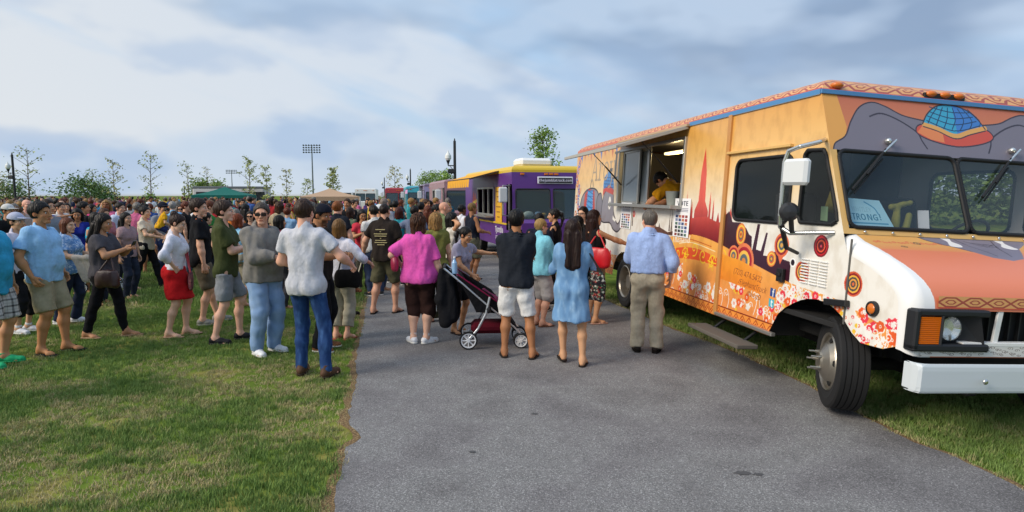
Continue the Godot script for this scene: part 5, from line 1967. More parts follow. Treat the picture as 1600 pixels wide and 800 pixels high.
# ---------------------------------------------------------------- the other step vans in the row
func step_van(label: String, at: Vector3, heading: float, c: Dictionary) -> Node3D:      # local: nose at -x, near side towards -z
	var t := thing("food_truck", label, "food truck", at, "food trucks in the row")
	t.rotation.y = deg_to_rad(heading)
	var L: float = c.get("long", 6.5)
	var W := 2.3
	var H: float = c.get("tall", 2.85)
	var paint := gloss(c.color, 0.35)
	var trim := gloss(c.get("trim", c.color), 0.4)
	var black := gloss("131315", 0.5)
	var alu := gloss("b4b2ac", 0.38, 0.75)
	var top := H - 0.2
	var hat := PackedVector2Array([Vector2(2.2, 1.35), Vector2(4.4, 1.35), Vector2(4.4, 2.15), Vector2(2.2, 2.15)])
	var door := rounded(0.15, 0.95, 0.78, 2.25, 0.06)
	var st := mb()
	sheet(st, PackedVector2Array([Vector2(0, 0.45), Vector2(L, 0.45), Vector2(L, top), Vector2(0.22, top)]), [hat, door], 0.0)
	put(t, "side_panel", st.commit(), paint)
	st = mb()
	sheet(st, PackedVector2Array([Vector2(0, 0.45), Vector2(L, 0.45), Vector2(L, top), Vector2(0.22, top)]), [], W)
	quad(st, Vector3(L, 0.45, 0), Vector3(L, top, 0), Vector3(L, top, W), Vector3(L, 0.45, W))
	put(t, "rear_panel", st.commit(), paint)
	st = mb()
	roof_cap(st, 0.22, L, W, [Vector2(0, top), Vector2(0.0, top + 0.07), Vector2(0.025, top + 0.12), Vector2(0.09, top + 0.17), Vector2(0.3, top + 0.2)], null)
	put(t, "roof", st.commit(), trim)
	# front with two panes
	st = mb()
	var fx := func(y: float) -> float: return 0.22 * (y - 0.45) / (top - 0.45) if y > 1.25 else 0.09
	var slab := func(z0: float, z1: float, y0: float, y1: float) -> void:
		quad(st, Vector3(fx.call(y0), y0, z0), Vector3(fx.call(y1), y1, z0), Vector3(fx.call(y1), y1, z1), Vector3(fx.call(y0), y0, z1))
	slab.call(0.0, W, 2.12, top)
	slab.call(0.0, 0.1, 1.27, 2.12)
	slab.call(W - 0.1, W, 1.27, 2.12)
	slab.call(W / 2 - 0.05, W / 2 + 0.05, 1.27, 2.12)
	box(st, Vector3(-0.2, 0.9, W / 2), Vector3(0.6, 0.75, W), Basis(), 0.08)
	put(t, "front_panel", st.commit(), paint)
	for k in 2:
		var h := Node3D.new()
		h.name = "windscreen" if k == 0 else "windscreen_001"
		t.add_child(h)
		h.transform = Transform3D(Basis(Vector3.UP, -PI / 2) * Basis(Vector3.RIGHT, -0.1), Vector3(0.085, 1.27, 0))
		var o := rounded(0.1 + k * 1.1, 0.0, 1.1 + k * 1.1, 0.85, 0.06)
		put(h, "seal", frame_of(o, 0.0, 0.018), black)
		put(h, "pane", pane_of(o, 0.0), glass("5a747c", 0.35))
		st = mb()
		bar(st, Vector3(0.35 + k * 1.1, 0.8, -0.03), Vector3(0.85 + k * 1.1, 0.92, -0.03), 0.012)
		put(h, "wiper", st.commit(), black)
	for z in [0.3, 1.0, 1.15, 1.3, 2.0]:
		st = mb()
		box(st, Vector3(0.19, top - 0.05, z), Vector3(0.04, 0.05, 0.11))
		put(t, "marker_lamp", st.commit(), gloss("d8741c", 0.2))
	for z in [0.3, W - 0.3]:
		st = mb()
		ball(st, Vector3(-0.5, 0.95, z), Vector3(0.03, 0.1, 0.1), 6, 14)
		put(t, "headlight", st.commit(), gloss("dcdcd8", 0.15, 0.6))
	st = mb()
	box(st, Vector3(-0.6, 0.5, W / 2), Vector3(0.12, 0.2, W), Basis(), 0.03)
	put(t, "bumper", st.commit(), gloss("9a9ca0", 0.4, 0.6))
	# cab and kitchen inside
	st = mb()
	box(st, Vector3(1.4, 1.5, W / 2), Vector3(0.04, 2.0, W - 0.1))
	box(st, Vector3(3.5, 1.5, 1.9), Vector3(4.0, 2.0, 0.04))
	box(st, Vector3(L / 2, 0.5, W / 2), Vector3(L - 0.3, 0.1, W - 0.1))
	put(t, "lining", st.commit(), gloss("3b3836", 0.7))
	st = mb()
	box(st, Vector3(0.3, 1.22, W / 2), Vector3(0.35, 0.16, W - 0.1), Basis(), 0.04)
	put(t, "dashboard", st.commit(), black)
	st = mb()
	for x in [2.2, 2.9, 3.6, 4.4]:
		box(st, Vector3(x, 1.75, 0.0), Vector3(0.06, 0.86, 0.06))
	for y in [1.33, 2.17]:
		box(st, Vector3(3.3, y, 0.0), Vector3(2.26, 0.06, 0.06))
	put(t, "hatch_frame", st.commit(), alu)
	st = mb()
	box(st, Vector3(0.46, 1.6, 0.0), Vector3(0.03, 1.3, 0.04))
	put(t, "door_bar", st.commit(), alu)
	st = mb()
	box(st, Vector3(3.3, 1.28, -0.14), Vector3(2.3, 0.04, 0.3))
	put(t, "counter", st.commit(), alu)
	st = mb()
	box(st, Vector3(L / 2 + 0.2, 1.12, -0.012), Vector3(L - 1.0, 0.05, 0.03))
	put(t, "rub_rail", st.commit(), trim)
	if c.has("awning"):
		for k in 12:
			st = mb()
			var x0 := 1.6 + k * 0.3
			var drop := 0.26
			quad(st, Vector3(x0, top + 0.1, 0), Vector3(x0 + 0.3, top + 0.1, 0), Vector3(x0 + 0.3, top - 0.14, -0.9), Vector3(x0, top - 0.14, -0.9))
			quad(st, Vector3(x0, top - 0.14, -0.9), Vector3(x0 + 0.3, top - 0.14, -0.9), Vector3(x0 + 0.27, top - 0.14 - drop, -0.92), Vector3(x0 + 0.03, top - 0.14 - drop, -0.92))
			put(t, "awning_strip", st.commit(), gloss(c.awning, 0.8))
		st = mb()
		for k in 5:
			box(st, Vector3(1.6 + k * 0.9, top - 0.05, -0.45), Vector3(0.03, 0.03, 0.92), Basis(Vector3.RIGHT, -0.26))
		bar(st, Vector3(1.6, top - 0.15, -0.89), Vector3(5.2, top - 0.15, -0.89), 0.02)
		put(t, "awning_frame", st.commit(), gloss("3a2c28", 0.6))
	if c.has("vent"):
		st = mb()
		box(st, Vector3(1.0, H + 0.1, 0.85), Vector3(0.8, 0.24, 0.95), Basis(), 0.07)
		put(t, "roof_vent", st.commit(), gloss("e6e6e4", 0.5))
	st = mb()
	tube(st, [Vector3(0.3, 2.2, 0), Vector3(0.1, 2.2, -0.28), Vector3(0.1, 1.4, -0.28), Vector3(0.25, 1.35, 0)], 0.018)
	put(t, "mirror_arm", st.commit(), alu)
	st = mb()
	box(st, Vector3(0.1, 1.95, -0.28), Vector3(0.1, 0.42, 0.24), Basis(), 0.03)
	put(t, "mirror", st.commit(), gloss("c8cacb", 0.35))
	wheel(t, Vector3(0.5, 0.42, 0.16), 0.41, 0.24, false, alu)
	wheel(t, Vector3(4.5, 0.42, 0.16), 0.41, 0.24, true, alu)
	wheel(t, Vector3(0.5, 0.42, W - 0.16), 0.41, 0.24, false, alu, PI)
	wheel(t, Vector3(4.5, 0.42, W - 0.16), 0.41, 0.24, true, alu, PI)
	return t


# ---------------------------------------------------------------- people
const FWD := Vector3(0, 0, -1)
var folds: FastNoiseLite
var strands: FastNoiseLite
var skin_m: StandardMaterial3D
var todo: Array = []        # fields waiting to be meshed
var done: Array = []
var figures: Array = []


func run_fields() -> void:
	done.resize(todo.size())
	var task := WorkerThreadPool.add_group_task(mesh_one, todo.size(), -1, true)
	WorkerThreadPool.wait_for_group_task_completion(task)


func mesh_one(i: int) -> void:
	done[i] = todo[i].nets()


func queue(f: Field) -> int:
	todo.append(f)
	return todo.size() - 1


func reach(p: Vector3, q: Vector3, l1: float, l2: float, pole: Vector3) -> Array:      # two-bone limb: [bent joint, end]
	var d := q - p
	var n := minf(d.length(), (l1 + l2) * 0.999)
	d = d.normalized()
	var along := (l1 * l1 - l2 * l2 + n * n) / (2.0 * n)
	var off := sqrt(maxf(l1 * l1 - along * along, 0.0))
	var side := (pole - d * pole.dot(d)).normalized()
	return [p + d * along + side * off, p + d * n]


func arm_goal(pose: Variant, s: float) -> Array:      # [wrist, pole], in the body's own axes: x to its right, -z ahead
	if pose is Vector3:
		return [Vector3(pose.x, pose.y, pose.z), Vector3(s * 0.7, -0.5, 0.6)]
	match pose:
		"hip":
			return [Vector3(s * 0.2, 1.03, -0.05), Vector3(s * 1.0, 0.1, 0.35)]
		"cross":
			return [Vector3(s * -0.06, 1.17, -0.25), Vector3(s * 1.0, -0.9, 0.3)]
		"front":
			return [Vector3(s * 0.06, 1.16, -0.3), Vector3(s * 0.9, -1.0, 0.3)]
		"phone":
			return [Vector3(s * 0.07, 1.27, -0.28), Vector3(s * 0.8, -1.0, 0.2)]
		"bent":
			return [Vector3(s * 0.2, 1.1, -0.27), Vector3(s * 0.6, -1.0, 0.5)]
		"pocket":
			return [Vector3(s * 0.235, 0.93, -0.04), Vector3(s * 0.6, 0.0, 0.9)]
		"back":
			return [Vector3(s * 0.05, 1.0, 0.2), Vector3(s * 1.0, 0.0, 0.5)]
		"head":
			return [Vector3(s * 0.13, 1.62, -0.04), Vector3(s * 1.0, 0.2, -0.3)]
	return [Vector3(s * 0.255, 0.87, -0.03), Vector3(s * 0.5, 0.0, 0.9)]


func hand_field(w: Vector3, d: Vector3, m: Vector3, right: bool, curl: float, cell: float, skin: Color) -> Field:
	m = (m - d * m.dot(d)).normalized()
	var t := d.cross(m) * (1.0 if right else -1.0)
	var f := Field.new()
	f.cell = cell
	f.k = 0.006
	f.skin = skin
	f.bone(w - d * 0.03, w + d * 0.015, 0.025, 0.024, m, 1.2)
	f.bone(w + d * 0.02 + t * 0.014, w + d * 0.085 + t * 0.024, 0.021, 0.019, m, 1.5)
	f.bone(w + d * 0.02 - t * 0.012, w + d * 0.082 - t * 0.022, 0.021, 0.018, m, 1.5)
	var off: Array[float] = [0.034, 0.012, -0.01, -0.03]
	var long: Array[float] = [0.07, 0.079, 0.073, 0.057]
	for i in 4:
		var c: float = curl * (1.0 + 0.12 * i)
		var b: Vector3 = w + d * (0.09 - absf(off[i] - 0.005) * 0.15) + t * off[i]
		var e1 := d * cos(c) + m * sin(c) + t * off[i] * 2.0
		var e2 := d * cos(c * 2.3) + m * sin(c * 2.3)
		var q: Vector3 = b + e1.normalized() * long[i] * 0.5
		f.bone(b, q, 0.0095, 0.0085)
		f.bone(q, q + e2 * long[i] * 0.5, 0.0085, 0.007)
	var tb := w + d * 0.025 + t * 0.026
	var tm := tb + (d * 0.65 + t * 0.7 + m * 0.3).normalized() * 0.038
	f.bone(tb, tm, 0.013, 0.0105)
	f.bone(tm, tm + (d * 0.85 + t * 0.25 + m * (0.3 + curl * 0.4)).normalized() * 0.032, 0.0105, 0.008)
	return f


# Lays out one figure (1.75 m before scaling) and queues its fields. s: pose, build, hair and clothes. lod 0: near, 1: middle distance, 2: crowd.
func figure(s: Dictionary) -> Dictionary:
	var lod: int = s.get("lod", 0)
	var fem: bool = s.get("fem", false)
	var w: float = s.get("w", 1.0)
	var belly: float = s.get("belly", 0.0)
	var skin: Color = Color(s.get("skin", "d9a786")).srgb_to_linear()
	var cell: float = [0.0175, 0.024, 0.036][lod]
	var hcell: float = [0.0075, 0.0105, 0.0165][lod]
	var seed_off := Vector3(s.get("seed", 1) * 3.7, s.get("seed", 1) * 1.3, 0)
	var out := {"spec": s, "jobs": []}
	var bow := Basis(Vector3.RIGHT, -deg_to_rad(s.get("lean", 0.0))) * Basis(FWD, deg_to_rad(s.get("tilt", 0.0)))
	var hip_at: Vector3 = Vector3(0, 0.95 - s.get("sink", 0.0), 0) + s.get("shift", Vector3.ZERO)
	var up := func(p: Vector3) -> Vector3: return hip_at + bow * (p - Vector3(0, 0.95, 0))
	var fa := bow * FWD
	var sw: float = 0.158 if fem else 0.178
	var neck: Vector3 = up.call(Vector3(0, 1.48, 0.012))
	var head_b := bow * Basis(Vector3.UP, -deg_to_rad(s.get("look", 0.0))) * Basis(Vector3.RIGHT, -deg_to_rad(s.get("nod", 0.0))) * Basis(FWD, deg_to_rad(s.get("cock", 0.0)))
	var crane: float = s.get("nod", 0.0)
	var head_at: Vector3 = up.call(Vector3(0, 1.635, -0.012 - maxf(crane, 0.0) * 0.001))
	var J := {}
	for side in [1, -1]:
		var sh: Vector3 = up.call(Vector3(side * sw, 1.412, 0.012))
		var g := arm_goal(s.get("r" if side == 1 else "l", "hang"), side)
		var goal: Vector3 = g[0]
		if not s.get("r" if side == 1 else "l", "hang") is Vector3:
			goal = up.call(goal * Vector3(1.0 + (w - 1.0) * 0.6, 1, 1.0 + (w - 1.0) * 0.8))
		var el := reach(sh, goal, 0.285, 0.255, bow * g[1])
		J["s%d" % side] = sh
		J["e%d" % side] = el[0]
		J["w%d" % side] = el[1]
		var foot: Vector3 = s.get("rf" if side == 1 else "lf", Vector3(side * (0.09 if fem else 0.115), 0, 0.0))
		var hip: Vector3 = hip_at + Vector3(side * 0.088, -0.03, 0)
		var toe_out: float = s.get("toe", 12.0) * side
		var fd := FWD.rotated(Vector3.UP, -deg_to_rad(toe_out))
		var kn := reach(hip, foot + Vector3(0, 0.085, 0.02), 0.43, 0.425, FWD + Vector3(side * 0.15, 0, 0))
		J["h%d" % side] = hip
		J["k%d" % side] = kn[0]
		J["a%d" % side] = kn[1]
		J["f%d" % side] = fd
		J["heel%d" % side] = kn[1] - Vector3(0, 0.085, 0) 
	out.J = J
	out.head = Transform3D(head_b, head_at)
	# the torso's bones: [from, to, radius from, radius to, flatness]
	var hw := 1.06 if fem else 1.0
	var torso := [
		[hip_at + Vector3(-0.07, -0.02, 0.012), hip_at + Vector3(0.07, -0.02, 0.012), 0.112 * w * hw, 0.112 * w * hw, 1.12],
		[up.call(Vector3(0, 0.98, 0.0)), up.call(Vector3(0, 1.16, -0.005 - belly * 0.3)), 0.145 * w * hw, (0.128 if fem else 0.142) * w + belly * 0.3, 1.4 - belly],
		[up.call(Vector3(-0.05, 1.16, 0)), up.call(Vector3(-0.085, 1.33, 0.0)), 0.11 * w, 0.112 * lerpf(w, 1.0, 0.4), 1.12],
		[up.call(Vector3(0.05, 1.16, 0)), up.call(Vector3(0.085, 1.33, 0.0)), 0.11 * w, 0.112 * lerpf(w, 1.0, 0.4), 1.12],
		[up.call(Vector3(-sw + 0.03, 1.405, 0.015)), up.call(Vector3(sw - 0.03, 1.405, 0.015)), 0.06, 0.06, 1.0],
		[up.call(Vector3(0, 1.42, 0.03)), up.call(Vector3(0, 1.49, 0.02)), 0.085, 0.06, 1.15],
	]
	if belly > 0.0:
		torso.append([up.call(Vector3(0, 1.07, -0.06)), up.call(Vector3(0, 1.14, -0.06)), 0.1 + belly * 0.5, 0.1 + belly * 0.4, 1.0])
	if fem:
		for side in [-1, 1]:
			torso.append([up.call(Vector3(side * 0.072, 1.29, -0.075 * w)), up.call(Vector3(side * 0.075, 1.265, -0.08 * w)), 0.058 * w, 0.06 * w, 1.0])
	for side in [-1, 1]:
		var seat := 0.09 if fem else 0.08
		torso.append([hip_at + Vector3(side * 0.065, -0.05, seat * 0.55), hip_at + Vector3(side * 0.065, -0.07, seat * 0.5), seat * w, seat * 0.98 * w, 1.0])
	# skin
	var b := Field.new()
	b.cell = cell
	b.k = 0.035
	b.skin = skin
	if s.has("dress") or s.get("top", {}).get("bare", false) or lod < 2:
		for t in torso:
			b.bone(t[0], t[1], t[2] - 0.004, t[3] - 0.004, fa, t[4])
	b.bone(up.call(Vector3(0, 1.42, 0.02)), head_at + head_b * Vector3(0, -0.07, 0.025), 0.062, 0.056 if not fem else 0.049)
	var aw := lerpf(w, 1.0, 0.45) * (0.88 if fem else 1.0)
	var lw := lerpf(w, 1.0, 0.35)
	for side in [1, -1]:
		var e: Vector3 = J["e%d" % side]
		var wr: Vector3 = J["w%d" % side]
		var hide: float = 0.72 if s.get("top", {}).get("sleeve", 0.55) >= 1.5 else 1.0
		b.bone(J["s%d" % side], e, 0.052 * aw * hide, 0.043 * aw * hide)
		b.bone(e, e.lerp(wr, 0.35), 0.043 * aw * hide, 0.042 * aw * hide)
		b.bone(e.lerp(wr, 0.35), wr, 0.042 * aw * hide, 0.027)
		var kn: Vector3 = J["k%d" % side]
		var an: Vector3 = J["a%d" % side]
		var hid: float = 0.75 if s.get("bottom", {}).get("to", 2.0) >= 1.4 and s.get("bottom", {}).get("kind", "") != "skirt" and s.has("bottom") else 1.0
		b.bone(J["h%d" % side], kn, 0.088 * lw * hid, 0.056 * lw * hid)
		b.bone(kn, kn.lerp(an, 0.35) + Vector3(0, 0, 0.018), 0.05 * lw * hid, 0.054 * lw * hid)
		b.bone(kn.lerp(an, 0.35) + Vector3(0, 0, 0.018), an, 0.054 * lw * hid, 0.034)
		var fd: Vector3 = J["f%d" % side]
		var heel: Vector3 = J["heel%d" % side]
		b.bone(an, heel + Vector3(0, 0.035, 0) - fd * 0.03, 0.037, 0.033)
		b.bone(an - Vector3(0, 0.02, 0), heel + fd * 0.13 + Vector3(0, 0.024, 0), 0.037, 0.026)
		b.bone(heel + fd * 0.12 + fd.cross(Vector3.UP) * 0.02 + Vector3(0, 0.022, 0), heel + fd * 0.165 + Vector3(0, 0.018, 0), 0.026, 0.02)
	var skin_jobs := [queue(b)]
	# head
	var hd := Field.new()
	hd.cell = hcell
	hd.k = 0.014
	hd.skin = skin
	hd.face = true
	hd.brow = Color(s.get("hair", "2a1c14")).srgb_to_linear() * 0.8
	hd.beard = s.get("beard", 0.0)
	hd.places = out.head
	var fat := 1.0 + (w - 1.0) * 0.25
	hd.egg(Vector3(0, 0.03, 0.012), Vector3(0.075, 0.09, 0.096))
	hd.egg(Vector3(0, -0.04, -0.028), Vector3(0.061 * fat, 0.075, 0.06))
	hd.bone(Vector3(-0.013, -0.1, -0.062), Vector3(0.013, -0.1, -0.062), 0.021 if fem else 0.025, 0.021 if fem else 0.025)
	hd.bone(Vector3(-0.035, -0.028, -0.056), Vector3(0.035, -0.028, -0.056), 0.03, 0.03)
	hd.bone(Vector3(-0.034, 0.024, -0.072), Vector3(0.034, 0.024, -0.072), 0.016, 0.016)
	hd.bone(Vector3(0, 0.012, -0.09), Vector3(0, -0.03, -0.112), 0.0085, 0.0125)
	hd.bone(Vector3(-0.009, -0.035, -0.101), Vector3(0.009, -0.035, -0.101), 0.0085, 0.0085)
	hd.bone(Vector3(-0.019, -0.0665, -0.083), Vector3(0.019, -0.0665, -0.083), 0.0085, 0.0085)
	hd.bone(Vector3(0, -0.05, 0.022), Vector3(0, -0.15, 0.03), 0.055 if not fem else 0.047, 0.058 if not fem else 0.047)
	for side in [-1, 1]:
		hd.egg(Vector3(side * 0.079, -0.006, 0.014), Vector3(0.011, 0.033, 0.02), Basis(Vector3.UP, side * 0.4))
	if lod < 2:
		for side in [-1, 1]:
			hd.hole(Vector3(side * 0.031, 0.0, -0.106), 0.0225)
	skin_jobs.append(queue(hd))
	for side in [1, -1]:
		var wr: Vector3 = J["w%d" % side]
		var d := (wr - J["e%d" % side] as Vector3).normalized()
		var bend: Vector3 = s.get("rh" if side == 1 else "lh", Vector3.ZERO)
		d = (d + bend).normalized()
		var m := Vector3(-side, 0, 0.15)
		if absf(d.y) < 0.75:
			m = Vector3(-side * 0.6, -0.5, 0.1)
		skin_jobs.append(queue(hand_field(wr, d, m, side == 1, s.get("curl", 0.45), [0.0052, 0.007, 0.014][lod], skin)))
		J["g%d" % side] = wr + d * 0.085
	out.jobs.append(["body", skin_jobs, skin_m])
	# hair
	var hm: StandardMaterial3D = hair_material(s.get("hair", "2a1c14"))
	var style: String = s.get("cut", "short")
	if style != "bald":
		var hf := Field.new()
		hf.cell = maxf(hcell, 0.008)
		hf.k = 0.02
		hf.noise = strands
		hf.squeeze = Vector3(1.0, 0.14, 1.0)
		hf.amp = 0.006 if style != "curly" else 0.016
		hf.places = out.head
		var th: float = {"buzz": 0.003, "short": 0.014, "thick": 0.02, "curly": 0.024}.get(style, 0.013)
		hf.egg(Vector3(0, 0.034, 0.016), Vector3(0.076 + th, 0.088 + th * 1.2, 0.096 + th))
		hf.hole(Vector3(0, -0.055, -0.125), 0.134 if style != "bangs" else 0.115)
		match style:
			"long", "bangs":
				var ln: float = s.get("long", 0.3)
				hf.bone(Vector3(0, 0.0, 0.075), Vector3(0, -ln, 0.125), 0.062, 0.05, Vector3(0, 0, 1), 1.35)
				for side in [-1, 1]:
					hf.bone(Vector3(side * 0.066, 0.02, 0.03), Vector3(side * 0.085, -0.17, 0.03), 0.034, 0.034)
					hf.bone(Vector3(side * 0.05, -0.05, 0.085), Vector3(side * 0.055, -ln * 0.95, 0.125), 0.05, 0.04)
			"bob", "curly":
				hf.bone(Vector3(0, 0.0, 0.06), Vector3(0, -0.11, 0.06), 0.075, 0.066)
				for side in [-1, 1]:
					hf.bone(Vector3(side * 0.066, 0.03, 0.02), Vector3(side * 0.078, -0.1, 0.015), 0.036, 0.04)
			"pony":
				hf.cut(Vector3(0, -1, 0.25), Vector3(0, -0.06, 0.09))
				hf.bone(Vector3(0, 0.05, 0.1), Vector3(0, 0.03, 0.15), 0.024, 0.03)
				hf.bone(Vector3(0, 0.03, 0.15), Vector3(0, -0.04, 0.165), 0.03, 0.022)
			"bun":
				hf.cut(Vector3(0, -1, 0.25), Vector3(0, -0.06, 0.09))
				hf.egg(Vector3(0, 0.115, 0.085), Vector3(0.052, 0.045, 0.05))
			_:
				hf.cut(Vector3(0, -1, 0.3), Vector3(0, -0.06, 0.1))
				for side in [-1, 1]:
					hf.hole(Vector3(side * 0.1, -0.028, 0.005), 0.042)
		out.jobs.append(["hair", [queue(hf)], hm])
		if style == "pony":
			var pf := Field.new()
			pf.cell = hf.cell
			pf.k = 0.02
			pf.noise = strands
			pf.amp = 0.007
			pf.squeeze = hf.squeeze
			pf.places = out.head
			pf.bone(Vector3(0, 0.035, 0.15), Vector3(0, -0.06, 0.17), 0.028, 0.03)
			pf.bone(Vector3(0, -0.06, 0.17), Vector3(0, -0.2, 0.14), 0.03, 0.015)
			out.jobs.append(["ponytail", [queue(pf)], hm])
	if s.has("cap"):
		var cf := Field.new()
		cf.cell = maxf(hcell, 0.009)
		cf.k = 0.012
		cf.places = out.head * Transform3D(Basis(Vector3.UP, PI if s.get("cap_back", false) else 0.0), Vector3.ZERO)
		cf.egg(Vector3(0, 0.045, 0.012), Vector3(0.096, 0.1, 0.114))
		cf.bone(Vector3(-0.03, 0.052, -0.1), Vector3(-0.03, 0.045, -0.15), 0.05, 0.04, Vector3.UP, 6.0)
		cf.bone(Vector3(0.03, 0.052, -0.1), Vector3(0.03, 0.045, -0.15), 0.05, 0.04, Vector3.UP, 6.0)
		cf.cut(Vector3(0, -1, 0.15), Vector3(0, 0.035, 0))
		out.jobs.append(["cap", [queue(cf)], cloth(s.cap)])
	# clothes
	var top: Dictionary = s.get("top", {})
	var bot: Dictionary = s.get("bottom", {})
	var loose: float = top.get("loose", 0.016)
	if not top.is_empty():
		var f := garment(cell, seed_off, top.get("fold", 0.03))
		for t in torso:
			f.bone(t[0], t[1], t[2] + loose, t[3] + loose, fa, t[4])
		var hem: float = top.get("hem", 0.86)
		var flare: float = top.get("flare", 0.0)
		for side in [-1, 1]:
			f.bone(up.call(Vector3(side * 0.05, 1.3 if not fem else 1.12, -belly * 0.3)), hip_at + Vector3(side * 0.05, hem - 0.97, 0.0), (0.112 if not fem else 0.098) * w * top.get("slim", 1.0) + loose + belly * 0.3, 0.104 * w * hw * top.get("slim", 1.0) + loose + flare + belly * 0.25, fa, 1.08 - belly * 0.3 - flare * 0.4)
		var hem_n := Vector3(0, -1, 0.0)
		f.cut(hem_n, hip_at + Vector3(0, hem - 0.95, 0))
		var sl: float = top.get("sleeve", 0.55)
		for side in [1, -1]:
			var sh: Vector3 = J["s%d" % side]
			var e: Vector3 = J["e%d" % side]
			var wr: Vector3 = J["w%d" % side]
			if sl <= 0.0:
				f.hole(sh + Vector3(side * 0.075, 0.0, 0), 0.078)
				continue
			var q := sh.lerp(e, minf(sl, 1.0))
			f.bone(sh, q + (q - sh).normalized() * 0.03, 0.05 * aw + loose * 0.8, (0.049 if sl >= 1.0 else 0.058) * aw + loose)
			if sl < 1.0:
				f.clip((e - sh).normalized(), q)
			else:
				var c := e.lerp(wr, minf(sl - 1.0, 0.96))
				f.bone(e, c + (wr - e).normalized() * 0.02, 0.05 * aw + loose * 0.9, 0.036 * aw + loose * 0.7)
				f.clip((wr - e).normalized(), c)
		var nk: float = top.get("neck", 0.07)
		f.hole(up.call(Vector3(0, 1.515, -0.02 - nk * 0.3)), nk + 0.012)
		if top.has("scoop"):
			f.hole(up.call(Vector3(0, 1.46 - top.scoop * 0.2, -0.13)), 0.05 + top.scoop)
		out.jobs.append([top.get("name", "shirt"), [queue(f)], top.get("mat", cloth(top.get("color", "888888")))])
		if top.has("collar") and lod < 2:
			var cf := garment(0.0085, seed_off, 0.0)
			cf.k = 0.004
			for i in 10:
				var a0 := lerpf(-2.7, 2.7, i / 10.0)
				var a1 := lerpf(-2.7, 2.7, (i + 1) / 10.0)
				var p0: Vector3 = up.call(Vector3(sin(a0) * 0.082, 1.475 + cos(a0) * 0.02, 0.015 + cos(a0) * 0.07))
				var p1: Vector3 = up.call(Vector3(sin(a1) * 0.082, 1.475 + cos(a1) * 0.02, 0.015 + cos(a1) * 0.07))
				cf.bone(p0, p1, 0.012, 0.012)
				cf.bone(p0 + bow * Vector3(sin(a0) * 0.018, -0.026, cos(a0) * 0.018), p1 + bow * Vector3(sin(a1) * 0.018, -0.026, cos(a1) * 0.018), 0.01, 0.01)
			out.jobs.append(["collar", [queue(cf)], cloth(top.collar)])
	if not bot.is_empty():
		var f := garment(cell, seed_off + Vector3(5, 0, 0), bot.get("fold", 0.022))
		f.squeeze = Vector3(0.7, 0.8, 0.7)
		var bl: float = bot.get("loose", 0.012)
		var kind: String = bot.get("kind", "pants")
		for t in [torso[0], torso[1], torso[torso.size() - 1], torso[torso.size() - 2]]:
			f.bone(t[0], t[1], t[2] + 0.008, t[3] + 0.008, fa, t[4])
		f.cut(bow * Vector3(0, 1, 0), up.call(Vector3(0, minf(bot.get("waist", 1.03), top.get("hem", 1.0) + 0.05 if top.get("hem", 0.86) < 0.96 else 1.03), 0)))
		if kind == "skirt":
			var hem: float = bot.get("hem", 0.55)
			var mid: Vector3 = (J["k1"] + J["k-1"]) * 0.5
			mid.y = hem - 0.03
			f.bone(hip_at + Vector3(0, -0.02, 0.01), mid, 0.165 * w * hw, 0.19 * w + bl, FWD, 1.2)
			f.cut(Vector3(0, -1, 0), Vector3(0, hem, 0))
		else:
			var to: float = bot.get("to", 2.0)
			for side in [1, -1]:
				var h: Vector3 = J["h%d" % side]
				var kn: Vector3 = J["k%d" % side]
				var an: Vector3 = J["a%d" % side]
				var q := h.lerp(kn, minf(to, 1.0))
				f.bone(h, q, 0.092 * lw + bl * 0.6, lerpf(0.088, 0.06, minf(to, 1.0)) * lw + bl)
				if to < 1.0:
					f.clip((kn - h).normalized(), q - (kn - h).normalized() * 0.005)
				else:
					var c := kn.lerp(an + Vector3(0, -0.03, 0), minf(to - 1.0, 1.0))
					var mid := kn.lerp(c, 0.4) + Vector3(0, 0, 0.012)
					f.bone(kn, mid, 0.06 * lw + bl, 0.056 * lw + bl)
					f.bone(mid, c + (c - kn).normalized() * 0.02, 0.056 * lw + bl, bot.get("cuff", 0.047) + bl)
					f.clip((an - kn).normalized(), c)
		out.jobs.append([bot.get("name", "trousers"), [queue(f)], bot.get("mat", cloth(bot.get("color", "444444")))])
	# shoes
	var shoe: Dictionary = s.get("shoe", {})
	if not shoe.is_empty() and lod < 2:
		for side in [1, -1]:
			var fd: Vector3 = J["f%d" % side]
			var heel: Vector3 = J["heel%d" % side]
			var out_d := fd.cross(Vector3.UP) * 1.0
			var f := Field.new()
			f.cell = 0.009 if lod == 0 else 0.013
			f.k = 0.02
			if shoe.get("kind", "sneaker") == "sandal":
				f.k = 0.008
				f.bone(heel - fd * 0.035 + Vector3(0, 0.008, 0), heel + fd * 0.1 + Vector3(0, 0.008, 0), 0.046, 0.054, Vector3.UP, 3.4)
				f.bone(heel + fd * 0.1 + Vector3(0, 0.008, 0), heel + fd * 0.175 + Vector3(0, 0.008, 0), 0.054, 0.044, Vector3.UP, 3.4)
				f.bone(heel + fd * 0.06 - out_d * 0.045 + Vector3(0, 0.01, 0), heel + fd * 0.1 + Vector3(0, 0.058, 0), 0.011, 0.013)
				f.bone(heel + fd * 0.06 + out_d * 0.045 + Vector3(0, 0.01, 0), heel + fd * 0.1 + Vector3(0, 0.053, 0), 0.008, 0.01)
				f.bone(heel + fd * 0.1 + Vector3(0, 0.053, 0), heel + fd * 0.15 + Vector3(0, 0.02, 0), 0.008, 0.008)
				f.cut(Vector3(0, -1, 0), Vector3(0, -0.006, 0))
				out.jobs.append(["sandal", [queue(f)], cloth(shoe.get("color", "2b211c"))])
				continue
			var an: Vector3 = J["a%d" % side]
			f.bone(heel + Vector3(0, 0.045, 0) - fd * 0.035, heel + Vector3(0, 0.04, 0) + fd * 0.07, 0.041, 0.044)
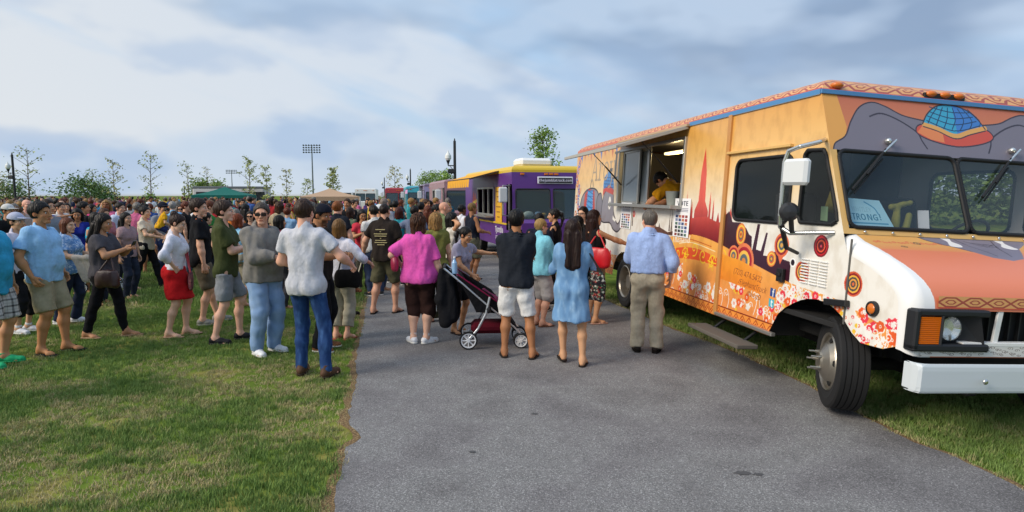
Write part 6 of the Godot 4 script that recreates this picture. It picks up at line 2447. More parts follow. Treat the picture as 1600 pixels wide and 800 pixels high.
			f.bone(heel + Vector3(0, 0.038, 0) + fd * 0.06, heel + Vector3(0, 0.03, 0) + fd * 0.16, 0.047, 0.04, Vector3.UP, 1.15)
			f.bone(heel + Vector3(0, 0.06, 0) - fd * 0.02, an + Vector3(0, shoe.get("high", 0.0), 0), 0.042, 0.045)
			f.cut(Vector3(0, -1, 0), heel + Vector3(0, 0.012, 0))
			f.cut(Vector3(0, 1, 0), an + Vector3(0, shoe.get("high", 0.005), 0))
			out.jobs.append(["shoe", [queue(f)], cloth(shoe.get("color", "e8e8e8"), 0.6)])
			var g := Field.new()
			g.cell = f.cell
			g.k = 0.01
			g.bone(heel - fd * 0.035 + Vector3(0, 0.015, 0), heel + fd * 0.08 + Vector3(0, 0.015, 0), 0.044, 0.05)
			g.bone(heel + fd * 0.08 + Vector3(0, 0.015, 0), heel + fd * 0.165 + Vector3(0, 0.015, 0), 0.05, 0.04)
			g.cut(Vector3(0, -1, 0), heel + Vector3(0, 0.0, 0))
			g.cut(Vector3(0, 1, 0), heel + Vector3(0, 0.024, 0))
			out.jobs.append(["sole", [queue(g)], cloth(shoe.get("sole", "e4e2dc"), 0.7)])
			if shoe.has("sock"):
				var k := Field.new()
				k.cell = 0.012
				k.bone(an - Vector3(0, 0.02, 0), an.lerp(J["k%d" % side], 0.14), 0.043, 0.043)
				k.clip((J["k%d" % side] - an as Vector3).normalized(), an.lerp(J["k%d" % side], shoe.get("sock_to", 0.12)))
				out.jobs.append(["sock", [queue(k)], cloth(shoe.sock)])
	figures.append(out)
	return out


func garment(cell: float, off: Vector3, amp: float) -> Field:
	var f := Field.new()
	f.cell = cell
	f.k = 0.03
	f.noise = folds
	f.amp = amp
	f.squeeze = Vector3(1.0, 0.42, 1.0)
	f.where = off
	return f


# Turns a laid-out figure into a named thing with its parts.
func embody(fig: Dictionary) -> Node3D:
	var s: Dictionary = fig.spec
	var who := thing("person", s.get("label", ""), "person", Vector3(s.at.x, s.get("y", 0.0) + lift(s.at.x, s.at.y), s.at.y), s.get("group", ""))
	who.rotation.y = -deg_to_rad(s.get("face", 0.0))
	who.scale = Vector3.ONE * (s.get("h", 1.75) / 1.755)
	for j in fig.jobs:
		var nets := []
		for i in j[1]:
			nets.append(done[i])
		put(who, j[0], net_mesh(nets), j[2])
	var lod: int = s.get("lod", 0)
	var hb: Transform3D = fig.head
	if lod < 2:
		for side in [-1, 1]:
			var e := put(who, "eye", eye_mesh(), skin_m)
			e.transform = hb * Transform3D(Basis(Vector3.UP, side * -0.06), Vector3(side * 0.031, 0.0, -0.0795))
	if s.has("shades"):
		glasses(who, hb, s.shades)
	return who


var eye_shared: ArrayMesh


func eye_mesh() -> ArrayMesh:
	if eye_shared == null:
		var st := mb()
		for i in 6:
			for j in 10:
				for c in [[0, 0], [1, 0], [1, 1], [0, 0], [1, 1], [0, 1]]:
					var t: float = PI * (i + c[0]) / 6.0
					var p: float = TAU * (j + c[1]) / 10.0
					var v := Vector3(sin(t) * cos(p), sin(t) * sin(p), -cos(t))
					var front: float = -v.z
					st.set_color(Color(0.01, 0.008, 0.006) if front > 0.84 else Color(0.06, 0.035, 0.02) if front > 0.7 else Color(0.62, 0.58, 0.54))
					st.set_normal(v)
					st.add_vertex(v * 0.0115)
		eye_shared = st.commit()
	return eye_shared


func glasses(who: Node3D, hb: Transform3D, kind: String) -> void:
	var st := mb()
	var dark := kind == "dark"
	for side in [-1, 1]:
		if dark:
			box(st, Vector3(side * 0.033, -0.003, -0.106), Vector3(0.056, 0.036, 0.006), Basis(Vector3.UP, side * -0.25))
		else:
			var c := Vector3(side * 0.033, -0.003, -0.106)
			for q in [[Vector3(0, 0.016, 0), Vector3(0.052, 0.004, 0.004)], [Vector3(0, -0.016, 0), Vector3(0.052, 0.003, 0.004)], [Vector3(0.025, 0, 0), Vector3(0.004, 0.032, 0.004)], [Vector3(-0.025, 0, 0), Vector3(0.004, 0.032, 0.004)]]:
				box(st, c + q[0], q[1], Basis(Vector3.UP, side * -0.2))
		bar(st, Vector3(side * 0.06, 0.006, -0.098), Vector3(side * 0.083, 0.008, 0.01), 0.003)
	box(st, Vector3(0, 0.006, -0.11), Vector3(0.016, 0.004, 0.004))
	var g := put(who, "sunglasses" if dark else "eyeglasses", st.commit(), gloss("0b0b0d", 0.15))
	g.transform = hb


# ---------------------------------------------------------------- who stands where
const DENIM := "2c4a78"


func near(label: String, x: float, z: float, face: float, h: float, s: Dictionary) -> Dictionary:
	s.label = label
	s.at = Vector2(x, z)
	s.face = face
	s.h = h
	s.seed = figures.size() + 1
	return figure(s)


func mid(label: String, px: float, dist: float, face: float, h: float, s: Dictionary) -> Dictionary:
	s.lod = 1
	return near(label, (px - 800.0) / 950.0 * dist, -dist, face, h, s)


func in_world(fig: Dictionary, p: Vector3) -> Vector3:
	var s: Dictionary = fig.spec
	var b := Basis(Vector3.UP, -deg_to_rad(s.face)).scaled(Vector3.ONE * (s.h / 1.755))
	return b * p + Vector3(s.at.x, s.get("y", 0.0) + lift(s.at.x, s.at.y), s.at.y)


var extras: Array = []      # bags and other held things: [label, name, category, [[part, field or mesh, material]]]


func soft(cell: float, k := 0.02, amp := 0.0) -> Field:
	var f := garment(cell, Vector3.ZERO, amp)
	f.k = k
	return f


# a bag hung from one or two straps; top: where the straps meet the shoulder or arm, c: centre of the bag, along: the way its long side runs
func bag(label: String, top: Vector3, c: Vector3, along: Vector3, w: float, h: float, d: float, m: Material, strap_m: Material, over := 0.05) -> void:
	along = along.normalized()
	var f := soft(0.011, 0.03, 0.01)
	var n := along.cross(Vector3.UP).normalized()
	var flat := h / d
	f.bone(c - along * (w * 0.5 - h * 0.42), c + along * (w * 0.5 - h * 0.42), h * 0.48, h * 0.48, n, flat)
	for s in [-1, 1]:
		f.bone(c + along * (s * (w * 0.5 - h * 0.2)) - Vector3(0, h * 0.28, 0), c + along * (s * (w * 0.44 - h * 0.18)) + Vector3(0, h * 0.3, 0), h * 0.22, h * 0.18, n, flat * 0.5)
	f.cut(Vector3.UP, c + Vector3(0, h * 0.44, 0))
	var straps := []
	for s in [-1, 1]:
		var st := mb()
		var a: Vector3 = c + along * (s * w * 0.33) + Vector3(0, h * 0.42, 0)
		var pts := [a, a.lerp(top, 0.6) + n * 0.01 * s, top + n * 0.02 * s + Vector3(0, -0.03, 0), top + n * over * 0.3 * s + Vector3(0, 0.012, 0)]
		tube(st, pts, 0.011, 6)
		straps.append(["strap", st.commit(), strap_m])
	extras.append([label, "handbag", "handbag", [["bag_body", queue(f), m]] + straps])


func cast_near() -> void:
	var plaid := printed("plaid", "ffffff", plaid_print(), 3.4)
	var flowers := printed("flowers", "ffffff", blot_print(["5d86b8", "c8d8e8", "7fa6cc", "e6ecf2"], 3), 3.0)
	var tapestry := printed("tapestry", "ffffff", blot_print(["6a3440", "3a3038", "8a6a58", "4a2838"], 4), 4.0)
	var dark_flowers := printed("dark_flowers", "ffffff", blot_print(["15151a", "1b1b22", "b03a34", "3f6a4a", "c8c4b8", "202028"], 5), 4.2)
	var faded := denim("7f9cc2", "9db4d2")
	var indigo := denim("213a66", "4d72a6")
	var chambray := denim("6a92bb", "9dbfdc")
	near("person in bright green top and navy shorts, mostly out of the frame", -5.2, -5.28, 80, 1.7, {"skin": "c08a68", "top": {"color": "3fae3c", "loose": 0.02}, "bottom": {"color": "20263c", "to": 0.85, "loose": 0.03}, "rf": Vector3(0.11, 0, -0.22), "lf": Vector3(-0.11, 0, 0.15), "shoe": {"color": "2a5a9c"}})
	near("man in teal t-shirt, eyeglasses, plaid shorts and green sneakers at the lawn's edge", -5.83, -6.75, 85, 1.8, {"skin": "c4916c", "hair": "191513", "w": 1.08, "belly": 0.05, "shades": "clear", "top": {"color": "3aa3cc", "loose": 0.02, "hem": 0.8}, "bottom": {"mat": plaid, "name": "shorts", "to": 0.98, "loose": 0.035}, "r": "hang", "shoe": {"color": "2cb678", "sole": "24a068", "high": 0.03}})
	near("woman in sun visor, pale lavender t-shirt and black cropped trousers", -6.85, -8.4, 92, 1.67, {"fem": true, "w": 1.08, "skin": "c99c7a", "hair": "1c1613", "cut": "short", "cap": "b9bdd2", "top": {"color": "cfcbdb", "loose": 0.022}, "bottom": {"color": "1b1b20", "to": 1.55, "loose": 0.015}, "r": "bent", "shoe": {"color": "d8d8da", "sock": "e8e8e8"}})
	near("heavyset man in light blue polo shirt and khaki shorts, hand in pocket", -5.66, -7.3, 88, 1.83, {"skin": "b57f58", "hair": "141110", "cut": "thick", "w": 1.14, "belly": 0.06, "top": {"color": "9ccbf4", "collar": "93c2ee", "sleeve": 0.7, "loose": 0.02, "hem": 0.85}, "bottom": {"color": "a2977b", "to": 0.98, "loose": 0.035, "name": "shorts"}, "r": "pocket", "l": "pocket", "nod": -3, "shoe": {"kind": "sandal", "color": "1b1b1e"}, "lf": Vector3(-0.1, 0, -0.14)})
	var f5 := near("older woman with short auburn hair, blue patterned blouse and navy jeans", -6.62, -9.05, 80, 1.58, {"fem": true, "w": 1.16, "skin": "d6a888", "hair": "6a3a22", "cut": "bob", "top": {"mat": flowers, "name": "blouse", "loose": 0.026, "sleeve": 0.75, "scoop": 0.03, "hem": 0.84}, "bottom": {"color": "242c42", "loose": 0.012}, "r": "bent", "l": "bent", "look": 12, "shoe": {"color": "eeeef0"}, "rf": Vector3(0.1, 0, 0.18)})
	var f6 := near("woman with long dark hair, charcoal t-shirt and black leggings, holding a phone", -5.46, -8.1, 84, 1.67, {"fem": true, "w": 1.18, "skin": "b0805f", "hair": "1c1411", "cut": "long", "long": 0.3, "top": {"color": "4c4a50", "loose": 0.02, "sleeve": 0.6, "hem": 0.86}, "bottom": {"color": "15151a", "loose": 0.0, "cuff": 0.042}, "r": "phone", "l": "phone", "nod": 12, "shoe": {"kind": "sandal", "color": "a08468"}, "rf": Vector3(0.1, 0, 0.24), "lf": Vector3(-0.1, 0, -0.2)})
	var f7 := near("woman in cream top and black trousers carrying a small child", -7.42, -12.3, 88, 1.69, {"fem": true, "skin": "d4a688", "hair": "17120f", "cut": "bun", "top": {"color": "d9cdb8", "loose": 0.014}, "bottom": {"color": "17171b", "loose": 0.004}, "r": Vector3(0.12, 1.12, -0.36), "l": Vector3(-0.06, 1.12, -0.36), "shoe": {"kind": "sandal", "color": "8a7a6a"}, "lf": Vector3(-0.1, 0, -0.25), "rf": Vector3(0.1, 0, 0.25)})
	near("small child in yellow shirt and navy shorts carried on her arm", f7.spec.at.x + 0.32, f7.spec.at.y + 0.06, 60, 0.86, {"y": 0.84, "lod": 1, "w": 1.15, "skin": "d8aa8a", "hair": "1a1411", "top": {"color": "e2a922", "loose": 0.03}, "bottom": {"color": "27305a", "to": 0.8, "loose": 0.04}, "lean": 26, "rf": Vector3(0.14, 0.24, -0.15), "lf": Vector3(-0.14, 0.28, -0.28), "r": "front", "l": "bent"})
	var f8 := near("woman in white long sleeved top and red skirt, hands on hips", -4.58, -8.2, 78, 1.66, {"fem": true, "w": 1.06, "skin": "deb094", "hair": "33201a", "cut": "bun", "top": {"color": "e9e6f0", "sleeve": 1.55, "scoop": 0.025, "hem": 0.98, "loose": 0.013}, "bottom": {"kind": "skirt", "name": "skirt", "color": "c81d22", "hem": 0.56, "loose": 0.02}, "r": "hip", "l": "hip", "nod": 14, "lean": 4, "shoe": {"kind": "sandal", "color": "c09a80"}, "rf": Vector3(0.09, 0, 0.08), "lf": Vector3(-0.09, 0, -0.1)})
	var f9 := near("tall man in black football jersey with orange stripes and khaki shorts", -4.62, -8.98, 62, 1.86, {"skin": "dda98c", "hair": "33231a", "cut": "thick", "top": {"color": "1a1a1e", "loose": 0.024, "sleeve": 0.7, "hem": 0.83}, "bottom": {"color": "6b6150", "to": 0.98, "loose": 0.035, "name": "shorts"}, "look": 20, "shoe": {"color": "97958c", "sole": "b9b7ae"}, "lf": Vector3(-0.12, 0, -0.2)})
	near("young man in olive t-shirt and grey shorts, arms folded", -3.72, -7.86, 78, 1.84, {"skin": "dfae95", "hair": "3a291e", "cut": "thick", "w": 0.98, "top": {"color": "474d2d", "loose": 0.024, "sleeve": 0.72, "hem": 0.83}, "bottom": {"color": "8b8e94", "to": 0.9, "loose": 0.035, "name": "shorts"}, "r": "cross", "l": "cross", "shoe": {"color": "1e1e22", "sole": "2c2c30"}, "rf": Vector3(0.11, 0, 0.12), "lf": Vector3(-0.11, 0, -0.12)})
	near("stout man in sunglasses, grey long sleeved shirt and faded jeans", -3.0, -7.28, 122, 1.82, {"skin": "d39f84", "hair": "4a423c", "w": 1.2, "belly": 0.1, "shades": "dark", "top": {"color": "85817c", "sleeve": 1.95, "collar": "8b8782", "loose": 0.024, "hem": 0.86}, "bottom": {"mat": faded, "name": "jeans", "loose": 0.024, "cuff": 0.05}, "look": 42, "r": "front", "l": "front", "shoe": {"color": "eef0f2"}})
	near("slim man in pale grey t-shirt and blue jeans seen from behind", -2.17, -6.36, 8, 1.87, {"skin": "dba58c", "hair": "3d2b1f", "cut": "short", "w": 0.97, "top": {"color": "cdced6", "loose": 0.019, "sleeve": 0.62, "hem": 0.83, "slim": 0.86}, "bottom": {"mat": indigo, "name": "jeans", "fold": 0.01, "loose": 0.008, "cuff": 0.046}, "r": Vector3(0.36, 1.1, -0.26), "l": "bent", "rf": Vector3(0.2, 0, 0.02), "lf": Vector3(-0.1, 0, -0.05), "shoe": {"color": "5d4332", "sole": "3a2c22", "high": 0.05}})
	near("bearded man in black cap and dark shirt behind the slim man", -2.36, -7.45, 92, 1.8, {"skin": "a87552", "hair": "17120f", "beard": 0.75, "cap": "1a1d2a", "cap_back": true, "top": {"color": "2a2522", "loose": 0.02}, "bottom": {"color": "17171a", "loose": 0.02}, "r": "front", "l": "front", "nod": 10, "shoe": {"color": "8a5a3a"}})
	var f14 := near("woman with dark blond bob, white top and beige cropped trousers", -2.28, -8.02, 14, 1.6, {"fem": true, "w": 1.1, "skin": "d8a488", "hair": "77582f", "cut": "bob", "top": {"color": "e4e3ee", "sleeve": 1.5, "loose": 0.02, "hem": 0.88}, "bottom": {"color": "b5ad98", "to": 1.7, "loose": 0.024, "cuff": 0.062}, "r": Vector3(0.38, 1.12, -0.18), "l": "front", "shoe": {"kind": "sandal", "color": "a85a48"}})
	var f16 := near("burly man in dark brown printed t-shirt, cargo shorts and flip-flops", -2.05, -9.8, 12, 1.78, {"skin": "d09c80", "hair": "241a15", "cut": "buzz", "w": 1.2, "belly": 0.05, "top": {"color": "2c2521", "loose": 0.026, "sleeve": 0.7, "hem": 0.86}, "bottom": {"color": "57543f", "to": 0.98, "loose": 0.04, "name": "shorts"}, "l": Vector3(-0.42, 0.95, -0.08), "lf": Vector3(-0.2, 0, 0.05), "rf": Vector3(0.12, 0, -0.1), "shoe": {"kind": "sandal", "color": "26201c"}})
	var f17 := near("stout woman in bright pink blouse and dark brown cropped trousers", -1.2, -7.8, 8, 1.67, {"fem": true, "w": 1.34, "skin": "dcae94", "hair": "4a2f1e", "cut": "curly", "top": {"color": "e55cb4", "name": "blouse", "sleeve": 0.95, "loose": 0.026, "hem": 0.84, "flare": 0.015}, "bottom": {"color": "38231f", "to": 1.35, "loose": 0.024}, "l": Vector3(-0.3, 1.08, -0.1), "look": 20, "shoe": {"color": "f0f0f2", "sock": "f0f0f0", "sock_to": 0.16}, "toe": 40})
	near("person with curly blond hair and olive trousers behind the pink blouse", -1.16, -9.2, -20, 1.64, {"fem": true, "w": 1.05, "skin": "d8a58a", "hair": "9c7a4a", "cut": "curly", "top": {"color": "7a7a40", "loose": 0.02}, "bottom": {"color": "3d3c2a", "loose": 0.025, "cuff": 0.06}, "shoe": {"kind": "sandal", "color": "3a2620"}})
	near("smiling girl in lavender grey t-shirt leaning on the stroller handle", -0.75, -8.4, 128, 1.5, {"fem": true, "w": 0.98, "skin": "b98a66", "hair": "15110f", "cut": "pony", "top": {"color": "9d9bb0", "loose": 0.018, "scoop": 0.02}, "bottom": {"color": "1a1a1e", "to": 0.9, "loose": 0.02}, "lean": 14, "r": Vector3(0.12, 1.0, -0.42), "l": Vector3(-0.56, 1.28, -0.24), "look": -12, "shoe": {"kind": "sandal", "color": "3a3030"}})
	mid("woman with dark hair raising a hand to her head, cream top", 706, 9.9, 80, 1.64, {"fem": true, "skin": "c2906e", "hair": "14100e", "cut": "bob", "top": {"color": "d9d2c6", "sleeve": 0.4}, "bottom": {"color": "23232a", "loose": 0.01}, "r": "head", "shoe": {"kind": "sandal"}})
	near("man in charcoal polo shirt and white shorts seen from behind", 0.05, -7.12, 5, 1.74, {"skin": "a8734e", "hair": "131010", "cut": "thick", "w": 1.1, "top": {"color": "262a32", "collar": "2a2e36", "sleeve": 0.75, "loose": 0.022, "hem": 0.86}, "bottom": {"color": "e9e8e6", "waist": 0.865, "to": 0.99, "loose": 0.03, "name": "shorts"}, "r": "cross", "l": "cross", "rf": Vector3(0.2, 0, 0.05), "lf": Vector3(-0.14, 0, 0.0), "shoe": {"kind": "sandal", "color": "2e2926"}})
	near("blond woman in eyeglasses, turquoise top and pale grey shorts", 0.42, -8.85, 60, 1.57, {"fem": true, "w": 1.24, "skin": "d9a184", "hair": "a98a55", "cut": "short", "shades": "clear", "top": {"color": "86cfe0", "loose": 0.035, "sleeve": 1.1, "hem": 0.86, "flare": 0.03}, "bottom": {"color": "b9b2ae", "to": 1.0, "loose": 0.03, "name": "shorts"}, "r": "front", "shoe": {"kind": "sandal", "color": "6a4a38"}})
	var f24 := near("woman in light denim dress with long dark hair seen from behind", 0.68, -6.8, 4, 1.65, {"fem": true, "skin": "c99873", "hair": "2b1a15", "cut": "long", "long": 0.44, "top": {"mat": chambray, "name": "dress", "sleeve": 1.5, "loose": 0.018, "hem": 0.54, "flare": 0.055}, "l": "front", "r": "front", "rf": Vector3(0.13, 0, 0.06), "lf": Vector3(-0.1, 0.02, -0.12), "shoe": {"kind": "sandal", "color": "2b2420"}})
	mid("woman with dark ponytail and black top looking towards the lawn", 866, 10.6, -75, 1.68, {"fem": true, "w": 1.05, "skin": "b98a68", "hair": "1a1412", "cut": "pony", "top": {"color": "17171c", "scoop": 0.03}, "bottom": {"color": "26262e"}, "l": "bent", "shoe": {"color": "222222"}})
	mid("short dark haired person in navy between blond and ponytailed women", 843, 10.0, 15, 1.62, {"skin": "8a5c40", "hair": "100d0c", "top": {"color": "1c2030"}, "bottom": {"color": "2a2f3c"}, "shoe": {"color": "333333"}})
	mid("woman with long dark hair and white top facing the queue", 911, 10.4, -140, 1.72, {"fem": true, "skin": "d9ab8e", "hair": "241812", "cut": "long", "shades": "clear", "top": {"color": "e4e2e4", "sleeve": 0.0, "scoop": 0.04}, "bottom": {"color": "5d6066", "to": 0.9, "loose": 0.02}, "r": "front", "shoe": {"kind": "sandal"}})
	mid("person with dark fringe and magenta sleeves next to the denim dress", 902, 9.3, -60, 1.6, {"fem": true, "skin": "b58462", "hair": "18120f", "cut": "bangs", "long": 0.2, "top": {"color": "b82a5c", "sleeve": 0.6}, "bottom": {"color": "2a2c34"}, "l": "front", "shoe": {"kind": "sandal"}})
	var f27 := near("woman in black tank top and khaki shorts reaching up with banknotes", 1.22, -9.05, 62, 1.7, {"fem": true, "skin": "c7946e", "hair": "2f1a14", "cut": "long", "long": 0.34, "w": 1.04, "top": {"color": "19181b", "sleeve": 0.0, "scoop": 0.03, "loose": 0.012}, "bottom": {"color": "7d7564", "to": 0.62, "loose": 0.03, "name": "shorts"}, "r": Vector3(0.24, 1.22, -0.5), "l": "bent", "nod": -8, "shoe": {"kind": "sandal", "color": "b08a78"}})
	near("grey haired man in light blue shirt and khaki trousers at the truck", 1.66, -7.36, 14, 1.73, {"skin": "d8a288", "hair": "6b6762", "cut": "short", "w": 1.14, "belly": 0.05, "top": {"color": "a7bff0", "collar": "a2baea", "sleeve": 1.96, "loose": 0.024, "hem": 1.0, "fold": 0.018}, "bottom": {"color": "b7ac96", "loose": 0.022, "cuff": 0.06}, "l": "front", "r": Vector3(0.27, 0.92, -0.06), "look": -28, "shoe": {"color": "241c18", "sole": "15110f"}})
	# things they carry
	bag("dark brown leather handbag on the forearm of the woman in leggings", in_world(f6, f6.J["e1"].lerp(f6.J["w1"], 0.3)), in_world(f6, Vector3(0.26, 0.88, -0.16)), Vector3(1, 0, 0.15), 0.32, 0.25, 0.14, gloss("3a2220", 0.45), gloss("3a2220", 0.45))
	bag("small tapestry shoulder bag at the hip of the woman in red", in_world(f8, Vector3(-0.1, 1.3, -0.12)), in_world(f8, Vector3(0.1, 0.82, -0.23)), Vector3(0.5, 0, 0.9), 0.24, 0.27, 0.07, tapestry, gloss("a02028", 0.6))
	bag("black shoulder bag hanging behind the woman with blond bob", in_world(f14, Vector3(0.1, 1.42, 0.05)), in_world(f14, Vector3(0.2, 0.93, 0.17)), Vector3(1, 0, 0.1), 0.33, 0.26, 0.1, cloth("1d1a1a"), cloth("1d1a1a"))
	bag("dark red handbag under the arm of the woman in pink", in_world(f17, Vector3(-0.21, 1.42, 0.0)), in_world(f17, Vector3(-0.34, 1.1, 0.02)), Vector3(0.25, 0, 1), 0.3, 0.2, 0.1, gloss("a02848", 0.4), gloss("a02848", 0.4))
	bag("black floral tote bag on the shoulder of the denim dress", in_world(f24, Vector3(0.165, 1.45, 0.02)), in_world(f24, Vector3(0.27, 0.98, 0.06)), Vector3(0.5, 0, 1), 0.34, 0.36, 0.11, dark_flowers, cloth("2a2a2c"))
	bag("bright red handbag on the shoulder of the woman in black", in_world(f27, Vector3(0.17, 1.45, 0.03)), in_world(f27, Vector3(0.27, 1.06, 0.14)), Vector3(1, 0, 0.6), 0.42, 0.32, 0.14, gloss("c01420", 0.38), gloss("c01420", 0.38))
	var jf := soft(0.012, 0.02, 0.02)
	var ja := in_world(f5, f5.J["w1"])
	jf.bone(ja + Vector3(-0.08, 0.02, 0.06), ja + Vector3(0.12, 0.02, 0.08), 0.045, 0.05)
	jf.bone(ja + Vector3(-0.02, 0.0, 0.09), ja + Vector3(0.1, -0.28, 0.1), 0.06, 0.075, Vector3(0.2, 0, 1).normalized(), 1.8)
	jf.bone(ja + Vector3(0.1, 0.0, 0.09), ja + Vector3(0.2, -0.36, 0.08), 0.05, 0.055, Vector3(0.2, 0, 1).normalized(), 1.8)
	extras.append(["crumpled beige jacket draped over the arm of the auburn haired woman", "jacket", "jacket", [["jacket_body", queue(jf), cloth("bdb1a4")]]])
	var ph := mb()
	var pc := in_world(f6, (f6.J["g1"] + f6.J["g-1"]) * 0.5 + Vector3(0, 0.02, -0.01))
	box(ph, pc, Vector3(0.012, 0.13, 0.065), Basis(Vector3(0, 0, 1), -0.5))
	extras.append(["dark phone in the hands of the woman in leggings", "phone", "phone", [["phone_body", ph.commit(), gloss("141416", 0.2)]]])
	ph = mb()
	pc = in_world(f27, f27.J["g1"] + Vector3(0, 0.03, -0.04))
	for k in 3:
		quad(ph, pc + Vector3(-0.05, -0.02, k * 0.006), pc + Vector3(-0.05, 0.04, k * 0.008), pc + Vector3(0.08, 0.05 + k * 0.008, 0.01), pc + Vector3(0.08, -0.01 + k * 0.008, 0.01))
	extras.append(["folded banknotes held out by the woman in black tank top", "banknotes", "banknotes", [["note", ph.commit(), cloth("9fae8c")]]])
	dog(Vector3(-2.78, 0, -9.3), in_world(f16, f16.J["g-1"]))


func dog(at: Vector3, hand: Vector3) -> void:
	var f := soft(0.014, 0.03, 0.008)
	f.noise = strands
	f.bone(at + Vector3(-0.2, 0.3, 0), at + Vector3(0.14, 0.32, 0), 0.1, 0.12)
	f.bone(at + Vector3(0.14, 0.34, 0), at + Vector3(0.26, 0.46, 0.02), 0.08, 0.06)
	f.egg(at + Vector3(0.31, 0.5, 0.02), Vector3(0.085, 0.07, 0.068))
	f.bone(at + Vector3(0.34, 0.48, 0.02), at + Vector3(0.44, 0.455, 0.02), 0.042, 0.028)
	for s in [-1, 1]:
		f.bone(at + Vector3(0.27, 0.55, 0.02 + s * 0.055), at + Vector3(0.28, 0.47, 0.02 + s * 0.085), 0.022, 0.028)
		f.bone(at + Vector3(0.13, 0.25, s * 0.065), at + Vector3(0.13, 0.13, s * 0.065), 0.042, 0.026)
		f.bone(at + Vector3(0.13, 0.13, s * 0.065), at + Vector3(0.145, 0.02, s * 0.065), 0.026, 0.026)
		f.bone(at + Vector3(-0.18, 0.27, s * 0.065), at + Vector3(-0.14, 0.17, s * 0.075), 0.065, 0.035)
		f.bone(at + Vector3(-0.14, 0.17, s * 0.075), at + Vector3(-0.22, 0.11, s * 0.075), 0.034, 0.022)
		f.bone(at + Vector3(-0.22, 0.11, s * 0.075), at + Vector3(-0.2, 0.02, s * 0.075), 0.022, 0.025)
	f.bone(at + Vector3(-0.28, 0.36, 0), at + Vector3(-0.42, 0.5, 0.03), 0.03, 0.018)
	extras.append(["brown dog on a leash behind the beige trousers", "dog", "dog", [["dog_body", queue(f), gloss("6b3f22", 0.9)]]])
	var st := mb()
	var neck := at + Vector3(0.22, 0.44, 0)
	var pts := []
	for k in 8:
		var t := k / 7.0
		pts.append(hand.lerp(neck, t) - Vector3(0, 0.12 * sin(PI * t), 0))
	tube(st, pts, 0.009, 5)
	extras.append(["pale dog leash from the burly man's hand to the brown dog", "leash", "leash", [["leash_cord", st.commit(), cloth("d8cdb4")]]])


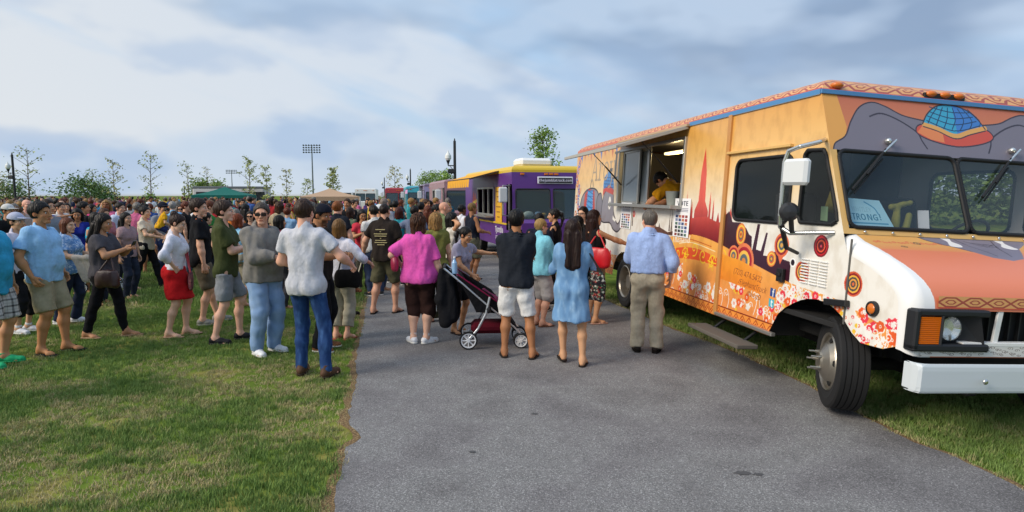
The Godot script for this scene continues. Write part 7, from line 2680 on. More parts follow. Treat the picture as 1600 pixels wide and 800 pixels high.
func cast_middle() -> void:
	var k := "standing in the crowd"
	mid("bald man in olive green t-shirt and jeans on the path", 694, 11.8, 65, 1.79, {"skin": "d09a80", "cut": "bald", "w": 1.05, "top": {"color": "6f7c56", "loose": 0.02}, "bottom": {"color": "2c3a58"}, "shoe": {"color": "333333"}})
	mid("person in white tank top at the purple truck's window", 722, 14.2, 50, 1.7, {"skin": "6b452f", "hair": "14100e", "top": {"color": "e3e3e8", "sleeve": 0.0}, "bottom": {"color": "565c68", "to": 0.95, "loose": 0.03}, "shoe": {"color": "dddddd"}})
	mid("person in dark tank top and camouflage shorts at the purple truck", 738, 13.7, 60, 1.74, {"skin": "9a6a4a", "hair": "7a6238", "w": 1.05, "top": {"color": "1d2230", "sleeve": 0.0}, "bottom": {"color": "5f604f", "to": 0.95, "loose": 0.04}, "r": "bent", "shoe": {"color": "2a2a2a"}})
	mid("dark haired person in black and white track jacket looking down", 681, 12.6, 100, 1.72, {"skin": "c8956f", "hair": "131010", "top": {"color": "18181c", "sleeve": 1.9, "collar": "d8d8d8"}, "bottom": {"color": "20222a"}, "nod": 14, "shoe": {"color": "222222"}})
	mid("person in orange t-shirt near the pink truck", 672, 18, 30, 1.76, {"skin": "7d523a", "hair": "14100e", "top": {"color": "e2701c"}, "bottom": {"color": "2a3040"}, "shoe": {"color": "333333"}})
	mid("person in black shirt just left of the orange t-shirt", 658, 14.5, 10, 1.75, {"skin": "c59472", "hair": "1a1512", "w": 1.1, "top": {"color": "19191c"}, "bottom": {"color": "2a2a2e"}, "shoe": {"color": "333333"}})
	mid("woman in coral red t-shirt and grey trousers using a phone", 566, 12.2, 150, 1.63, {"fem": true, "skin": "b98862", "hair": "15110f", "cut": "long", "shades": "clear", "top": {"color": "c93a4a"}, "bottom": {"color": "48463f"}, "r": "phone", "l": "front", "nod": 12, "shoe": {"color": "555555"}})
	mid("red haired man in navy t-shirt seen from behind", 528, 11.4, 12, 1.8, {"skin": "dba58c", "hair": "8a5228", "w": 1.12, "top": {"color": "20242e", "loose": 0.022}, "bottom": {"color": "6b6656", "to": 0.95, "loose": 0.03}, "shoe": {"color": "333333"}})
	mid("dark haired man in white shirt turned to the left of the printed t-shirt", 584, 11.6, -40, 1.72, {"skin": "d5a285", "hair": "20170f", "top": {"color": "dddbd8"}, "bottom": {"color": "3a4660"}, "shoe": {"color": "333333"}})
	mid("bald headed tall man behind the printed t-shirt", 601, 13.4, 20, 1.86, {"skin": "d6a88e", "hair": "8a8078", "cut": "buzz", "top": {"color": "8a90a0"}, "bottom": {"color": "3a4660"}, "shoe": {"color": "333333"}})
	mid("woman with dark red hair in teal top on the path", 624, 13.0, 20, 1.66, {"fem": true, "skin": "cf9c7c", "hair": "4a1e16", "cut": "bob", "top": {"color": "2f96a4", "sleeve": 0.3}, "bottom": {"color": "30343c"}, "shoe": {"color": "333333"}})
	mid("person in slate blue t-shirt with arm stretched to the left", 648, 12.4, 5, 1.7, {"skin": "b98462", "hair": "1c1613", "w": 1.1, "top": {"color": "717a92"}, "bottom": {"color": "3a4660"}, "l": Vector3(-0.5, 1.15, -0.1), "shoe": {"color": "333333"}})
	mid("person in white cap behind the man in white shirt", 594, 12.3, 60, 1.72, {"skin": "c48f6e", "hair": "17120f", "cap": "e0e0e0", "top": {"color": "c9c4bc"}, "bottom": {"color": "3a4660"}})
	mid("dark haired man in black shirt next to the red haired man", 515, 14.6, 20, 1.72, {"skin": "d5a285", "hair": "18130f", "top": {"color": "22242b"}, "bottom": {"color": "3a4660"}})
	mid("person with brown hair and green top right of the red haired man", 548, 14.0, 30, 1.64, {"fem": true, "skin": "cf9c7c", "hair": "321e16", "cut": "bob", "top": {"color": "5f6f5a"}, "bottom": {"color": "3a3a40"}})
	mid("child with hair band between black cap and red haired man", 503, 10.6, 160, 1.5, {"fem": true, "skin": "cc9474", "hair": "5a3424", "cut": "long", "top": {"color": "6a3038"}, "bottom": {"color": "3a3a40"}})
	mid("dark haired person hidden behind sunglasses man and slim man", 437, 10.2, 40, 1.58, {"fem": true, "skin": "c08a68", "hair": "14100e", "cut": "bob", "top": {"color": "7a3048"}, "bottom": {"color": "3a3a40"}})
	mid("seated looking woman in sunglasses between olive and grey shirts", 392, 13.0, 170, 1.58, {"fem": true, "skin": "d0a084", "hair": "1c1613", "cut": "long", "shades": "dark", "top": {"color": "2c2a30", "sleeve": 0.0}, "bottom": {"color": "3a3a40"}})
	mid("person with copper red hair and light blue top behind olive t-shirt", 372, 10.4, 30, 1.6, {"fem": true, "w": 1.12, "skin": "dba58c", "hair": "7a3a1a", "cut": "bob", "top": {"color": "8fc4e2"}, "bottom": {"color": "9a927e", "to": 1.3}})
	mid("red bearded man in green t-shirt behind the football jersey", 329, 12.6, 60, 1.8, {"skin": "d6a086", "hair": "6a3a20", "beard": 0.9, "top": {"color": "3d8a44"}, "bottom": {"color": "3a4660"}})
	mid("person in blue shirt with dark beard under the green canopy", 380, 19, 150, 1.8, {"skin": "b98462", "hair": "15110f", "beard": 0.6, "top": {"color": "31478a"}, "bottom": {"color": "2a3040"}})
	mid("person with long hair and maroon top under the green canopy", 385, 15, 20, 1.7, {"fem": true, "skin": "c08a68", "hair": "14100e", "cut": "long", "top": {"color": "6c2436"}, "bottom": {"color": "2a3040"}})
	mid("person in bare shouldered black top behind the football jersey", 322, 10.8, 30, 1.62, {"fem": true, "skin": "d9a98c", "hair": "191412", "cut": "bun", "top": {"color": "1b1b1f", "sleeve": 0.0}, "bottom": {"color": "2a3040"}})
	mid("white haired man in light blue polo shirt seen from behind", 271, 15.2, -20, 1.76, {"skin": "d9a98c", "hair": "a5a29c", "w": 1.1, "top": {"color": "8cc3e8", "loose": 0.022}, "bottom": {"color": "7a8090"}})
	mid("man in dark cap, grey t-shirt and jeans beside the carried child", 256, 13.4, 120, 1.76, {"skin": "c08e6e", "hair": "2a2019", "cap": "1c2030", "top": {"color": "8f939c"}, "bottom": {"color": "2f3c62"}})
	mid("woman in sunglasses and white top next to light blue polo", 284, 15.8, 160, 1.68, {"fem": true, "skin": "cf9c7c", "hair": "2a1c14", "cut": "long", "shades": "dark", "top": {"color": "e2dfe0"}, "bottom": {"color": "2a3040"}})
	mid("woman in grey sleeveless top near the dark cap", 229, 17, 60, 1.68, {"fem": true, "skin": "c99877", "hair": "1c1613", "cut": "bun", "top": {"color": "a9abb4", "sleeve": 0.0}, "bottom": {"color": "1f222a"}})
	mid("man in white dress shirt with dark strap behind the cream top", 189, 13.6, 100, 1.75, {"skin": "d0a084", "hair": "17120f", "top": {"color": "d5dcf0", "sleeve": 1.9, "collar": "d5dcf0"}, "bottom": {"color": "2a3040"}})
	mid("dark haired woman in patterned rose top behind leggings woman", 197, 11.2, 100, 1.6, {"fem": true, "skin": "d0a084", "hair": "1c1613", "cut": "long", "top": {"color": "a88a8c"}, "bottom": {"color": "2a3040"}})
	mid("woman in turquoise top behind the long dark hair", 150, 10.6, 95, 1.62, {"fem": true, "w": 1.1, "skin": "b98662", "hair": "1a1512", "cut": "bob", "top": {"color": "2f9fc0"}, "bottom": {"color": "2a3040"}})
	mid("person with brown hair behind the turquoise top", 164, 12.0, 110, 1.66, {"fem": true, "skin": "cf9c7c", "hair": "4a2e1e", "cut": "bob", "top": {"color": "b0707a"}, "bottom": {"color": "2a3040"}})
	mid("woman in royal blue dress with hand raised to her face", 122, 11.8, 150, 1.66, {"fem": true, "w": 1.1, "skin": "b07c5a", "hair": "14100e", "cut": "bob", "top": {"color": "22308e", "sleeve": 1.2, "scoop": 0.04}, "bottom": {"kind": "skirt", "color": "22308e", "hem": 0.5}, "r": "head", "nod": 12})
	mid("woman in hot pink top facing right near the wide shrub", 145, 16, 70, 1.68, {"fem": true, "skin": "b98662", "hair": "20140f", "cut": "bob", "top": {"color": "d24a86", "sleeve": 1.2}, "bottom": {"color": "2a3040"}, "r": "bent"})
	mid("man in steel blue shirt near the wide shrub", 162, 19, 120, 1.8, {"skin": "cf9c7c", "hair": "2c1d14", "top": {"color": "3d7ba0"}, "bottom": {"color": "2a3040"}})
	mid("man in grey t-shirt between polo shirt and royal blue dress", 76, 10.9, 100, 1.84, {"skin": "cf9c7c", "hair": "2c1d14", "top": {"color": "83868e"}, "bottom": {"color": "3a4660"}})
	mid("man in white cap and black shirt at the far left", 14, 11.6, 95, 1.74, {"skin": "b98662", "hair": "2c1d14", "cap": "d6d4d0", "w": 1.1, "top": {"color": "19191c"}, "bottom": {"color": "3a4660"}})
	mid("curly haired woman with bare shoulders beside the white cap", 30, 12.6, 60, 1.66, {"fem": true, "skin": "d0a084", "hair": "5a4028", "cut": "curly", "top": {"color": "c8806a", "sleeve": 0.0}, "bottom": {"color": "3a4660"}})
	mid("pink faced bald man at the far left of the crowd", 44, 14, 110, 1.82, {"skin": "e0a890", "cut": "bald", "w": 1.1, "top": {"color": "b8a8a0"}, "bottom": {"color": "3a4660"}})
	mid("man in white t-shirt between grey t-shirt and royal blue dress", 96, 15, 100, 1.74, {"skin": "cf9c7c", "hair": "2c1d14", "top": {"color": "dad8d4"}, "bottom": {"color": "3a4660"}})
	mid("woman in dark green top raising her arms in mid crowd", 106, 17, 140, 1.7, {"fem": true, "skin": "cf9c7c", "hair": "20140f", "cut": "long", "top": {"color": "24402e", "sleeve": 0.3}, "bottom": {"color": "3a4660"}, "r": "head", "l": "bent"})


const TONES := ["white e4e3e4", "navy 262e48", "black 1b1b1e", "grey 85888e", "red a82c30", "light blue 8db4d8", "teal 2f8a92", "pink cf6a90", "green 4f7a4a", "maroon 682432", "orange d87a30", "purple 58407a", "yellow d0b040", "beige b5a488", "dark grey 3c3e44", "blue 3a5a9a"]
const HAIRS := ["black 15110f", "dark brown 2a1c14", "brown 48301f", "blond 9c7a48", "grey 85817a", "auburn 66321c"]
var crowd_kinds: Array = []


func cast_crowd() -> void:
	var skins := ["d6a68a", "c08c68", "9a6a4a", "dcb096", "70482f", "cf9a78", "b07c5a", "d9a98c", "c8936e", "86583c"]
	for i in 10:
		var fem := i % 2 == 1
		crowd_kinds.append(figure({"at": Vector2.ZERO, "lod": 2, "fem": fem, "skin": skins[i], "hair": "15110f", "cut": ["short", "long", "thick", "bob", "buzz", "pony", "short", "curly", "thick", "long"][i], "w": [1.0, 1.0, 1.15, 1.15, 1.05, 0.95, 1.2, 1.05, 0.98, 1.1][i], "r": ["hang", "bent", "front", "hang", "pocket", "hip", "cross", "phone", "hang", "front"][i], "l": ["hang", "hang", "front", "bent", "hang", "hang", "cross", "hang", "bent", "hang"][i],
			"look": [0, 25, -20, 10, 0, -30, 15, 0, 30, -10][i], "seed": i, "top": {"color": "888888", "sleeve": [0.6, 0.0, 0.65, 1.5, 0.6, 0.5, 1.9, 0.6, 0.65, 0.4][i], "loose": 0.02}, "bottom": {"color": "444444", "to": [2.0, 2.0, 0.95, 2.0, 2.0, 0.8, 2.0, 1.5, 0.95, 2.0][i], "loose": 0.015}}))
		figures.pop_back()


func place_of(px: float, d: float) -> String:
	var where := "on the path by the trucks"
	for q in [[60.0, "below the tallest sapling"], [110.0, "between tallest sapling and wide shrub"], [175.0, "below the wide dark shrub"], [215.0, "right of the lone slender sapling"], [265.0, "below the broad airy sapling"], [312.0, "near the black bollard lamp"], [400.0, "around the green canopy"], [475.0, "between the two canopies"], [572.0, "around the beige canopy"]]:
		if px < q[0]:
			where = q[1]
			break
	return where + (", middle rows" if d < 21.0 else ", back rows" if d < 32.0 else ", farthest rows")


func fill_crowd() -> void:
	rng.seed = 1234
	var protos := []
	for fig in crowd_kinds:
		fig.spec.label = ""
		var o := embody(fig)
		protos.append(o)
	var taken := []
	for f in figures:
		taken.append(f.spec.at)
	var used := {}
	var made := 0
	var tries := 0
	while made < 222 and tries < 9000:
		tries += 1
		var d := 12.5 + 34.0 * pow(rng.randf(), 1.25)
		var px := rng.randf_range(-60.0, 720.0)
		var x := (px - 800.0) / 950.0 * d
		if x > edge(RIGHT_EDGE, -d) - 0.9 or (d < 15.5 and px > 395.0 and px < 560.0 and rng.randf() < 0.5):
			continue
		if px > 560.0 and d > 24.0 and rng.randf() < 0.45:
			continue
		var spot := Vector2(x, -d)
		var near_one := false
		for q in taken:
			if q.distance_to(spot) < 0.55 + d * 0.006:
				near_one = true
				break
		if near_one:
			continue
		taken.append(spot)
		var kind := made % protos.size()
		var o: Node3D = protos[kind] if made < protos.size() else protos[kind].duplicate()
		if made >= protos.size():
			o.name = numbered("person")
			add_child(o)
		var tone: PackedStringArray = (TONES[rng.randi() % TONES.size()] as String).rsplit(" ", true, 1)
		var hair: PackedStringArray = (HAIRS[rng.randi() % HAIRS.size()] as String).rsplit(" ", true, 1)
		var low: String = ["2c3c5a", "1c1c20", "8d8268", "4a4c52", "5d6a80", "c8c4ba"][rng.randi() % 6]
		o.position = Vector3(x, 0, -d)
		o.rotation.y = -deg_to_rad([rng.randf_range(40, 130), rng.randf_range(-180, 180), rng.randf_range(-40, 40)][rng.randi() % 3])
		o.scale = Vector3.ONE * rng.randf_range(0.9, 1.05)
		for c in o.get_children():
			var n := String(c.name)
			if n.begins_with("shirt"):
				c.material_override = cloth(tone[1])
			elif n.begins_with("trousers"):
				c.material_override = cloth(low)
			elif n.begins_with("hair") or n.begins_with("ponytail"):
				c.material_override = hair_material(hair[1])
		var label := "%s haired person, %s top, %s" % [hair[0], tone[0], place_of(px, d)]
		if used.has(label):
			label = "%s haired, %s top, %s, %s" % [hair[0], tone[0], {"2c3c5a": "jeans", "1c1c20": "black trousers", "8d8268": "khaki", "4a4c52": "grey trousers", "5d6a80": "faded jeans", "c8c4ba": "pale trousers"}[low], place_of(px, d)]
		used[label] = true
		tag(o, label, "person", "people in the waiting crowd")
		made += 1
	# those too far off to be told apart: one mass
	var far := crowd_kinds
	var st := mb()
	var tints := []
	var all := []
	for fig in far:
		var parts := []
		for j in fig.jobs:
			for i in j[1]:
				parts.append([j[0], done[i]])
		all.append(parts)
	var vs := PackedVector3Array()
	var ns := PackedVector3Array()
	var cs := PackedColorArray()
	var ix := PackedInt32Array()
	for n in 380:
		var d := 38.0 + 45.0 * rng.randf()
		var px := rng.randf_range(-300.0, 610.0)
		var x := (px - 800.0) / 950.0 * d
		if x > edge(LEFT_EDGE, maxf(-d, -40.0)) - 1.0:
			continue
		var b := Basis(Vector3.UP, rng.randf() * TAU).scaled(Vector3.ONE * rng.randf_range(0.88, 1.05))
		var at := Transform3D(b, Vector3(x, 0, -d))
		var shirt := Color((TONES[rng.randi() % TONES.size()] as String).right(6)).srgb_to_linear()
		var head := Color((HAIRS[rng.randi() % HAIRS.size()] as String).right(6)).srgb_to_linear()
		var legs := Color(["2c3c5a", "1c1c20", "8d8268", "4a4c52"][rng.randi() % 4]).srgb_to_linear()
		for p in mass[rng.randi() % mass.size()]:
			var arr: Array = done[p[1]]
			var first := vs.size()
			var own: Color = shirt if p[0] == "shirt" else legs if p[0] == "trousers" else head
			for i in arr[0].size():
				vs.append(at * arr[0][i])
				ns.append((b * arr[1][i]).normalized())
				cs.append(arr[3][i] if p[0] == "body" else own)
			for i in arr[2]:
				ix.append(first + i)
	var arrays := []
	arrays.resize(Mesh.ARRAY_MAX)
	arrays[Mesh.ARRAY_VERTEX] = vs
	arrays[Mesh.ARRAY_NORMAL] = ns
	arrays[Mesh.ARRAY_COLOR] = cs
	arrays[Mesh.ARRAY_INDEX] = ix
	var m := ArrayMesh.new()
	m.add_surface_from_arrays(Mesh.PRIMITIVE_TRIANGLES, arrays)
	var o := put(self, "distant_crowd", m, skin_m)
	o.set_meta("kind", "stuff")
	o.set_meta("label", "far edge of the crowd where people merge into one mass")


var mass: Array = []


func cast_mass() -> void:      # coarse figures for the far edge of the crowd
	for i in 4:
		var skin := Color(["d6a68a", "c08c68", "86583c", "dcb096"][i]).srgb_to_linear()
		var parts := []
		var f := Field.new()
		f.cell = 0.055
		f.skin = skin
		f.egg(Vector3(0, 1.63, -0.01), Vector3(0.075, 0.115, 0.09))
		f.bone(Vector3(0, 1.42, 0), Vector3(0, 1.55, 0), 0.06, 0.055)
		for s in [-1, 1]:
			f.bone(Vector3(s * 0.2, 1.2, 0), Vector3(s * 0.23, 0.85, -0.05), 0.045, 0.035)
			f.bone(Vector3(s * 0.1, 0.5, 0), Vector3(s * 0.1, 0.06, 0), 0.06, 0.045)
		parts.append(["body", queue(f)])
		f = Field.new()
		f.cell = 0.05
		f.egg(Vector3(0, 1.68, 0.015), Vector3(0.095, 0.1, 0.11))
		if i % 2 == 1:
			f.bone(Vector3(0, 1.62, 0.06), Vector3(0, 1.4, 0.08), 0.08, 0.06)
		f.hole(Vector3(0, 1.58, -0.13), 0.13)
		parts.append(["hair", queue(f)])
		f = Field.new()
		f.cell = 0.06
		f.bone(Vector3(0, 0.95, 0), Vector3(0, 1.3, 0), 0.15, 0.15, FWD, 1.3)
		f.bone(Vector3(-0.14, 1.39, 0), Vector3(0.14, 1.39, 0), 0.075, 0.075)
		for s in [-1, 1]:
			f.bone(Vector3(s * 0.17, 1.38, 0), Vector3(s * 0.21, 1.18, 0), 0.065, 0.065)
		parts.append(["shirt", queue(f)])
		f = Field.new()
		f.cell = 0.06
		for s in [-1, 1]:
			f.bone(Vector3(s * 0.08, 0.92, 0), Vector3(s * 0.1, 0.5, 0), 0.11, 0.08)
			f.bone(Vector3(s * 0.1, 0.5, 0), Vector3(s * 0.1, 0.1, 0), 0.08, 0.065)
		parts.append(["trousers", queue(f)])
		mass.append(parts)


func plaid_print() -> ImageTexture:
	var im := Image.create(128, 128, false, Image.FORMAT_RGB8)
	for y in 128:
		for x in 128:
			var a := 0.75
			if (x / 8) % 4 == 0:
				a -= 0.28
			if (y / 8) % 4 == 0:
				a -= 0.28
			if x % 32 == 20 or y % 32 == 20:
				a -= 0.2
			im.set_pixel(x, y, Color(a, a * 0.98, a * 0.96))
	return ImageTexture.create_from_image(im)


func blot_print(cols: Array, sd: int) -> ImageTexture:
	var p := Paint.new(0.0, 1.0, 1.0, 1.0, 192.0, Color(cols[0]))
	var r := RandomNumberGenerator.new()
	r.seed = sd
	for k in 130:
		var c := Vector2(r.randf(), r.randf())
		p.flower(c, r.randf_range(0.02, 0.06), 4 + k % 3, Color(cols[k % cols.size()]), Color(cols[(k + 1) % cols.size()]))
	return p.texture()


func denim(dark: String, light: String) -> StandardMaterial3D:
	var m: StandardMaterial3D = cloth(dark).duplicate()
	m.albedo_color = Color.WHITE
	m.albedo_texture = noise_map(0.018, 256, [dark, dark, light], [0.0, 0.45, 1.0], FastNoiseLite.TYPE_SIMPLEX_SMOOTH, 4, dark.hash() % 100)
	m.uv1_scale = Vector3(2.4, 0.9, 2.4)
	m.normal_enabled = false
	materials["denim" + dark] = m
	return m


func dress_up() -> void:      # after the fields are meshed
	for f in figures:
		var who := embody(f)
		var tag_line: String = f.spec.label
		if tag_line.contains("football jersey with"):
			var ink := gloss("e8701c", 0.6)
			var l := put(who, "lettering", lettering("SAMSUNG", 0.085, true), ink)
			l.position = Vector3(0, 1.235, -0.176)
			l.rotation.y = PI
			for sd in [-1, 1]:
				for k in 3:
					var st := mb()
					bar(st, Vector3(sd * (0.1 + k * 0.006), 1.487, -0.03 + k * 0.032), Vector3(sd * 0.2, 1.462, -0.03 + k * 0.032), 0.009, 0.009, 5)
					put(who, "shoulder_stripe", st.commit(), ink)
		elif tag_line.contains("printed t-shirt, cargo"):
			for k in 8:
				var st := mb()
				box(st, Vector3(0, 1.36 - k * 0.034, 0.178 - 0.002 * k), Vector3([0.16, 0.02, 0.22, 0.2, 0.02, 0.18, 0.21, 0.12][k], 0.011, 0.006))
				put(who, "print_line", st.commit(), gloss("b5a878", 0.8))
	for e in extras:
		var t := thing(e[1], e[0], e[2], Vector3.ZERO)
		for p in e[3]:
			put(t, p[0], net_mesh([done[p[1]]]) if p[1] is int else p[1], p[2])


# ---------------------------------------------------------------- stroller, truck crew, posters and the odds and ends on the trucks
func stroller(label: String, at: Vector3, turn: float, hood: String, basket: String) -> void:      # rolls towards +x
	var t := thing("stroller", label, "stroller", at)
	t.rotation.y = turn
	var steel := gloss("c9ccd0", 0.3, 0.8)
	var black := cloth("16161a")
	var spoke := func(parent: String, c: Vector3, r: float) -> void:
		var w := Node3D.new()
		var n := 0
		while t.has_node(parent if n == 0 else "%s_%03d" % [parent, n]):
			n += 1
		w.name = parent if n == 0 else "%s_%03d" % [parent, n]
		t.add_child(w)
		w.position = c
		var st := mb()
		lathe(st, Vector3.ZERO, Vector3(0, 0, 1), [Vector2(r * 0.82, -0.018), Vector2(r * 0.97, -0.02), Vector2(r, 0), Vector2(r * 0.97, 0.02), Vector2(r * 0.82, 0.018), Vector2(r * 0.82, -0.018)], 22)
		put(w, "tyre", st.commit(), gloss("151517", 0.8))
		st = mb()
		lathe(st, Vector3.ZERO, Vector3(0, 0, 1), [Vector2(r * 0.7, -0.014), Vector2(r * 0.83, -0.016), Vector2(r * 0.83, 0.016), Vector2(r * 0.7, 0.014), Vector2(r * 0.7, -0.014)], 22)
		lathe(st, Vector3.ZERO, Vector3(0, 0, 1), [Vector2(0, -0.02), Vector2(r * 0.2, -0.02), Vector2(r * 0.2, 0.02), Vector2(0, 0.02)], 12)
		put(w, "rim", st.commit(), gloss("e4e4e4", 0.4))
		for k in 8:
			st = mb()
			var a := TAU * k / 8.0
			box(st, Vector3(cos(a), sin(a), 0) * r * 0.46, Vector3(r * 0.6, r * 0.13, 0.018), Basis(Vector3(0, 0, 1), a))
			put(w, "spoke", st.commit(), gloss("e4e4e4", 0.4))
	for s in [-1.0, 1.0]:
		spoke.call("rear_wheel", Vector3(0, 0.115, s * 0.27), 0.115)
		for k in [-0.035, 0.035]:
			spoke.call("front_wheel", Vector3(0.66, 0.095, s * 0.2 + k), 0.095)
		var st := mb()
		tube(st, [Vector3(-0.3, 1.02, s * 0.22), Vector3(-0.06, 0.82, s * 0.23), Vector3(0.24, 0.55, s * 0.23), Vector3(0.56, 0.28, s * 0.2), Vector3(0.66, 0.17, s * 0.2)], 0.013)
		put(t, "frame_tube", st.commit(), steel)
		st = mb()
		tube(st, [Vector3(0.27, 0.66, s * 0.25), Vector3(0.22, 0.45, s * 0.26), Vector3(0.12, 0.26, s * 0.265), Vector3(0.0, 0.12, s * 0.265)], 0.017)
		put(t, "rear_leg", st.commit(), steel)
		st = mb()
		ball(st, Vector3(0.25, 0.5, s * 0.25), Vector3(0.04, 0.05, 0.03), 6, 10)
		put(t, "hinge", st.commit(), gloss("202024", 0.5))
	var st := mb()
	bar(st, Vector3(-0.3, 1.02, -0.23), Vector3(-0.3, 1.02, 0.23), 0.018)
	put(t, "handle", st.commit(), gloss("1a1a1c", 0.8))
	st = mb()
	bar(st, Vector3(0, 0.115, -0.26), Vector3(0, 0.115, 0.26), 0.01)
	put(t, "axle", st.commit(), steel)
	st = mb()
	for q in [[Vector3(-0.12, 0.92, 0), Vector3(0.12, 0.48, 0)], [Vector3(0.12, 0.48, 0), Vector3(0.44, 0.46, 0)], [Vector3(0.44, 0.46, 0), Vector3(0.6, 0.22, 0)]]:
		var d: Vector3 = q[1] - q[0]
		box(st, (q[0] + q[1]) * 0.5, Vector3(d.length() + 0.02, 0.05, 0.42), Basis(Vector3(0, 0, 1), atan2(d.y, d.x)), 0.02)
	put(t, "seat", st.commit(), black)
	for s in [-1.0, 1.0]:
		st = mb()
		quad(st, Vector3(-0.12, 0.94, s * 0.22), Vector3(0.3, 0.68, s * 0.24), Vector3(0.46, 0.46, s * 0.22), Vector3(0.1, 0.46, s * 0.22))
		put(t, "side_panel", st.commit(), black)
		st = mb()
		bar(st, Vector3(-0.14, 0.95, s * 0.235), Vector3(0.36, 0.6, s * 0.245), 0.009, 0.008)
		put(t, "piping", st.commit(), cloth("7c1440"))
	var hd := mb()
	for k in 6:
		var a0 := 0.5 + k * 0.32
		var a1 := 0.5 + (k + 1) * 0.32
		var c := Vector3(0.02, 0.78, 0)
		quad(hd, c + Vector3(cos(a0) * 0.3, sin(a0) * 0.3, -0.22), c + Vector3(cos(a1) * 0.3, sin(a1) * 0.3, -0.22), c + Vector3(cos(a1) * 0.3, sin(a1) * 0.3, 0.22), c + Vector3(cos(a0) * 0.3, sin(a0) * 0.3, 0.22))
		for s in [-1.0, 1.0]:
			tri(hd, c + Vector3(0, 0, s * 0.22), c + Vector3(cos(a0) * 0.3, sin(a0) * 0.3, s * 0.22), c + Vector3(cos(a1) * 0.3, sin(a1) * 0.3, s * 0.22))
	if hood:
		put(t, "hood", hd.commit(), cloth(hood))
	st = mb()
	box(st, Vector3(0.26, 0.24, 0), Vector3(0.46, 0.14, 0.36), Basis(), 0.05)
	put(t, "basket", st.commit(), cloth(basket))


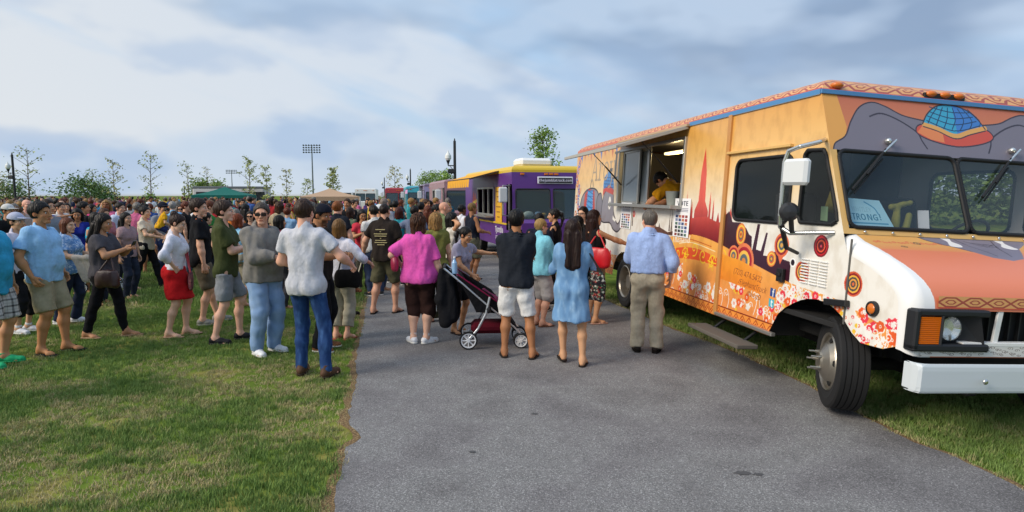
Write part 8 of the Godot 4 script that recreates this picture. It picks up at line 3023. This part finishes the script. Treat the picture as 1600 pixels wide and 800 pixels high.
func odds_and_ends(truck: Node3D) -> void:
	stroller("black stroller with white spoked wheels and pink piping behind white shorts", Vector3(-0.56, 0, -7.72), 0.06, "", "5a0f20")
	stroller("stroller with orange hood beside the auburn haired woman", Vector3(-8.55, 0, -12.0), 0.5, "e8862a", "22222a")
	# a big black bag hung on the handle, a water bottle in its holder, a folded pink blanket
	var f := soft(0.014, 0.04, 0.016)
	f.amp = 0.03
	f.k = 0.06
	for zz in [-7.58, -7.72, -7.86]:
		f.bone(Vector3(-0.87, 0.97, zz), Vector3(-0.9, 0.6, zz), 0.04, 0.07)
		f.bone(Vector3(-0.9, 0.6, zz), Vector3(-0.84, 0.34, zz), 0.07, 0.08)
		f.bone(Vector3(-0.78, 0.9, zz), Vector3(-0.74, 0.4, zz), 0.04, 0.07)
	extras.append(["large limp black bag hung from the stroller handle", "stroller_bag", "bag", [["bag_body", queue(f), cloth("17171b")]]])
	var st := mb()
	lathe(st, Vector3(-0.72, 0.94, -7.56), Vector3.UP, [Vector2(0, 0), Vector2(0.033, 0.005), Vector2(0.034, 0.14), Vector2(0.014, 0.18), Vector2(0.014, 0.2)], 14)
	var cap := mb()
	lathe(cap, Vector3(-0.72, 1.14, -7.56), Vector3.UP, [Vector2(0.016, 0), Vector2(0.016, 0.018), Vector2(0, 0.018)], 12)
	extras.append(["clear water bottle with blue label on the stroller", "water_bottle", "bottle", [["bottle_body", st.commit(), gloss("8fb4d8", 0.12)], ["bottle_cap", cap.commit(), gloss("e8e8ea", 0.4)]]])
	f = soft(0.012, 0.03, 0.012)
	f.bone(Vector3(-0.36, 0.7, -7.74), Vector3(-0.2, 0.58, -7.76), 0.035, 0.04)
	f.bone(Vector3(-0.3, 0.58, -7.7), Vector3(-0.12, 0.53, -7.8), 0.035, 0.03)
	extras.append(["crumpled pink blanket lying in the black stroller", "blanket", "blanket", [["blanket_body", queue(f), cloth("7a3858")]]])
	f = soft(0.012, 0.03, 0.014)
	f.bone(Vector3(-2.72, 0.02, -9.9), Vector3(-2.6, 0.02, -9.86), 0.05, 0.04)
	f.bone(Vector3(-2.58, 0.02, -9.7), Vector3(-2.5, 0.02, -9.72), 0.035, 0.03)
	extras.append(["dark scrap of litter at the path's edge", "litter", "litter", [["scrap", queue(f), cloth("1d1a18")]]])
	# crew
	var w := on_truck(truck, Vector3(2.78, 0.8, 0.52))
	var b := {"y": w.y - lift(w.x, w.z), "skin": "c88f6c", "hair": "1d1511", "cut": "thick", "w": 1.1, "top": {"color": "e29a1a", "loose": 0.022, "sleeve": 0.75}, "bottom": {"color": "1d2233"}, "lean": 52, "tilt": 4, "nod": 12, "r": Vector3(0.16, 0.99, -0.74), "l": Vector3(-0.1, 0.99, -0.72), "look": 8}
	near("food truck worker in amber t-shirt leaning out over the counter", w.x, w.z, -48, 1.78, b)
	w = on_truck(truck, Vector3(2.75, 0.8, 1.35))
	near("second worker with dark hair and mustard shirt standing inside the truck", w.x, w.z, -20, 1.74, {"y": w.y - lift(w.x, w.z), "lod": 1, "skin": "b98662", "hair": "15110f", "cut": "thick", "top": {"color": "a8842c"}, "bottom": {"color": "1d2233"}, "r": "front"})
	var on := func(p: Vector3) -> Vector3: return on_truck(truck, p)
	st = mb()
	lathe(st, on.call(Vector3(2.5, 1.78, 0.0)), Vector3.UP, [Vector2(0, 0), Vector2(0.075, 0.0), Vector2(0.1, 0.2), Vector2(0.092, 0.2), Vector2(0.07, 0.03), Vector2(0, 0.03)], 18)
	extras.append(["grey plastic tub on the serving counter", "tub", "tub", [["tub_body", st.commit(), gloss("8f938c", 0.5)]]])
	var pm := print_material("poster_print", poster_print(), 0.6)
	for q in [[1.92, 2.4, 1.36, 1.88, "white VOTE poster with small pictures by the red tower"], [4.05, 4.55, 1.36, 1.8, "white VOTE poster with small pictures by the elephant's trunk"]]:
		st = mb()
		quad_uv(st, [on.call(Vector3(q[0], q[2], -0.012)), on.call(Vector3(q[1], q[2], -0.012)), on.call(Vector3(q[1], q[3], -0.008)), on.call(Vector3(q[0], q[3], -0.008))], [Vector2(1, 1), Vector2(0, 1), Vector2(0, 0), Vector2(1, 0)])
		extras.append([q[4], "poster", "poster", [["sheet", st.commit(), pm]]])
	# things on the dashboard behind the windscreen
	var p := Paint.new(0.0, 0.34, 0.62, 0.34, 500.0, Color("a9dcec"))
	p.write(lettering("WHITLEY", 0.07), Vector2(0.24, 0.215), Color("8fbccc"))
	p.write(lettering("STRONG", 0.105, true), Vector2(0.235, 0.125), Color("3f86a4"))
	p.write(lettering("!", 0.105, true), Vector2(0.47, 0.13), Color("3f86a4"))
	p.line([Vector2(0.03, 0.05), Vector2(0.55, 0.05)], 0.018, Color("4c9cc0"))
	p.curve([Vector2(0.3, 0.31), Vector2(0.42, 0.25), Vector2(0.46, 0.17)], 0.016, Color("4c9cc0"))
	st = mb()
	quad_uv(st, [on.call(ahead(0.87, 1.66, 0.1)), on.call(ahead(0.87, 1.66, 0.56)), on.call(ahead(0.77, 1.9, 0.46)), on.call(ahead(0.76, 1.91, 0.1))], [Vector2(0, 1), Vector2(1, 1), Vector2(0.86, 0), Vector2(0, 0)])
	extras.append(["pale blue STRONG sign propped behind the windscreen", "cardboard_sign", "sign", [["sheet", st.commit(), print_material("strong", p.texture(), 0.7)]]])
	f = soft(0.012, 0.02, 0.02)
	f.bone(on.call(ahead(0.74, 1.62, 0.66)), on.call(ahead(0.7, 1.84, 0.72)), 0.04, 0.035)
	f.bone(on.call(ahead(0.7, 1.85, 0.66)), on.call(ahead(0.68, 1.9, 0.86)), 0.035, 0.02)
	f.bone(on.call(ahead(0.74, 1.62, 0.78)), on.call(ahead(0.7, 1.78, 0.84)), 0.04, 0.03)
	extras.append(["crumpled yellow and green cloth on the dashboard", "cloth", "cloth", [["cloth_body", queue(f), cloth("8c8a3e")]]])
	st = mb()
	box(st, on.call(ahead(0.7, 1.74, 1.0)), Vector3(0.09, 0.2, 0.012), Basis(Vector3.UP, -0.3) * Basis(Vector3.RIGHT, -0.3), 0.002)
	extras.append(["white paper leaning behind the windscreen", "paper", "paper", [["sheet", st.commit(), gloss("c8ccd0", 0.8)]]])
	f = soft(0.014, 0.03, 0.012)
	f.bone(on.call(ahead(0.5, 1.84, 0.22)), on.call(ahead(0.5, 1.96, 0.22)), 0.07, 0.05)
	extras.append(["yellow vest hung behind the small side window", "vest", "vest", [["vest_body", queue(f), cloth("b8a850")]]])
	st = mb()
	box(st, on.call(ahead(0.6, 1.76, 0.06)), Vector3(0.2, 0.13, 0.01), Basis(Vector3.UP, 1.35), 0.002)
	extras.append(["pale green notice in the small side window", "notice", "notice", [["sheet", st.commit(), gloss("a8d0a0", 0.7)]]])


func dress_purple_truck(t: Node3D) -> void:
	var st := mb()
	box(st, Vector3(1.55, 1.66, -0.02), Vector3(0.72, 1.05, 0.02))
	put(t, "menu_board", st.commit(), gloss("e0aa22", 0.5))
	for k in 6:
		st = mb()
		box(st, Vector3(1.55, 2.05 - k * 0.15, -0.034), Vector3(0.5 - 0.12 * (k % 3), 0.03, 0.006))
		put(t, "menu_line", st.commit(), gloss("8a5a1c", 0.6))
	var ink := gloss("d9d4e4", 0.5)
	for q in [["Tjumbla", 0.24, 1.55, 0.92], ["617.480", 0.2, 1.6, 0.66]]:
		var l := put(t, "lettering", lettering(q[0], q[1], true), ink)
		l.position = Vector3(q[2], q[3], -0.012)
		l.rotation.y = PI
	st = mb()
	box(st, Vector3(0.13, 2.36, 1.25), Vector3(0.03, 0.2, 1.05), Basis(Vector3(0, 0, 1), -0.1), 0.01)
	put(t, "name_board", st.commit(), gloss("dcdce4", 0.5))
	st = mb()
	box(st, Vector3(0.11, 2.355, 1.25), Vector3(0.03, 0.14, 0.98), Basis(Vector3(0, 0, 1), -0.1), 0.006)
	put(t, "name_board", st.commit(), gloss("17171c", 0.5))
	var l := put(t, "lettering", lettering("thejumblatruck.com", 0.1, true), ink)
	l.position = Vector3(0.085, 2.355, 1.25)
	l.rotation.y = -PI / 2
	# flame badge beside the hatch
	var p := Paint.new(0.0, 1.0, 0.7, 1.0, 128.0, Color("5c3080"))
	p.poly(p.smooth([Vector2(0.1, 0.1), Vector2(0.05, 0.5), Vector2(0.25, 0.9), Vector2(0.3, 0.65), Vector2(0.45, 0.8), Vector2(0.62, 0.4), Vector2(0.55, 0.1)], true), Color("c8403c"))
	p.poly([Vector2(0.05, 0.45), Vector2(0.65, 0.58), Vector2(0.65, 0.45), Vector2(0.05, 0.32)], Color("e8c030"))
	st = mb()
	quad_uv(st, [Vector3(4.5, 1.3, -0.008), Vector3(5.3, 1.3, -0.008), Vector3(5.3, 2.2, -0.008), Vector3(4.5, 2.2, -0.008)], [Vector2(1, 1), Vector2(0, 1), Vector2(0, 0), Vector2(1, 0)])
	put(t, "badge", st.commit(), print_material("badge", p.texture(), 0.4))
	# things on its dashboard
	for q in [[0.42, 1.4, 0.55, "b8ccc4", 0.16], [0.45, 1.42, 0.85, "7aa0c0", 0.1], [0.4, 1.4, 1.0, "c0a040", 0.08], [0.45, 1.43, 1.5, "b8b8b0", 0.12]]:
		st = mb()
		ball(st, Vector3(q[0], q[1], q[2]), Vector3(0.08, q[4] * 0.6, q[4]), 6, 10)
		put(t, "clutter", st.commit(), cloth(q[3]))
